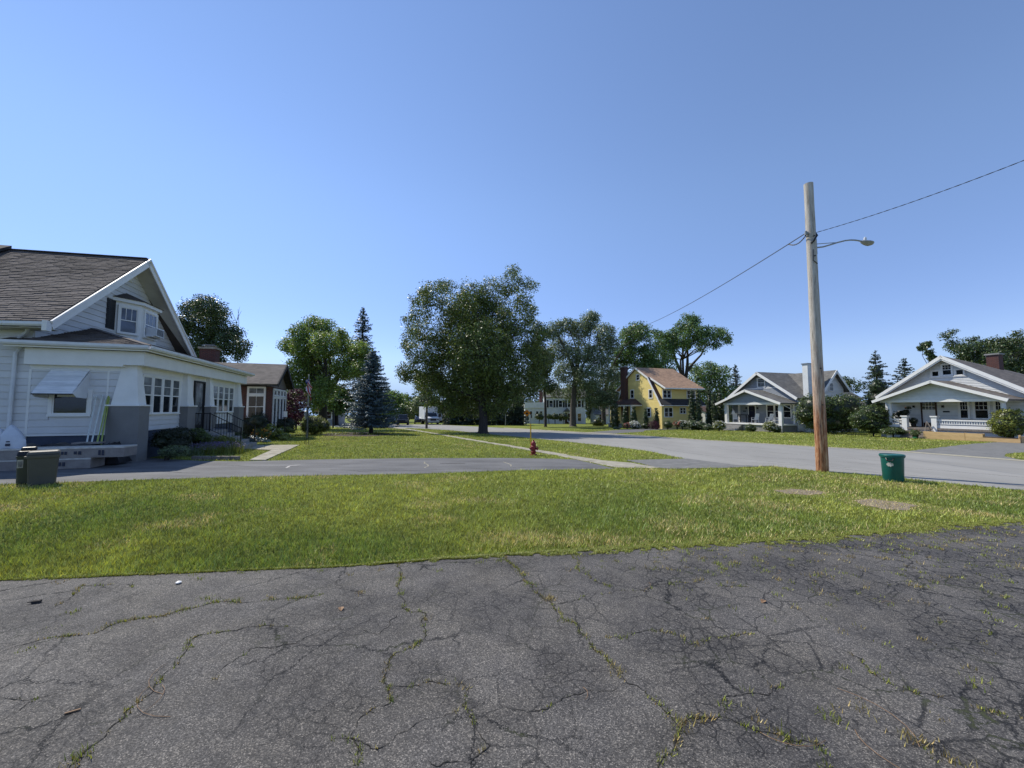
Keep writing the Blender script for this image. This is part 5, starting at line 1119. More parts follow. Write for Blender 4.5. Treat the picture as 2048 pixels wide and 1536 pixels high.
# trees left of centre
Z = 46
tree("rear_oak", "dense dark tree rising behind the roof of the white bungalow", "tree", (-37.5, 47),
     [PB(x, y, r, Z, random.uniform(-2, 2)) for x, y, r in [(415, 615, 26), (385, 620, 22), (440, 625, 18), (365, 650, 18), (400, 655, 32), (440, 660, 26), (470, 668, 16), (455, 690, 24), (485, 692, 14), (410, 700, 30), (370, 700, 24), (345, 640, 14), (480, 712, 12), (430, 730, 24)]],
     r=.4, fork=.4, n=38000, leaf=.19, clump=.34, mat="leaf_dark", limbs=14, shell=.45)
snag = thing("bare_snag", "thin bare dead branches sticking up right of the dense dark tree", "branch", (*AT(474, 770, 48).xy, gz(-33, 48)))
mb = MB(); b0 = AT(474, 770, 48); t0 = AT(474, 618, 48); L0 = Vector(snag.location)
limb(mb, Vector((0, 0, 0)), t0 - L0, .09, .02, .02, 5, 8)
for (x, y, x2, y2) in ((473, 660, 481, 612), (474, 650, 462, 622), (475, 640, 483, 622), (472, 670, 466, 640)): limb(mb, AT(x, y, 48) - L0, AT(x2, y2, 48) - L0, .035, .008, .05, 4, 4)
mb.build("branches", "bark_grey", snag)
Z = 44
tree("bright_tree", "broad bright green tree left of the tall spruce and behind the flag", "tree", (-22.0, 45),
     [PB(x, y, r, Z, random.uniform(-3, 3)) for x, y, r in [(625, 650, 18), (650, 655, 18), (600, 665, 18), (580, 690, 18), (610, 695, 28), (650, 690, 28), (680, 672, 14), (690, 695, 22), (720, 700, 18), (735, 720, 16), (600, 735, 26), (640, 735, 32), (690, 735, 26), (575, 755, 16), (720, 740, 18), (610, 775, 26), (650, 775, 24), (590, 790, 18), (630, 800, 20), (745, 730, 12)]],
     r=.5, fork=.15, n=56000, leaf=.19, clump=.38, mat="leaf_bright", limbs=14, shell=.5)
spruce("tall_spruce", "tall thin old spruce poking up behind the bright green tree", (-24.3, 62), 19.4, 4.6, "needle_dark", needle=.34, n_lv=34, per=8, droop=.28, z0=.25, dense=.85)
spruce("blue_spruce", "blue grey spruce standing alone on the front lawn with a bare lower trunk", G(742, 867), 7.5, 2.55, "needle_blue", needle=.15, n_lv=34, per=13, droop=.10, z0=.10, dense=1.5, power=.72)
bush("globe_shrub", "yellow green clipped globe shrub on the lawn beside the mulch bed", [PB(629, 850, 23, 31.5, 0, .85), PB(613, 854, 11, 31.2), PB(648, 852, 12, 31.4)], n=12000, leaf=.055, mat="shrub_gold", clump=.06, base=G(630, 869), stem=.08)
bush("japanese_maple", "dark burgundy leaved ornamental tree between the brick house and the flag", [PB(x, y, r, 31, dz, .8) for x, y, r, dz in [(592, 790, 16, 0), (575, 800, 12, 0), (603, 805, 14, 1), (588, 822, 20, 0), (575, 840, 18, .5), (605, 838, 16, 1), (565, 815, 14, 1)]], n=12000, leaf=.09, mat="leaf_purple", clump=.10, base=G(592, 860), core=False, stem=.09, cat="tree")
# far left-centre masses
def far(name, label, px, pyt, w, Z, mat, h_b=845, n=9000, leafs=.4, k=9, group=None, r=.35):
    bl = []
    for i in range(k):
        x = px + random.uniform(-.5, .5) * w; t = random.random(); y = pyt + 14 + (h_b - pyt - 22) * t; bl.append(PB(x, y, random.uniform(.20, .30) * w, Z, random.uniform(-3, 3)))
    bl.append(PB(px, pyt + w * .22, w * .22, Z)); p = AT(px, h_b, Z)
    return tree(name, label, "tree", (p.x, Z), bl, r=r, fork=.15, n=n, leaf=leafs, clump=.5, mat=mat, limbs=6, shell=.5, group=group)
far("background_tree", "dark bushy tree left of the blue spruce's lower branches", 672, 770, 50, 62, "leaf_mid", 850)
far("background_tree", "green roadside tree just right of the blue spruce", 778, 780, 46, 88, "leaf_mid", 846)
far("background_tree", "sunlit green tree behind the parked dark vehicle", 802, 788, 40, 100, "leaf_bright", 846)
far("background_tree", "dull grey green tree behind the distant street lamp", 845, 742, 60, 92, "leaf_grey", 845, n=14000, k=12)
far("background_tree", "dark tree immediately behind the box truck", 882, 770, 46, 96, "leaf_dark", 846)
# conifer hedge behind the big maple
for i, (px, top, w, lab) in enumerate([(905, 770, 34, "dark conifer at the left end of the row behind the big maple"), (930, 765, 36, "second dark conifer of the row behind the big maple"), (1000, 758, 44, "dark conifer of the row directly right of the big maple trunk"), (1035, 775, 34, "dark conifer at the right end of the row behind the big maple"), (965, 760, 38, "dark conifer hidden behind the big maple trunk")]):
    Zc = 70; g0 = AT(px, 850, Zc); zb = gz(g0.x, Zc); zt = AT(px, top, Zc).z
    spruce("dark_conifer", lab, (g0.x, Zc + random.uniform(-1, 1)), zt - zb, w / 770 * Zc * .62, "needle_dark", "dark conifers behind the big maple", needle=.4, n_lv=24, per=11, droop=.2, z0=.02, dense=1.2, power=.5)
tree("behind_maple", "dark leafy tree partly hidden behind the right side of the big maple", "tree", (5.2, 60),
     [PB(x, y, r, 58, random.uniform(-2, 2)) for x, y, r in [(1075, 655, 13), (1085, 670, 16), (1070, 700, 24), (1090, 715, 20), (1075, 750, 26), (1095, 770, 16), (1058, 780, 20), (1085, 735, 22)]], r=.2, fork=.3, n=13000, leaf=.28, clump=.42, mat="leaf_dark", limbs=8, shell=.45)
far("background_tree", "distant tree crown left of the white two storey house roof", 1062, 800, 34, 120, "leaf_grey", 838)
far("background_tree", "dark tree behind the right end of the white two storey house", 1188, 760, 60, 98, "leaf_dark", 842, n=12000, k=12)
far("background_tree", "dark green tree mass between the white garage and the yellow house", 1222, 770, 50, 92, "leaf_dark", 842, n=10000, k=10)
# right-hand side
spruce("small_spruce", "slim dark spruce behind the grey bungalow's left roof slope", (53.6, 92), 14.6, 3.8, "needle_dark", needle=.36, n_lv=26, per=9, droop=.22, z0=.05)
far("background_tree", "low tree crowns seen over the grey bungalow's roof", 1690, 752, 50, 110, "leaf_dark", 835, n=7000)
far("background_tree", "distant dark tree between the small spruce and the grey bungalow", 1480, 770, 30, 110, "leaf_dark", 835, n=6000)
spruce("tall_spruce", "taller of the two spruces behind the dark column shrub", (57.0, 60), 12.4, 3.9, "needle_dark", needle=.28, n_lv=26, per=8, droop=.22, z0=.1, dense=.9)
spruce("short_spruce", "shorter of the two spruces, just left of the right-hand bungalow's gable", (61.4, 60), 11.2, 3.9, "needle_dark", needle=.28, n_lv=22, per=9, droop=.05, z0=.15, dense=1.0)
tree("backyard_tree", "dark dense trees rising behind the roof of the right-hand bungalow", "tree", (80, 62),
     [PB(x, y, r, 60, random.uniform(-3, 3)) for x, y, r in [(1905, 690, 12), (1892, 672, 8), (1905, 665, 6), (1925, 700, 16), (1950, 700, 20), (1975, 695, 20), (1945, 680, 8), (2000, 690, 18), (2025, 690, 20), (2050, 695, 24), (1990, 720, 22), (2030, 715, 24), (1960, 720, 18), (1930, 720, 14), (2035, 668, 7), (2075, 690, 24), (1960, 745, 22), (2000, 745, 24), (2040, 742, 26), (1925, 745, 16), (2080, 740, 30)]],
     r=.5, fork=.3, n=32000, leaf=.26, clump=.40, mat="leaf_dark", limbs=16, shell=.45)
tree("slanting_branch_tree", "small isolated leafy branches slanting up left of the right-hand bungalow's peak", "tree", (66, 60),
     [PB(x, y, r, 58, random.uniform(-1, 1)) for x, y, r in [(1850, 690, 7), (1858, 705, 7), (1864, 716, 6), (1842, 697, 5), (1856, 686, 4)]], r=.12, fork=.6, n=1600, leaf=.26, clump=.22, mat="leaf_dark", limbs=5, shell=.3)
# shrubs round the houses across the street
def pxbush(name, label, L_, Z, n, leaf, mat, base, **k):
    return bush(name, label, [PB(x, y, r, Z, dz, sq) for x, y, r, dz, sq in L_], n=n, leaf=leaf, mat=mat, base=base, **k)
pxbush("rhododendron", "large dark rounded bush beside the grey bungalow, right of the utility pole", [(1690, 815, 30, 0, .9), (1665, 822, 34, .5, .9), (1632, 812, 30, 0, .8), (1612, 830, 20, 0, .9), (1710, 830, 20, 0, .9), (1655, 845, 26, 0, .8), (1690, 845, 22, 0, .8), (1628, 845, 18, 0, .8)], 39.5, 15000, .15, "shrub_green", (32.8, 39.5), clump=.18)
pxbush("spreading_shrub", "layered green shrub directly left of the right-hand porch", [(1745, 828, 24, 0, .75), (1725, 838, 22, 0, .7), (1765, 838, 20, 0, .8), (1742, 848, 26, 0, .6), (1720, 848, 14, 0, .6)], 34.5, 9000, .12, "shrub_green", (32.2, 34.5), clump=.14)
pxbush("low_juniper", "low spreading juniper at the left foot of the right-hand porch steps", [(1775, 863, 12, 0, .4), (1790, 861, 12, 0, .5), (1802, 865, 9, 0, .5)], 32.5, 2500, .09, "shrub_green", (31.9, 32.5), clump=.1)
pxbush("corner_shrub", "rounded green shrub in the raised timber bed at the right edge", [(2018, 835, 20, 0, .9), (2005, 848, 18, 0, .8), (2034, 848, 18, 0, .8), (2015, 860, 20, 0, .6)], 27.3, 7000, .10, "shrub_gold", (35.2, 27.3), clump=.12)
col_ = [(1757, 790, 24, 66, 735, "dark columnar evergreen left of the right-hand bungalow roof", 41.5)]
def column(name, label, px, ytop, ybot, w, Z, group=None, n=5000, leaf=.16, mat="arbor"):
    zt = AT(px, ytop, Z).z; x = AT(px, 800, Z).x; zb = gz(x, Z); hh = zt - zb; r = w / 770 * Z / 2; bl = []
    k = max(4, int(hh / r)); 
    for i in range(k):
        t = i / (k - 1); rr = r * (1 - .62 * t ** 2.2); bl.append((x, Z, zb + rr * .9 + t * (hh - rr * 1.9), rr, 1.25))
    return bush(name, label, bl, n=n, leaf=leaf, mat=mat, cat="evergreen", group=group, clump=.12, base=(x, Z), core_mat="shrub_dark")
column("arborvitae", "very broad dark column evergreen left of the right-hand bungalow", 1757, 736, 860, 44, 42, n=9000, leaf=.16)
ga = "columnar arborvitae around the yellow house"
for (px, yt, w, Z, lab) in [(1383, 781, 13, 50, "left of the pair of tall arborvitae at the yellow house's right corner"), (1396, 780, 13, 49.5, "right of the pair of tall arborvitae at the yellow house's right corner"), (1418, 778, 12, 52, "leftmost of three dark arborvitae between the yellow and grey houses"), (1428, 788, 12, 51, "middle of three dark arborvitae between the yellow and grey houses"), (1440, 780, 13, 52, "rightmost of three dark arborvitae, beside the grey bungalow porch"),
                            (1229, 798, 17, 56, "widest arborvitae left of the yellow house porch"), (1250, 815, 11, 54, "short arborvitae in front of the yellow house porch's left half"), (1267, 813, 12, 53, "short arborvitae in front of the yellow house porch's right half"), (1291, 818, 8, 52, "small arborvitae left of the yellow house's lower gable window"), (1312, 816, 10, 51.5, "small arborvitae right of the yellow house's lower gable window")]:
    column("arborvitae", lab, px, yt, 860, w, Z, ga, n=3200 if w > 10 else 1800, leaf=.15)
def fl(name, label, px, py, r, Z, mat, n, leaf, flowers=None, sq=.8, group=None, core=True):
    b = PB(px, py, r, Z, 0, sq); return bush(name, label, [b, (b[0] + b[3] * .5, b[1] + .1, b[2] - b[3] * .15, b[3] * .75, sq)], n=n, leaf=leaf, mat=mat, base=(b[0], b[1]), clump=.08, flowers=flowers, group=group, core=core)
gf = "flowering shrubs along the yellow house bed"
fl("flowering_shrub", "bush with white blossom at the left of the yellow house bed", 1268, 851, 10, 51, "shrub_green", 1500, .09, ("petal_white", 1500, .11), group=gf)
fl("flowering_shrub", "small bush with coral blossom beside the white one at the yellow house", 1254, 851, 6, 51, "shrub_green", 900, .09, ("petal_pink", 500, .10), group=gf)
fl("flowering_shrub", "coral flowered bush right of the dark purple shrub at the yellow house", 1354, 848, 7, 49.5, "shrub_green", 900, .09, ("petal_pink", 450, .10), group=gf)
fl("flowering_shrub", "white flowered bush in the middle of the yellow house bed", 1365, 848, 9, 49.5, "shrub_green", 1300, .09, ("petal_white", 600, .10), group=gf)
fl("hydrangea", "pale green hydrangea mound left of the tall arborvitae pair", 1385, 849, 10, 49, "pale_foliage", 1500, .09, ("petal_white", 250, .10), group=gf)
fl("hydrangea", "pale green hydrangea mound in front of the tall arborvitae pair", 1402, 849, 9, 48.5, "pale_foliage", 1300, .09, ("petal_white", 160, .10), group=gf)
fl("barberry", "dark purple rounded shrub at the corner of the yellow house", 1306, 850, 11, 50.5, "leaf_purple", 2200, .08, core=False)
fl("green_shrub", "dark green shrub right of the purple one at the yellow house", 1335, 849, 9, 50, "shrub_green", 1300, .09)
fl("green_shrub", "small green shrub left of the coral blossoms at the yellow house", 1290, 851, 7, 51, "shrub_green", 900, .09)
fl("groundcover", "silvery low plants at the left end of the yellow house bed", 1232, 857, 7, 51, "pale_foliage", 900, .08, sq=.6)
fl("groundcover", "silvery low plants left of the grey bungalow porch", 1416, 853, 10, 47, "pale_foliage", 900, .08, ("petal_white", 80, .07), sq=.5)
gh = "pale hydrangeas at the grey bungalow porch"
fl("hydrangea", "yellow green hydrangea left of the grey bungalow's steps", 1438, 851, 11, 45.5, "shrub_gold", 2200, .09, ("petal_white", 500, .11), group=gh)
fl("hydrangea", "white flowered hydrangea in front of the grey bungalow's right porch column", 1540, 853, 12, 42.5, "shrub_gold", 2200, .09, ("petal_white", 600, .11), group=gh)
fl("green_shrub", "small dark clipped shrub right of the grey bungalow's steps", 1501, 856, 10, 44, "shrub_green", 1800, .08)
fl("green_shrub", "small green shrub by the grey bungalow's downspout", 1553, 860, 8, 42.5, "shrub_green", 1000, .08)
gs = "dark clipped shrubs in front of the white two storey house"
for px, r, lab in ((1078, 9, "leftmost clipped shrub before the white two storey house"), (1098, 7, "second clipped shrub before the white two storey house"), (1110, 8, "third clipped shrub before the white two storey house"), (1128, 8, "clipped shrub left of the white two storey house's door"), (1195, 12, "wide dark shrub left of the white garage")):
    fl("clipped_shrub", lab, px, 833 if px < 1190 else 845, r, 80 if px < 1190 else 68, "shrub_green", 1200, .16, group=gs)
fl("roadside_bush", "yellow green bush right of the box truck", 893, 843, 8, 78, "shrub_gold", 900, .2)
# planting by the white bungalow
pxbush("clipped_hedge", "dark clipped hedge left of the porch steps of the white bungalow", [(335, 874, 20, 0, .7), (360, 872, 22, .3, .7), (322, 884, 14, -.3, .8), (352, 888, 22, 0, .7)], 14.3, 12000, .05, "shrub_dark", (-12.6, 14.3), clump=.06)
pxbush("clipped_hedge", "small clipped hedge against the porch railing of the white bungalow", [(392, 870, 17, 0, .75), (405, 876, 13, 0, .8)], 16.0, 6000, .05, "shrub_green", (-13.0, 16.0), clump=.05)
pxbush("variegated_shrub", "pale mottled low shrub in front of the clipped hedge", [(345, 903, 16, 0, .7), (362, 902, 12, 0, .7), (330, 905, 9, 0, .7)], 13.5, 3500, .04, "pale_foliage", (-12.0, 13.5), clump=.06)
lv = AT(430, 905, 15.8)
def stalks(name, label, pts, n, h, col_mat, flower_mat, parent_cat, base, spread):
    x0, y0 = base; root = thing(name, label, parent_cat, (x0, y0, gz(x0, y0)))
    k = n; cx = rng.normal(0, spread[0], k); cy = rng.normal(0, spread[1], k); a = rng.uniform(0, 6.28, k); hh = h * rng.uniform(.6, 1.15, k); l = hh * .45
    b = np.stack([cx, cy, np.zeros(k)], 1); t = b + np.stack([np.cos(a) * l, np.sin(a) * l, hh], 1); w = np.stack([-np.sin(a), np.cos(a), a * 0], 1) * .008
    np_mesh("foliage", np.stack([b - w, b + w, t], 1).reshape(-1, 3), 3, col_mat, root)
    if flower_mat:
        P = (t[:, None] * (1 - rng.uniform(0, .25, (k, 3, 1))) + b[:, None] * 0).reshape(-1, 3); P = t[: k // 2].repeat(3, 0) + rng.normal(0, .02, (k // 2 * 3, 3)); leaves("blossom", P, np.tile([0, 0, 1.], (len(P), 1)), .028, flower_mat, root)
    return root
stalks("lavender", "spiky lavender clump in purple bloom in front of the porch steps", None, 1500, .42, "shrub_gold", "petal_lilac", "plant", (-11.9, 15.8), (.42, .30))
stalks("lavender", "thin sprawling lavender stalks at the left end of the front border", None, 500, .40, "pale_foliage", "petal_lilac", "plant", (-12.5, 15.0), (.3, .2))
pxbush("fern_clump", "bright yellow green feathery clump between the lavender and the steps", [(455, 882, 12, 0, .7), (470, 888, 10, 0, .7), (440, 880, 10, 0, .7)], 17.0, 2500, .05, "shrub_gold", (-12.6, 17.0), clump=.09, core=False, cat="plant")
pxbush("day_lilies", "orange and yellow day lilies beside the footpath", [(520, 868, 12, 0, .8), (530, 872, 12, 0, .8), (512, 872, 8, 0, .8)], 24.0, 2500, .09, "shrub_green", (-15.6, 24.0), clump=.1, core=False, flowers=("petal_orange", 420, .10), cat="plant")
pxbush("hosta_bed", "large leaved hostas with whitish leaf edges behind the day lilies", [(545, 866, 14, 0, .6), (558, 872, 14, 0, .6), (568, 876, 9, 0, .6), (540, 858, 10, .5, .6)], 24.5, 1400, .2, "shrub_gold", (-14.9, 24.5), clump=.14, core=True, flowers=("petal_white", 90, .10), cat="plant")
pxbush("blue_hosta", "dark blue green low plants between the steps and the day lilies", [(505, 880, 9, 0, .8), (515, 884, 9, 0, .7), (528, 884, 9, 0, .6)], 22.5, 1200, .1, "needle_blue", (-15.0, 22.5), clump=.1, core=True, cat="plant")
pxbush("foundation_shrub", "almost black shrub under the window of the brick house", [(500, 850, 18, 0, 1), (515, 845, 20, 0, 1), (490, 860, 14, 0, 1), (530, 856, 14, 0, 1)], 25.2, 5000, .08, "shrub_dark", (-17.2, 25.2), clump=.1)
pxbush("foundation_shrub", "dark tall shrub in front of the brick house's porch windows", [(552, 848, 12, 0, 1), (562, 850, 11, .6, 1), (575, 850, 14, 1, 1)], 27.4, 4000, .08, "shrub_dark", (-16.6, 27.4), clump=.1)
pxbush("flat_topped_shrub", "flat topped clipped shrub beside the mailbox lantern of the brick house", [(565, 860, 9, 0, .7), (575, 860, 9, 0, .7), (584, 862, 6, 0, .7)], 27.0, 2500, .06, "shrub_gold", (-15.9, 27.0), clump=.05)
# far tree belt closing the horizon: nobody could count these
P, O = [], []
for i in range(230):
    a = R(random.uniform(-62, 62)); d = random.uniform(150, 210); x, y = d * math.sin(a) , d * math.cos(a) + 10; z = gz(x, y)
    r = random.uniform(3.5, 6.5)
    p, o_ = blob_points([(x, y, z + r * .8, r, 1.1), (x + random.uniform(-4, 4), y, z + r * 1.5 * random.uniform(.6, 1.1), r * .7, 1)], 260, 1.0, .5); P.append(p); O.append(o_)
o = leaves("distant_wood", np.vstack(P), np.vstack(O), 1.3, "leaf_dark"); setp(o, kind='stuff')
# scattered leaf litter and clover on the mulch under the spruce
q = [(x, y) for x, y in ((random.uniform(-16.5, -10.5), random.uniform(31, 35)) for _ in range(160)) if inpoly(np.array([x]), np.array([y]), MULCH)[0]]
if q:
    P = np.array([(x, y, gz(x, y) + .04) for x, y in q for _ in range(8)]) + rng.normal(0, .08, (len(q) * 8, 3)) * [1, 1, .3]
    setp(leaves("mulch_weeds", P, np.tile([0, 0, 1.], (len(P), 1)), .08, "shrub_gold"), kind='stuff')
# ============================================================ STREET FURNITURE, VEHICLES, SMALL THINGS
px_, py_ = G(1645, 943); zp = gz(px_, py_)
pole = thing("utility_pole", "weathered wooden utility pole with reddish worn base at the grass edge", "utility pole", (px_, py_, zp))
top = AT(1618, 368, py_); H = top.z - zp; lx = top.x - px_; n = 28; pts, rs = [], []
mb = MB(); prof = 20
for i in range(prof + 1):
    t = i / prof; pts.append((lx * t * .4, 0, H * t - (.1 if i == 0 else 0))); rs.append((.158 - .036 * t) * (1 + .02 * math.sin(i * 2.3)))
mb.tube(pts, rs, 20); mb.build("shaft", "pole_wood", pole, smooth=True)
hk = AT(1612, 468, py_).z - zp; ha = AT(1628, 497, py_).z - zp; xs = lambda z: lx * .4 * z / H
MB().tube([(xs(hk) - .14, -.04, hk), (xs(hk) - .20, -.06, hk)], .05, 8).tube([(xs(hk) - .2, -.06, hk + .06), (xs(hk) - .2, -.06, hk - .06)], .035, 8).build("insulator", "lamp_grey", pole)
for z in (hk - .12, hk - .75, 2.0, 3.1): MB().tube([(xs(z) - .02, -.13, z), (xs(z) - .02, -.165, z)], .02, 6).build("bolt", "black_iron", pole)
MB().tube([(xs(hk - .1) - .1, -.12, hk - .35), (xs(hk) - .04, -.16, hk - .28), (xs(hk) + .1, -.12, hk - .1), (xs(hk) + .13, -.02, hk + .02)], .028, 6).build("cable_loop", "black_iron", pole)
MB().tube([(xs(hk - .5) - .06, -.14, hk - .55), (xs(hk) - .08, -.15, hk - .9), (xs(hk) + .05, -.14, hk - 1.0)], .012, 5).build("cable_loop", "black_iron", pole)
# lamp arm and cobra head
sl = thing("street_lamp", "grey cobra head street light on a curved arm bolted to the wooden utility pole", "street light", (px_, py_, zp)); 
tipw = AT(1728, 484, py_ + .6) - Vector((px_, py_, zp)); x0 = xs(ha) + .12
arm = [(x0 - .02, 0, ha + .02)] + [Vector((x0, 0, ha)).lerp(Vector((tipw.x, tipw.y, tipw.z)), t) + Vector((0, 0, .13 * math.sin(math.pi * min(1, t ** 1.6)) )) for t in (.15, .3, .45, .6, .72, .82, .9, .96, 1.0)]
MB().tube(arm, .024, 8).build("arm", "lamp_grey", sl, smooth=True)
MB().tube([(x0, 0, ha + .14), tuple(arm[3])], .012, 5).build("brace", "steel", sl); MB().box(x0 - .05, x0 + .02, -.05, .05, ha - .2, ha + .3).build("bracket", "steel", sl)
hd = MB(); d_ = Vector((tipw.x - x0, tipw.y, 0)).normalized(); sN = Vector((-d_.y, d_.x, 0)); ring = []
for k, (l, w, a, b) in enumerate([(-.12, .05, .04, -.03), (0, .09, .06, -.06), (.12, .12, .06, -.08), (.24, .13, .05, -.10), (.34, .09, .02, -.07), (.40, .03, -.01, -.04)]):
    c = Vector(tipw) + d_ * l; hd.v += [tuple(c + sN * (w * math.cos(q)) + Vector((0, 0, (a if math.sin(q) > 0 else -b) * math.sin(q)))) for q in [2 * math.pi * j / 10 for j in range(10)]]
    if k: hd.f += [((k - 1) * 10 + j, (k - 1) * 10 + (j + 1) % 10, k * 10 + (j + 1) % 10, k * 10 + j) for j in range(10)]
hd.f += [tuple(range(9, -1, -1)), tuple(range(50, 60))]; hd.build("lamp_head", "lamp_grey", sl, smooth=True)
c = Vector(tipw) + d_ * .06; MB().lathe([(.035, .05), (.04, .10), (.038, .15), (.02, .17)], c, 10).build("photocell", "white_metal", sl)
# service cable, twisted, either side of the pole
def cable(name, label, A, B, sag, r, tw, grp=None, n=160):
    A, B = Vector(A), Vector(B); o = thing(name, label, "cable", A, 0, grp); mb = MB()
    for ph in (0, math.pi) if tw else (0,):
        pts = []
        for i in range(n + 1):
            t = i / n; p = A.lerp(B, t) - A; p.z -= sag * 4 * t * (1 - t)
            if tw: p += Vector((0, math.cos(i * tw + ph) * r * 1.0, math.sin(i * tw + ph) * r * 1.0))
            pts.append(p)
        mb.tube(pts, r, 5)
    mb.build("strand", "dark_wire", o); return o
hp_ = Vector((px_ + xs(hk) + .12, py_ - .06, zp + hk + .02))
cable("service_cable", "twisted overhead cable running from the wooden pole out of the top right of the view", hp_, hp_ + (AT(2075, 310, 7.6) - hp_) * 2.5 + Vector((0, 0, 1.2)), .5, .0055, .5, n=400)
ins = Vector((px_ + xs(hk) - .2, py_ - .06, zp + hk))
cable("service_cable", "overhead cable running left from the wooden pole down towards the street trees", ins, AT(1222, 664, 60), 1.0, .016, .0)
c_ = cable("cable_splice", "short looped splice hanging just left of the wooden pole", ins + Vector((0, .0, -.06)), AT(1577, 488, 12.6), .14, .012, .8, n=40)
# distant street lamp pole
def cyl_thing(name, label, cat, base, h, r0, r1, mat, part="shaft", grp=None, n=10):
    o = thing(name, label, cat, (*base, gz(*base)), 0, grp); MB().tube([(0, 0, -.1), (0, 0, h)], [r0, r1], n).build(part, mat, o, smooth=True); return o
b_ = G(853, 857); lp = cyl_thing("street_pole", "tall plain grey pole at the grass verge in front of the box truck", "pole", b_, AT(855, 745, b_[1]).z - gz(*b_), .15, .11, "bark_grey", "shaft")
MB().tube([(.1, 0, 6.6), (.5, -.1, 6.9), (.9, -.2, 6.85)], .03, 6).build("arm", "lamp_grey", lp)
b_ = G(666, 856); cyl_thing("post", "dark post on the lawn left of the blue spruce", "post", b_, AT(666, 820, b_[1]).z - gz(*b_), .10, .09, "black_iron")
# warning sign: orange diamond
b_ = G(1054, 851); sg = thing("warning_sign", "small orange diamond road sign on a thin post across the street", "sign", (*b_, gz(*b_))); zt = AT(1054, 826, b_[1]).z - gz(*b_); s_ = .62
MB().box(-.03, .03, -.0, .05, 0, zt + .4).build("post", "steel", sg)
MB().prism([(-s_, -.03, zt), (0, -.03, zt - s_), (s_, -.03, zt), (0, -.03, zt + s_)], (0, .02, 0)).build("sign_plate", "sign_orange", sg)
MB().prism([(-s_ * .42, -.045, zt - .05), (0, -.045, zt - .30), (s_ * .42, -.045, zt - .05), (0, -.045, zt + .1)], (0, .01, 0)).box(-.05, .05, -.045, -.035, zt + .05, zt + .32).build("symbol", "black_paint", sg)
b_ = G(1011, 852); cyl_thing("post", "thin grey post before the dark conifers across the street", "post", b_, 1.9, .06, .05, "steel")
# hydrant and its marker pole
b_ = G(1067, 910); z = gz(*b_); hy = thing("fire_hydrant", "dark red fire hydrant with one side outlet standing on the grass", "fire hydrant", (*b_, z), 20); hy.scale = (.88, .88, .92)
S_ = 1.0
MB().lathe([(.16, 0), (.16, .03), (.11, .035), (.105, .10), (.135, .12), (.14, .15), (.105, .17), (.105, .34), (.135, .36), (.135, .40), (.115, .42), (.12, .50), (.11, .55), (.075, .60), (.035, .62), (.03, .68), (.012, .69)], (0, 0, 0), 20).build("barrel", "hydrant_red", hy, smooth=True)
for ang, r, L_ in ((-35, .065, .21), (145, .05, .17), (-125, .085, .19)):
    a = R(ang); d = Vector((math.cos(a), math.sin(a), 0)); c = Vector((0, 0, .29)); MB().tube([c + d * .07, c + d * (L_ - .05), c + d * (L_ - .05), c + d * L_], [r * .8, r * .8, r * 1.25, r * 1.15], 12).tube([c + d * L_, c + d * (L_ + .03)], [.025, .022], 5).build("outlet", "hydrant_red", hy, smooth=True)
for k in range(8): a = k * math.pi / 4; MB().tube([(.125 * math.cos(a), .125 * math.sin(a), .115), (.125 * math.cos(a), .125 * math.sin(a), .165)], .012, 6).build("bolt", "hydrant_red", hy)
b_ = G(1062, 893); z = gz(*b_); hm = thing("hydrant_marker", "thin yellow marker pole with a grey top beside the fire hydrant", "marker pole", (*b_, z)); ht = AT(1060, 830, b_[1]).z - z
MB().tube([(0, 0, 0), (-.02, 0, ht * .72)], .032, 8).build("pole", "marker_yellow", hm); MB().tube([(-.02, 0, ht * .72), (-.03, 0, ht)], .034, 8).build("top", "lamp_grey", hm)
# green waste drum by the road
b_ = G(1787, 962); z = gz(*b_) + .005; gb = thing("waste_drum", "round teal green plastic dustbin with a white sticker at the road edge", "dustbin", (*b_, z), 0)
prof = [(.190, 0), (.200, .02), (.222, .57), (.224, .60), (.243, .605), (.247, .665), (.24, .68), (.23, .68)]
MB().lathe(prof + [(.218, .57), (.19, .06)], (0, 0, 0), 32).build("drum", "teal_plastic", gb, smooth=True)
MB().lathe([(.245, .63), (.252, .637), (.252, .66), (.245, .668)], (0, 0, 0), 32).build("rim", "teal_plastic", gb, smooth=True)
for ang in (215, 35):
    a = R(ang); d = Vector((math.cos(a), math.sin(a), 0)); s = Vector((-d.y, d.x, 0)); MB().tube([d * .22 + s * -.07 + Vector((0, 0, .59)), d * .27 + s * -.05 + Vector((0, 0, .53)), d * .27 + s * .05 + Vector((0, 0, .53)), d * .22 + s * .07 + Vector((0, 0, .59))], .014, 6).build("handle", "black_plastic", gb)
mb = MB(); v = []
for i in range(9):
    t = i / 8; a = R(196 + 34 * t); w = .05 * math.sin(math.pi * (.12 + .76 * t)) + .012 * math.sin(i * 4); zz = .43
    v += [(.221 * math.cos(a), .221 * math.sin(a), zz - w), (.224 * math.cos(a), .224 * math.sin(a), zz + w)]
MB().add(v, [(2 * i, 2 * i + 2, 2 * i + 3, 2 * i + 1) for i in range(8)]).build("sticker", "wrap_white", gb)
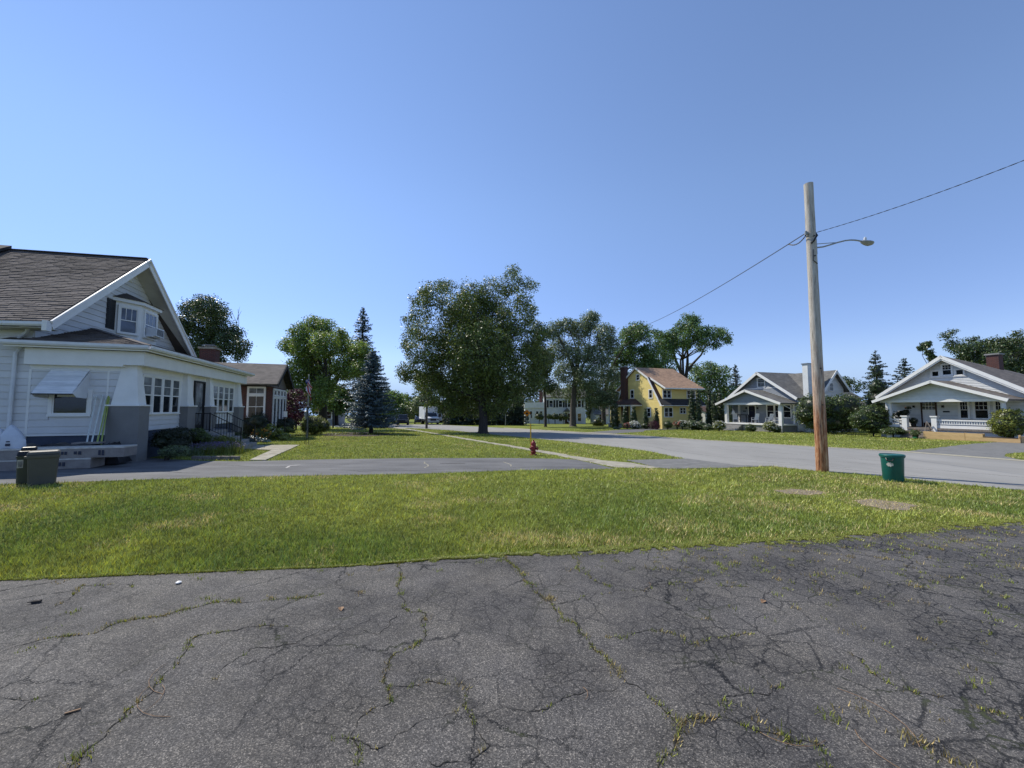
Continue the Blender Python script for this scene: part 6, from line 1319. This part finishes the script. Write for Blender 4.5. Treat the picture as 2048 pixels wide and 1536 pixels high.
# bins on the left
b_ = G(84, 969); z = gz(*b_); g2 = thing("grey_tote", "large grey rectangular rubbish bin with a closed lid beside the neighbour's driveway", "rubbish bin", (*b_, z), 48)
MB().frustum((0, 0, 0), .40, .36, (0, 0, .68), .455, .42).build("body", "grey_plastic", g2, bevel=.03)
MB().frustum((0, 0, .60), .475, .44, (0, 0, .68), .485, .45).build("rim", "grey_plastic", g2, bevel=.015)
MB().frustum((0, 0, .682), .50, .46, (0, .01, .76), .45, .40).build("lid", "grey_plastic", g2, bevel=.03); MB().box(-.28, -.22, -.10, .10, .60, .65).build("handle", "grey_plastic", g2)
b_ = G(39, 969); b_ = (b_[0], b_[1] + .10); z = gz(*b_); g3 = thing("wheeled_cart", "olive wheeled bin with a black lid and a white label, partly behind the grey bin", "rubbish bin", (*b_, z), 48)
MB().frustum((0, 0, 0), .24, .30, (0, 0, .62), .28, .34).build("body", "olive_plastic", g3, bevel=.03); MB().box(-.15, .15, -.18, .18, .60, .64).build("rim", "olive_plastic", g3, bevel=.01)
MB().frustum((0, 0, .642), .30, .36, (0, .02, .75), .27, .30).build("lid", "black_plastic", g3, bevel=.03); MB().frustum((.02, .05, .752), .24, .22, (.02, .05, .83), .22, .2).build("lid_bag", "black_plastic", g3, bevel=.02)
MB().prism([(-.125, -.163, .38), (-.04, -.163, .38), (-.04, -.170, .56), (-.125, -.170, .56)], (0, -.004, 0)).build("label", "wrap_white", g3)
for i in range(6): MB().prism([(-.115, -.170, .40 + i * .022), (-.05, -.170, .40 + i * .022), (-.05, -.170, .41 + i * .022), (-.115, -.170, .41 + i * .022)], (0, -.006, 0)).build("print_line", "print_dark", g3)
for x in (-.12, .12): MB().tube([(x - .02, .15, .08), (x + .02, .15, .08)], .08, 14).build("wheel", "black_plastic", g3)
# stack of wrapped siding cartons beside the porch (laid in the white bungalow's directions)
def local(v_, u_): a = R(HF); return (HX + v_ * math.cos(a) - u_ * math.sin(a), HY + v_ * math.sin(a) + u_ * math.cos(a))
def carton(label, v0, v1, u0, u1, z0, z1, mat="carton", prints=(), wrap=True):
    c = local((v0 + v1) / 2, (u0 + u1) / 2); o = thing("long_carton", label, "carton", (*c, z0), HF, "wrapped building cartons by the white bungalow"); L_ = (v1 - v0) / 2; D_ = (u1 - u0) / 2; h = z1 - z0
    MB().box(-L_, L_, -D_, D_, 0, h).build("box", mat, o, bevel=.015)
    if wrap: MB().box(-L_ - .01, L_ + .01, -D_ - .012, D_ + .012, h - .035, h + .012).build("lit_top_wrap", "wrap_white", o, bevel=.01); MB().box(L_ - .35, L_ + .008, -D_ - .008, D_ + .008, -.002, h - .04).build("shaded_end_wrap", "carton", o, bevel=.01)  # pale wrap on top only, dark end: bright top and shadowed front coloured in
    for (a, w, b0, b1) in prints:
        k = max(1, int(w / .07))
        for i in range(k): MB().box(a + i * w / k, a + i * w / k + w / k * .62, -D_ - .018, -D_ - .008, b0 + random.uniform(0, .015), b1).build("print_mark", "print_dark", o)
    return o
carton("upper right long wrapped carton whose end sticks out past the one below", -2.42, .47, -1.62, -1.0, .16, .46, prints=[(-.05, .22, .10, .20), (.3, .2, .10, .20), (.85, .16, .06, .22)])
carton("lower right long wrapped carton resting on the driveway", -2.40, -.30, -1.62, -1.0, -.14, .15, prints=[(-.3, .45, .10, .18), (.35, .18, .08, .2)])
carton("upper left long wrapped carton behind the bins", -6.2, -2.52, -1.72, -1.05, .10, .43, prints=[(.9, .3, .10, .20)])
carton("lower left reddish carton behind the olive bin", -6.0, -2.5, -1.75, -1.05, -.14, .09, mat="hydrant_red", wrap=False)
for (v0, v1, u0, u1, lab) in ((-3.3, .0, -.95, -.2, "black plastic sheet covering goods between the cartons and the house wall"),):
    c = local((v0 + v1) / 2, (u0 + u1) / 2); o = thing("tarpaulin", lab, "tarpaulin", (*c, -.16), HF); mb = MB(); nx, ny = 22, 6; v = []
    for j in range(ny + 1):
        for i in range(nx + 1):
            x = (i / nx - .5) * (v1 - v0); y = (j / ny - .5) * (u1 - u0); e = min(i, nx - i, 2) / 2 * min(j, ny - j, 1); v.append((x, y, .04 + e * (.60 + .05 * math.sin(i * 1.3) + random.uniform(-.03, .03))))
    mb.add(v, [(j * (nx + 1) + i, j * (nx + 1) + i + 1, (j + 1) * (nx + 1) + i + 1, (j + 1) * (nx + 1) + i) for j in range(ny) for i in range(nx)]); mb.build("sheet", "tarp_black", o, smooth=True)
c = local(-.95, -.55); o = thing("cardboard_piece", "flat piece of brown cardboard lying on the black plastic sheet", "cardboard", (*c, .50), HF + 4); MB().box(-.32, .32, -.18, .18, 0, .05).build("board", "carton", o)
# white builder's bag
c = local(-2.27, -1.2); o = thing("white_bag", "half full white plastic sack with small blue print standing on the cartons", "sack", (*c, .46), HF); mb = MB(); ring = []
lev = [(0, .24, .20), (.06, .27, .22), (.20, .27, .22), (.34, .24, .19), (.46, .18, .13), (.58, .10, .07), (.66, .03, .02)]; n = 18
for k, (z, a, b) in enumerate(lev):
    for j in range(n): q = 2 * math.pi * j / n; w = 1 + .07 * math.sin(q * 5 + k) + random.uniform(-.03, .03); mb.v.append((a * w * math.cos(q) - .03 * k * .3, b * w * math.sin(q), z + .02 * math.sin(3 * q + k)))
    if k: mb.f += [((k - 1) * n + j, (k - 1) * n + (j + 1) % n, k * n + (j + 1) % n, k * n + j) for j in range(n)]
mb.f += [tuple(range(n - 1, -1, -1)), tuple(range((len(lev) - 1) * n, len(lev) * n))]; mb.build("sack", "bag_white", o, smooth=True)
MB().frustum((-.22, -.02, .30), .08, .10, (-.30, -.02, .56), .13, .11).build("knot", "bag_white", o, bevel=.02)
MB().box(.0, .09, -.245, -.222, .08, .15).build("print_mark", "print_dark", o); MB().box(.01, .08, -.24, -.222, .19, .22).build("print_mark", "print_dark", o); MB().box(-.22, -.20, -.165, -.13, .08, .34).build("print_stripe", "print_red", o)
# trim lengths leaning on the wall
for (v0, v1, z1, mat, lab) in ((-.62, -.30, 2.05, "pvc_white", "pale narrow trim length leaning furthest left against the porch wall"), (-.50, -.14, 2.02, "lime_plank", "lime green trim length leaning behind the pale ones"), (-.46, -.22, 1.95, "pvc_white", "second pale trim length leaning beside the lime one"), (-.36, -.12, 1.98, "lime_plank", "lime green trim length nearest the grey pillar"), (-.72, -.46, 2.03, "pvc_white", "shorter pale trim length with its foot nearest the window")):
    a = local(v0 - .25, -.75); b = local(v1 - .75, .10); o = thing("trim_length", lab, "plank", (*a, -.16), 0, "trim lengths leaning on the porch wall")
    bar((0, 0, 0), (b[0] - a[0], b[1] - a[1], z1 + .16), .055, .02, mat, o, "board", up=(-.3, -.9, .1))
# low timber kerb of the planting bed
for i in range(5):
    p = G(386 + i * 18.5, 919.5); q = G(386 + i * 18.5 + 17.5, 919.8 + .3); o = thing("edging_block", "weathered edging block of the border, number from the hedge end unmarked", "edging block", (*p, gz(*p)), 0, "edging blocks along the border")
    o["label"] = ["edging block nearest the dark hedge", "edging block second from the dark hedge", "middle edging block of the border", "edging block second from the footpath", "edging block nearest the footpath"][i] + ", weathered grey brown"
    d = (q[0] - p[0], q[1] - p[1]); bar((0, 0, .13), (d[0], d[1], .13), .12, .14, "weathered_wood", o, "block")
# iron garden stand with hanging flag
b_ = G(613, 889); z = gz(*b_); st = thing("garden_stand", "slender black iron stand with splayed legs at the corner of the footpath", "garden stand", (*b_, z)); ht = AT(613, 815, b_[1]).z - z
for (dx, dy) in ((-.10, 0), (.08, .06), (.03, -.1)): MB().tube([(dx, dy, -.05), (dx * .7, dy * .7, ht * .6), (dx * .3, dy * .3, ht)], .013, 6).build("leg", "black_iron", st)
MB().tube([(-.07, 0, ht * .45), (.06, .04, ht * .45)], .01, 5).tube([(-.2, 0, ht), (.2, 0, ht)], .012, 5).build("crosspiece", "black_iron", st)
MB().lathe([(.02, 0), (.16, .02), (.17, .06), (.02, .08)], (0, 0, ht), 14).build("dish", "black_iron", st)
bx_ = AT(612, 835, 24.5); o = thing("bird_feeder", "small grey tube bird feeder hanging behind the iron stand", "bird feeder", (bx_.x, bx_.y, gz(bx_.x, bx_.y))); zt = AT(612, 822, 24.5).z - o.location.z
MB().lathe([(.08, 0), (.09, .05), (.09, .45), (.12, .47), (.02, .55)], (0, 0, zt - .5), 12).build("tube", "lamp_grey", o, smooth=True); MB().tube([(.12, 0, 0), (.12, 0, zt + .2), (0, 0, zt + .2), (0, 0, zt + .05)], .015, 6).build("hook", "black_iron", o)
fx = AT(615, 840, 27); o = thing("flag_pole", "grey flag pole with a small limp american flag in front of the burgundy tree", "flag pole", (fx.x, 27, gz(fx.x, 27))); zt = AT(612, 752, 27).z - o.location.z
MB().tube([(0, 0, 0), (0, 0, zt)], [.05, .03], 10).lathe([(.01, 0), (.05, .03), (.05, .06), (.01, .1)], (0, 0, zt), 10).build("pole", "lamp_grey", o, smooth=True)
fl_ = bpy.data.objects.new("flag", None); 
W_ = 13; strips_ = 13
def drape(i, t): # limp flag: hoist at the pole, folds hanging down
    return Vector((-.10 + .34 * t + .05 * math.sin(i * 1.1), -.10 + .10 * math.sin(i * .9 + t * 5), zt - .08 - 1.15 * (i / strips_) * (.8 + .2 * t) - .55 * t))
flagm = MB().add([drape(i, t / 8) for i in range(strips_ + 1) for t in range(9)], [])
first = None
for i in range(strips_):
    mb = MB(); v = [drape(j, t / 8) for j in (i, i + 1) for t in range(9)]; mb.add(v + [p + Vector((0, .012, 0)) for p in v], [(t, t + 1, 10 + t, 9 + t) for t in range(8)] + [(18 + t, 27 + t, 28 + t, 19 + t) for t in range(8)])
    ob = mb.build("flag" if first is None else "stripe", "flag_red" if i % 2 == 0 else "flag_white", o if first is None else first)
    first = first or ob
mb = MB(); v = [drape(j, t / 8) + Vector((0, -.012, 0)) for j in range(8) for t in range(4)]; mb.add(v, [(j * 4 + t, j * 4 + t + 1, j * 4 + 5 + t, j * 4 + 4 + t) for j in range(7) for t in range(3)]); mb.build("canton", "flag_blue", first)
lx_ = AT(570, 850, 26.3); o = thing("lantern_post", "small white lantern post in front of the brick house porch windows", "lantern", (lx_.x, lx_.y, gz(lx_.x, lx_.y))); zt = AT(570, 834, 26.3).z - o.location.z
MB().tube([(0, 0, 0), (0, 0, zt)], .03, 8).build("post", "black_iron", o); MB().box(-.08, .08, -.08, .08, zt, zt + .40).build("lantern", "white_trim", o); MB().box(-.12, .12, -.12, .12, zt - .03, zt).box(-.1, .1, -.1, .1, zt + .4, zt + .43).build("frame", "black_iron", o)
# potted flowers on the stoop
c = local(1.0, 6.55); o = thing("flower_pot", "dark pot of trailing plants beside the far railing of the stoop", "flower pot", (*c, gz(*c)), 0)
MB().lathe([(.14, 0), (.2, .3), (.22, .32), (.2, .34)], (0, 0, 0), 14).build("pot", "black_plastic", o); P, O = blob_points([(0, 0, .5, .3, .8)], 900, .06, .6); leaves("foliage", P, O, .06, "shrub_green", o); P, O = blob_points([(0, 0, .5, .33, .8)], 40, .03, .9); leaves("blossom", P, O, .05, "petal_pink", o)
# ---- vehicles far down the street
def wheel(root, x, y, r, w=.24):
    o = MB().tube([(x - w / 2, y, r), (x + w / 2, y, r)], r, 18).build("wheel", "tyre", root); MB().tube([(x - w / 2 - .01, y, r), (x + w / 2 + .01, y, r)], r * .55, 12).build("rim", "steel", o)
b_ = G(866, 849.5); z = gz(*b_); tr = thing("box_truck", "white box truck facing the viewer, parked across the street with one door open", "truck", (*b_, z), 24); 
MB().box(-1.15, 1.15, 1.9, 7.2, .95, 3.25).build("cargo_box", "truck_white", tr, bevel=.03); MB().box(-1.1, 1.1, 1.2, 1.9, 2.15, 3.22).build("cab_over_box", "truck_white", tr, bevel=.05)
MB().prism([(-.98, -.25, .55), (-.98, 1.9, .55), (-.98, 1.9, 2.12), (-.98, 1.05, 2.12), (-.98, .55, 1.45), (-.98, -.2, 1.25)], (1.96, 0, 0)).build("cab", "truck_white", tr, bevel=.05)
MB().prism([(-.86, .51, 1.47), (.86, .51, 1.47), (.80, 1.0, 2.06), (-.80, 1.0, 2.06)], (0, -.03, .02)).build("windscreen", "window_glass", tr)
MB().box(-.55, .55, -.29, -.2, .72, 1.12).build("grille", "black_plastic", tr); MB().box(-1.02, 1.02, -.42, -.22, .42, .66).build("bumper", "steel", tr)
for x in (-.78, .78): MB().box(x - .17, x + .17, -.28, -.2, .82, 1.08).build("headlight", "window_glass_pale", tr)
MB().box(-1.1, 1.1, 1.9, 7.0, .6, .95).build("chassis", "black_plastic", tr)
dd = MB().prism([(.99, .65, .7), (1.75, .35, .7), (1.75, .35, 1.5), (1.6, .5, 2.05), (.99, .75, 2.05)], (.02, .05, 0)).build("open_door", "truck_white", tr); MB().prism([(1.08, .60, 1.42), (1.62, .38, 1.42), (1.52, .45, 1.95), (1.08, .64, 1.95)], (0, -.02, 0)).build("door_window", "window_glass", dd)
for y in (.45, 5.4, ):
    for x in (-.92, .92): wheel(tr, x, y, .42, .28)
for x in (-1.22, 1.3): MB().box(x - .08, x + .08, .55, .62, 1.3, 1.7).build("mirror", "black_plastic", tr)
def car(name, label, base, rot, paint, L_=4.6, W_=1.85, H_=1.7, suv=True):
    o = thing(name, label, "car", (*base, gz(*base)), rot); w = W_ / 2
    body = [(-L_ / 2, .35), (-L_ / 2 + .02, .85), (-L_ / 2 + .12, .98), (-L_ * .20, 1.06), (L_ / 2 - .05, 1.05), (L_ / 2, .9), (L_ / 2 - .02, .35)]
    MB().prism([(-w, y, z) for y, z in body], (W_, 0, 0)).build("body", paint, o, bevel=.08)
    cab = [(-L_ * .22, 1.04), (-L_ * .08, H_ - .05), (L_ * .05, H_), (L_ * .38, H_ - .06), (L_ / 2 - .12, 1.03)]
    mb = MB(); mb.add([(-w + .06, cab[0][0], cab[0][1]), (w - .06, cab[0][0], cab[0][1]), (w - .22, cab[1][0], cab[1][1]), (-w + .22, cab[1][0], cab[1][1]), (-w + .22, cab[3][0], cab[3][1]), (w - .22, cab[3][0], cab[3][1]), (w - .06, cab[4][0], cab[4][1]), (-w + .06, cab[4][0], cab[4][1])], [(0, 1, 2, 3), (3, 2, 5, 4), (4, 5, 6, 7), (0, 3, 4, 7), (1, 6, 5, 2)]); mb.build("cabin", paint, o, bevel=.04)
    MB().hexa([(-w + .14, cab[0][0] + .02, 1.08), (w - .14, cab[0][0] + .02, 1.08), (w - .14, cab[0][0] + .1, 1.08), (-w + .14, cab[0][0] + .1, 1.08), (-w + .26, cab[1][0] - .06, H_ - .12), (w - .26, cab[1][0] - .06, H_ - .12), (w - .26, cab[1][0] + .02, H_ - .12), (-w + .26, cab[1][0] + .02, H_ - .12)]).build("windscreen", "window_glass", o)
    for s in (-1, 1): MB().prism([(s * (w - .055), -L_ * .14, 1.1), (s * (w - .055), L_ * .40, 1.1), (s * (w - .185), L_ * .35, H_ - .15), (s * (w - .185), -L_ * .04, H_ - .15)], (s * .01, 0, 0)).build("side_window", "window_glass", o); MB().box(s * (w - .22) - .17, s * (w - .22) + .17, -L_ / 2 - .01, -L_ / 2 + .05, .68, .84).build("headlight", "window_glass_pale", o)
    MB().box(-.45, .45, -L_ / 2 - .012, -L_ / 2 + .04, .62, .82).build("grille", "black_plastic", o)
    for y in (-L_ * .31, L_ * .31):
        for s in (-1, 1): wheel(o, s * (w - .1), y, .36)
    return o
car("parked_suv", "black sport utility vehicle parked far down the street, left of the smaller blue car", (G(793, 851)[0], 66), 12, "car_black", H_=1.85)
car("parked_car", "dark blue car parked far down the street between the black vehicle and the truck", (G(829, 848)[0] + .5, 76), 14, "car_blue", H_=1.5)
car("parked_car", "dark car mostly hidden behind the lower branches of the blue spruce", (-22.5, 72), 12, "car_black", H_=1.5)
# ---- porch things across the street
def place(X, Y, rot, lx_, ly_): a = R(rot); return (X + lx_ * math.cos(a) - ly_ * math.sin(a), Y + lx_ * math.sin(a) + ly_ * math.cos(a))
FZ2 = -.16
def rocker(label, lx_, ly_, rot, grp="white rocking chairs on the grey bungalow porch"):
    c = place(X2, Y2, HF, lx_, ly_); o = thing("rocking_chair", label, "rocking chair", (*c, FZ2), rot, grp)
    MB().box(-.26, .26, -.25, .25, .40, .44).build("seat", "white_trim", o)
    MB().hexa([(-.26, .25, .44), (.26, .25, .44), (.26, .29, .44), (-.26, .29, .44), (-.26, .42, 1.15), (.26, .42, 1.15), (.26, .46, 1.15), (-.26, .46, 1.15)]).build("backrest", "white_trim", o)
    for s in (-.27, .27):
        MB().tube([(s, -.42, .1), (s, -.2, .03), (s, .1, .02), (s, .5, .12)], .025, 6).build("rocker", "white_trim", o); MB().box(s - .03, s + .03, -.28, .32, .64, .67).build("armrest", "white_trim", o)
        for y in (-.22, .22): MB().box(s - .02, s + .02, y - .02, y + .02, .03, .64).build("leg", "white_trim", o)
rocker("white rocking chair between the door and the windows of the grey bungalow", 1.2, -3.3, -70); rocker("white rocking chair left of the dark table on the grey bungalow porch", 1.0, -.75, -20); rocker("white rocking chair in front of the grey bungalow's windows", 1.3, -5.0, -80); rocker("white rocking chair nearest the right column of the grey bungalow", .9, -6.2, -110)
c = place(X2, Y2, HF, 1.7, -1.25); o = thing("porch_table", "dark narrow table against the grey bungalow's porch wall left of the door", "table", (*c, FZ2), HF); MB().box(-.25, .25, -.65, .65, .92, 1.0).build("tabletop", "black_paint", o)
for x in (-.2, .2):
    for y in (-.6, .6): MB().box(x - .03, x + .03, y - .03, y + .03, 0, .92).build("leg", "black_paint", o)
c = place(X2, Y2, HF, 1.0, -.45); o = thing("porch_lamp", "white lamp with pleated shade at the left end of the grey bungalow's porch", "lamp", (*c, FZ2)); MB().lathe([(.14, 0), (.15, .03), (.02, .06), (.02, 1.1)], (0, 0, 0), 12).build("stand", "white_trim", o); MB().lathe([(.26, 1.05), (.12, 1.5), (.1, 1.5)], (0, 0, 0), 14).build("lamp_shade", "white_trim", o)
FZ3 = .04
c = place(X3, Y3, HF, .9, -1.2); o = thing("hanging_plant", "dark leafy plant with small orange flowers inside the left end of the right-hand porch", "plant", (*c, FZ3)); MB().lathe([(.14, 0), (.2, .35), (.22, .37)], (0, 0, 0), 12).build("pot", "terracotta", o)
P, O = blob_points([(0, 0, .9, .4, 1.1), (.1, -.3, 1.3, .25, .6), (0, -.6, 1.6, .15, .5), (0, .3, 1.1, .25, 1)], 1500, .1, .4); leaves("foliage", P, O, .11, "shrub_dark", o); P, O = blob_points([(0, -.5, 1.6, .25, .5)], 24, .05, .5); leaves("blossom", P, O, .08, "petal_orange", o)
c = place(X3, Y3, HF, .5, -2.15); o = thing("potted_plant", "dark potted shrub between the left railing pier and the door of the right-hand porch", "plant", (*c, FZ3)); MB().lathe([(.13, 0), (.18, .28), (.2, .3)], (0, 0, 0), 12).build("pot", "black_plastic", o); P, O = blob_points([(0, 0, .5, .3, 1)], 700, .08, .4); leaves("foliage", P, O, .09, "shrub_dark", o)
c = place(X3, Y3, HF, -.4, -3.35); o = thing("wooden_handrail", "brown A shaped wooden handrail beside the right-hand porch steps", "handrail", (*c, gz(*c) + .4), HF); MB().tube([(-.5, -.1, 0), (.1, 0, 1.0)], .03, 6).tube([(.1, 0, 1.0), (.35, -.1, .2)], .03, 6).tube([(.1, 0, 1.0), (-.2, -.55, .1)], .03, 6).build("rails", "weathered_wood", o)
for (lx_, ly_, lab, m_) in ((-1.5, -1.5, "white pot of foliage at the left foot of the right-hand porch steps", "white_trim"), (-1.6, -3.2, "dark pot with pinkish flowers at the foot of the wooden handrail", "black_plastic")):
    c = place(X3, Y3, HF, lx_, ly_); o = thing("flower_pot", lab, "flower pot", (*c, gz(*c)), 0); MB().lathe([(.14, 0), (.2, .28), (.22, .3)], (0, 0, 0), 12).build("pot", m_, o); P, O = blob_points([(0, 0, .5, .35, .7)], 700, .08, .5); leaves("foliage", P, O, .08, "shrub_green", o); P, O = blob_points([(0, 0, .5, .36, .7)], 50, .04, .9); leaves("blossom", P, O, .06, "petal_pink" if m_ != "white_trim" else "petal_white", o)
c = place(X3, Y3, HF, -1.9, -3.3); o = thing("garden_hose", "bright green coiled garden hose on the grass by the timber bed", "hose", (*c, gz(*c) + .02)); MB().tube([(.12 * math.cos(t * .5) * (1 - t * .01), .12 * math.sin(t * .5), .02 + t * .003) for t in range(40)] + [(.3, -.2, .02), (.5, -.1, .02)], .014, 6).build("coil", "hose_green", o)
# ---- litter on the near driveway
def bit(name, label, px, py, f):
    b = G(px, py); o = thing(name, label, name.replace('_', ' '), (*b, gz(*b) + .011), random.uniform(0, 360)); f(o)
bit("pebble", "small white stone on the driveway near the grass edge", 357, 1169, lambda o: MB().lathe([(.008, 0), (.022, .004), (.024, .012), (.012, .02)], (0, 0, 0), 9).build("stone", "white_trim", o, smooth=True))
def leaf_(o):
    v = []; 
    for i in range(9): t = i / 8; w = .02 * math.sin(math.pi * t) + .001; c = -.035 + .07 * t; v += [(c, -w, .012 * math.sin(t * 3)), (c, 0, .002 + .004 * math.sin(t * 3)), (c, w, .014 * math.sin(t * 3))]
    MB().add(v, [(3 * i + k, 3 * i + 3 + k, 3 * i + 4 + k, 3 * i + 1 + k) for i in range(8) for k in (0, 1)]).build("blade", "dry_leaf", o)
bit("dry_leaf", "curled brown leaf lying on the middle of the driveway", 682, 1221, leaf_); bit("dry_leaf", "pale pinkish leaf lying on the right half of the driveway", 1527, 1206, leaf_)
bit("bark_chip", "dark chip of bark on the far left of the driveway", 72, 1208, lambda o: [MB().box(-.03, .025, -.012, .014, 0, .018).build("chip", "bark", o), MB().tube([(0, 0, .01), (.05, .01, .012)], .004, 5).build("twig", "bark", o)])
bit("wood_splinter", "tiny pale wood splinter low on the left of the driveway", 145, 1428, lambda o: MB().box(-.03, .03, -.004, .004, 0, .006).build("splinter", "dry_leaf", o))
# dry straw stalks
mb = []
for (px, py, L_) in [(335, 1330, .35), (300, 1375, .4), (270, 1440, .25), (1554, 1150, .12), (1790, 1210, .1), (1710, 1465, .3), (1520, 1470, .3), (1290, 1180, .15), (1170, 1405, .1), (1840, 1500, .4)]:
    b = G(px, py); a = random.uniform(0, 6.28); c0 = Vector((b[0], b[1], gz(*b) + .014)); mb.append((c0, a, L_))
m = MB()
for c0, a, L_ in mb:
    pts = []
    for i in range(7): t = i / 6; pts.append(c0 + Vector((math.cos(a + t * .9) * L_ * t, math.sin(a + t * .9) * L_ * t, .006 * math.sin(t * 3.14))))
    m.tube(pts, .0016, 4)
o = m.build("straw_stalks", "dry_leaf"); setp(o, kind='stuff'); o["label"] = "pale dry grass stalks lying loose on the driveway"
print("objects", len(bpy.data.objects), "tris", sum(len(me.polygons) for me in bpy.data.meshes))
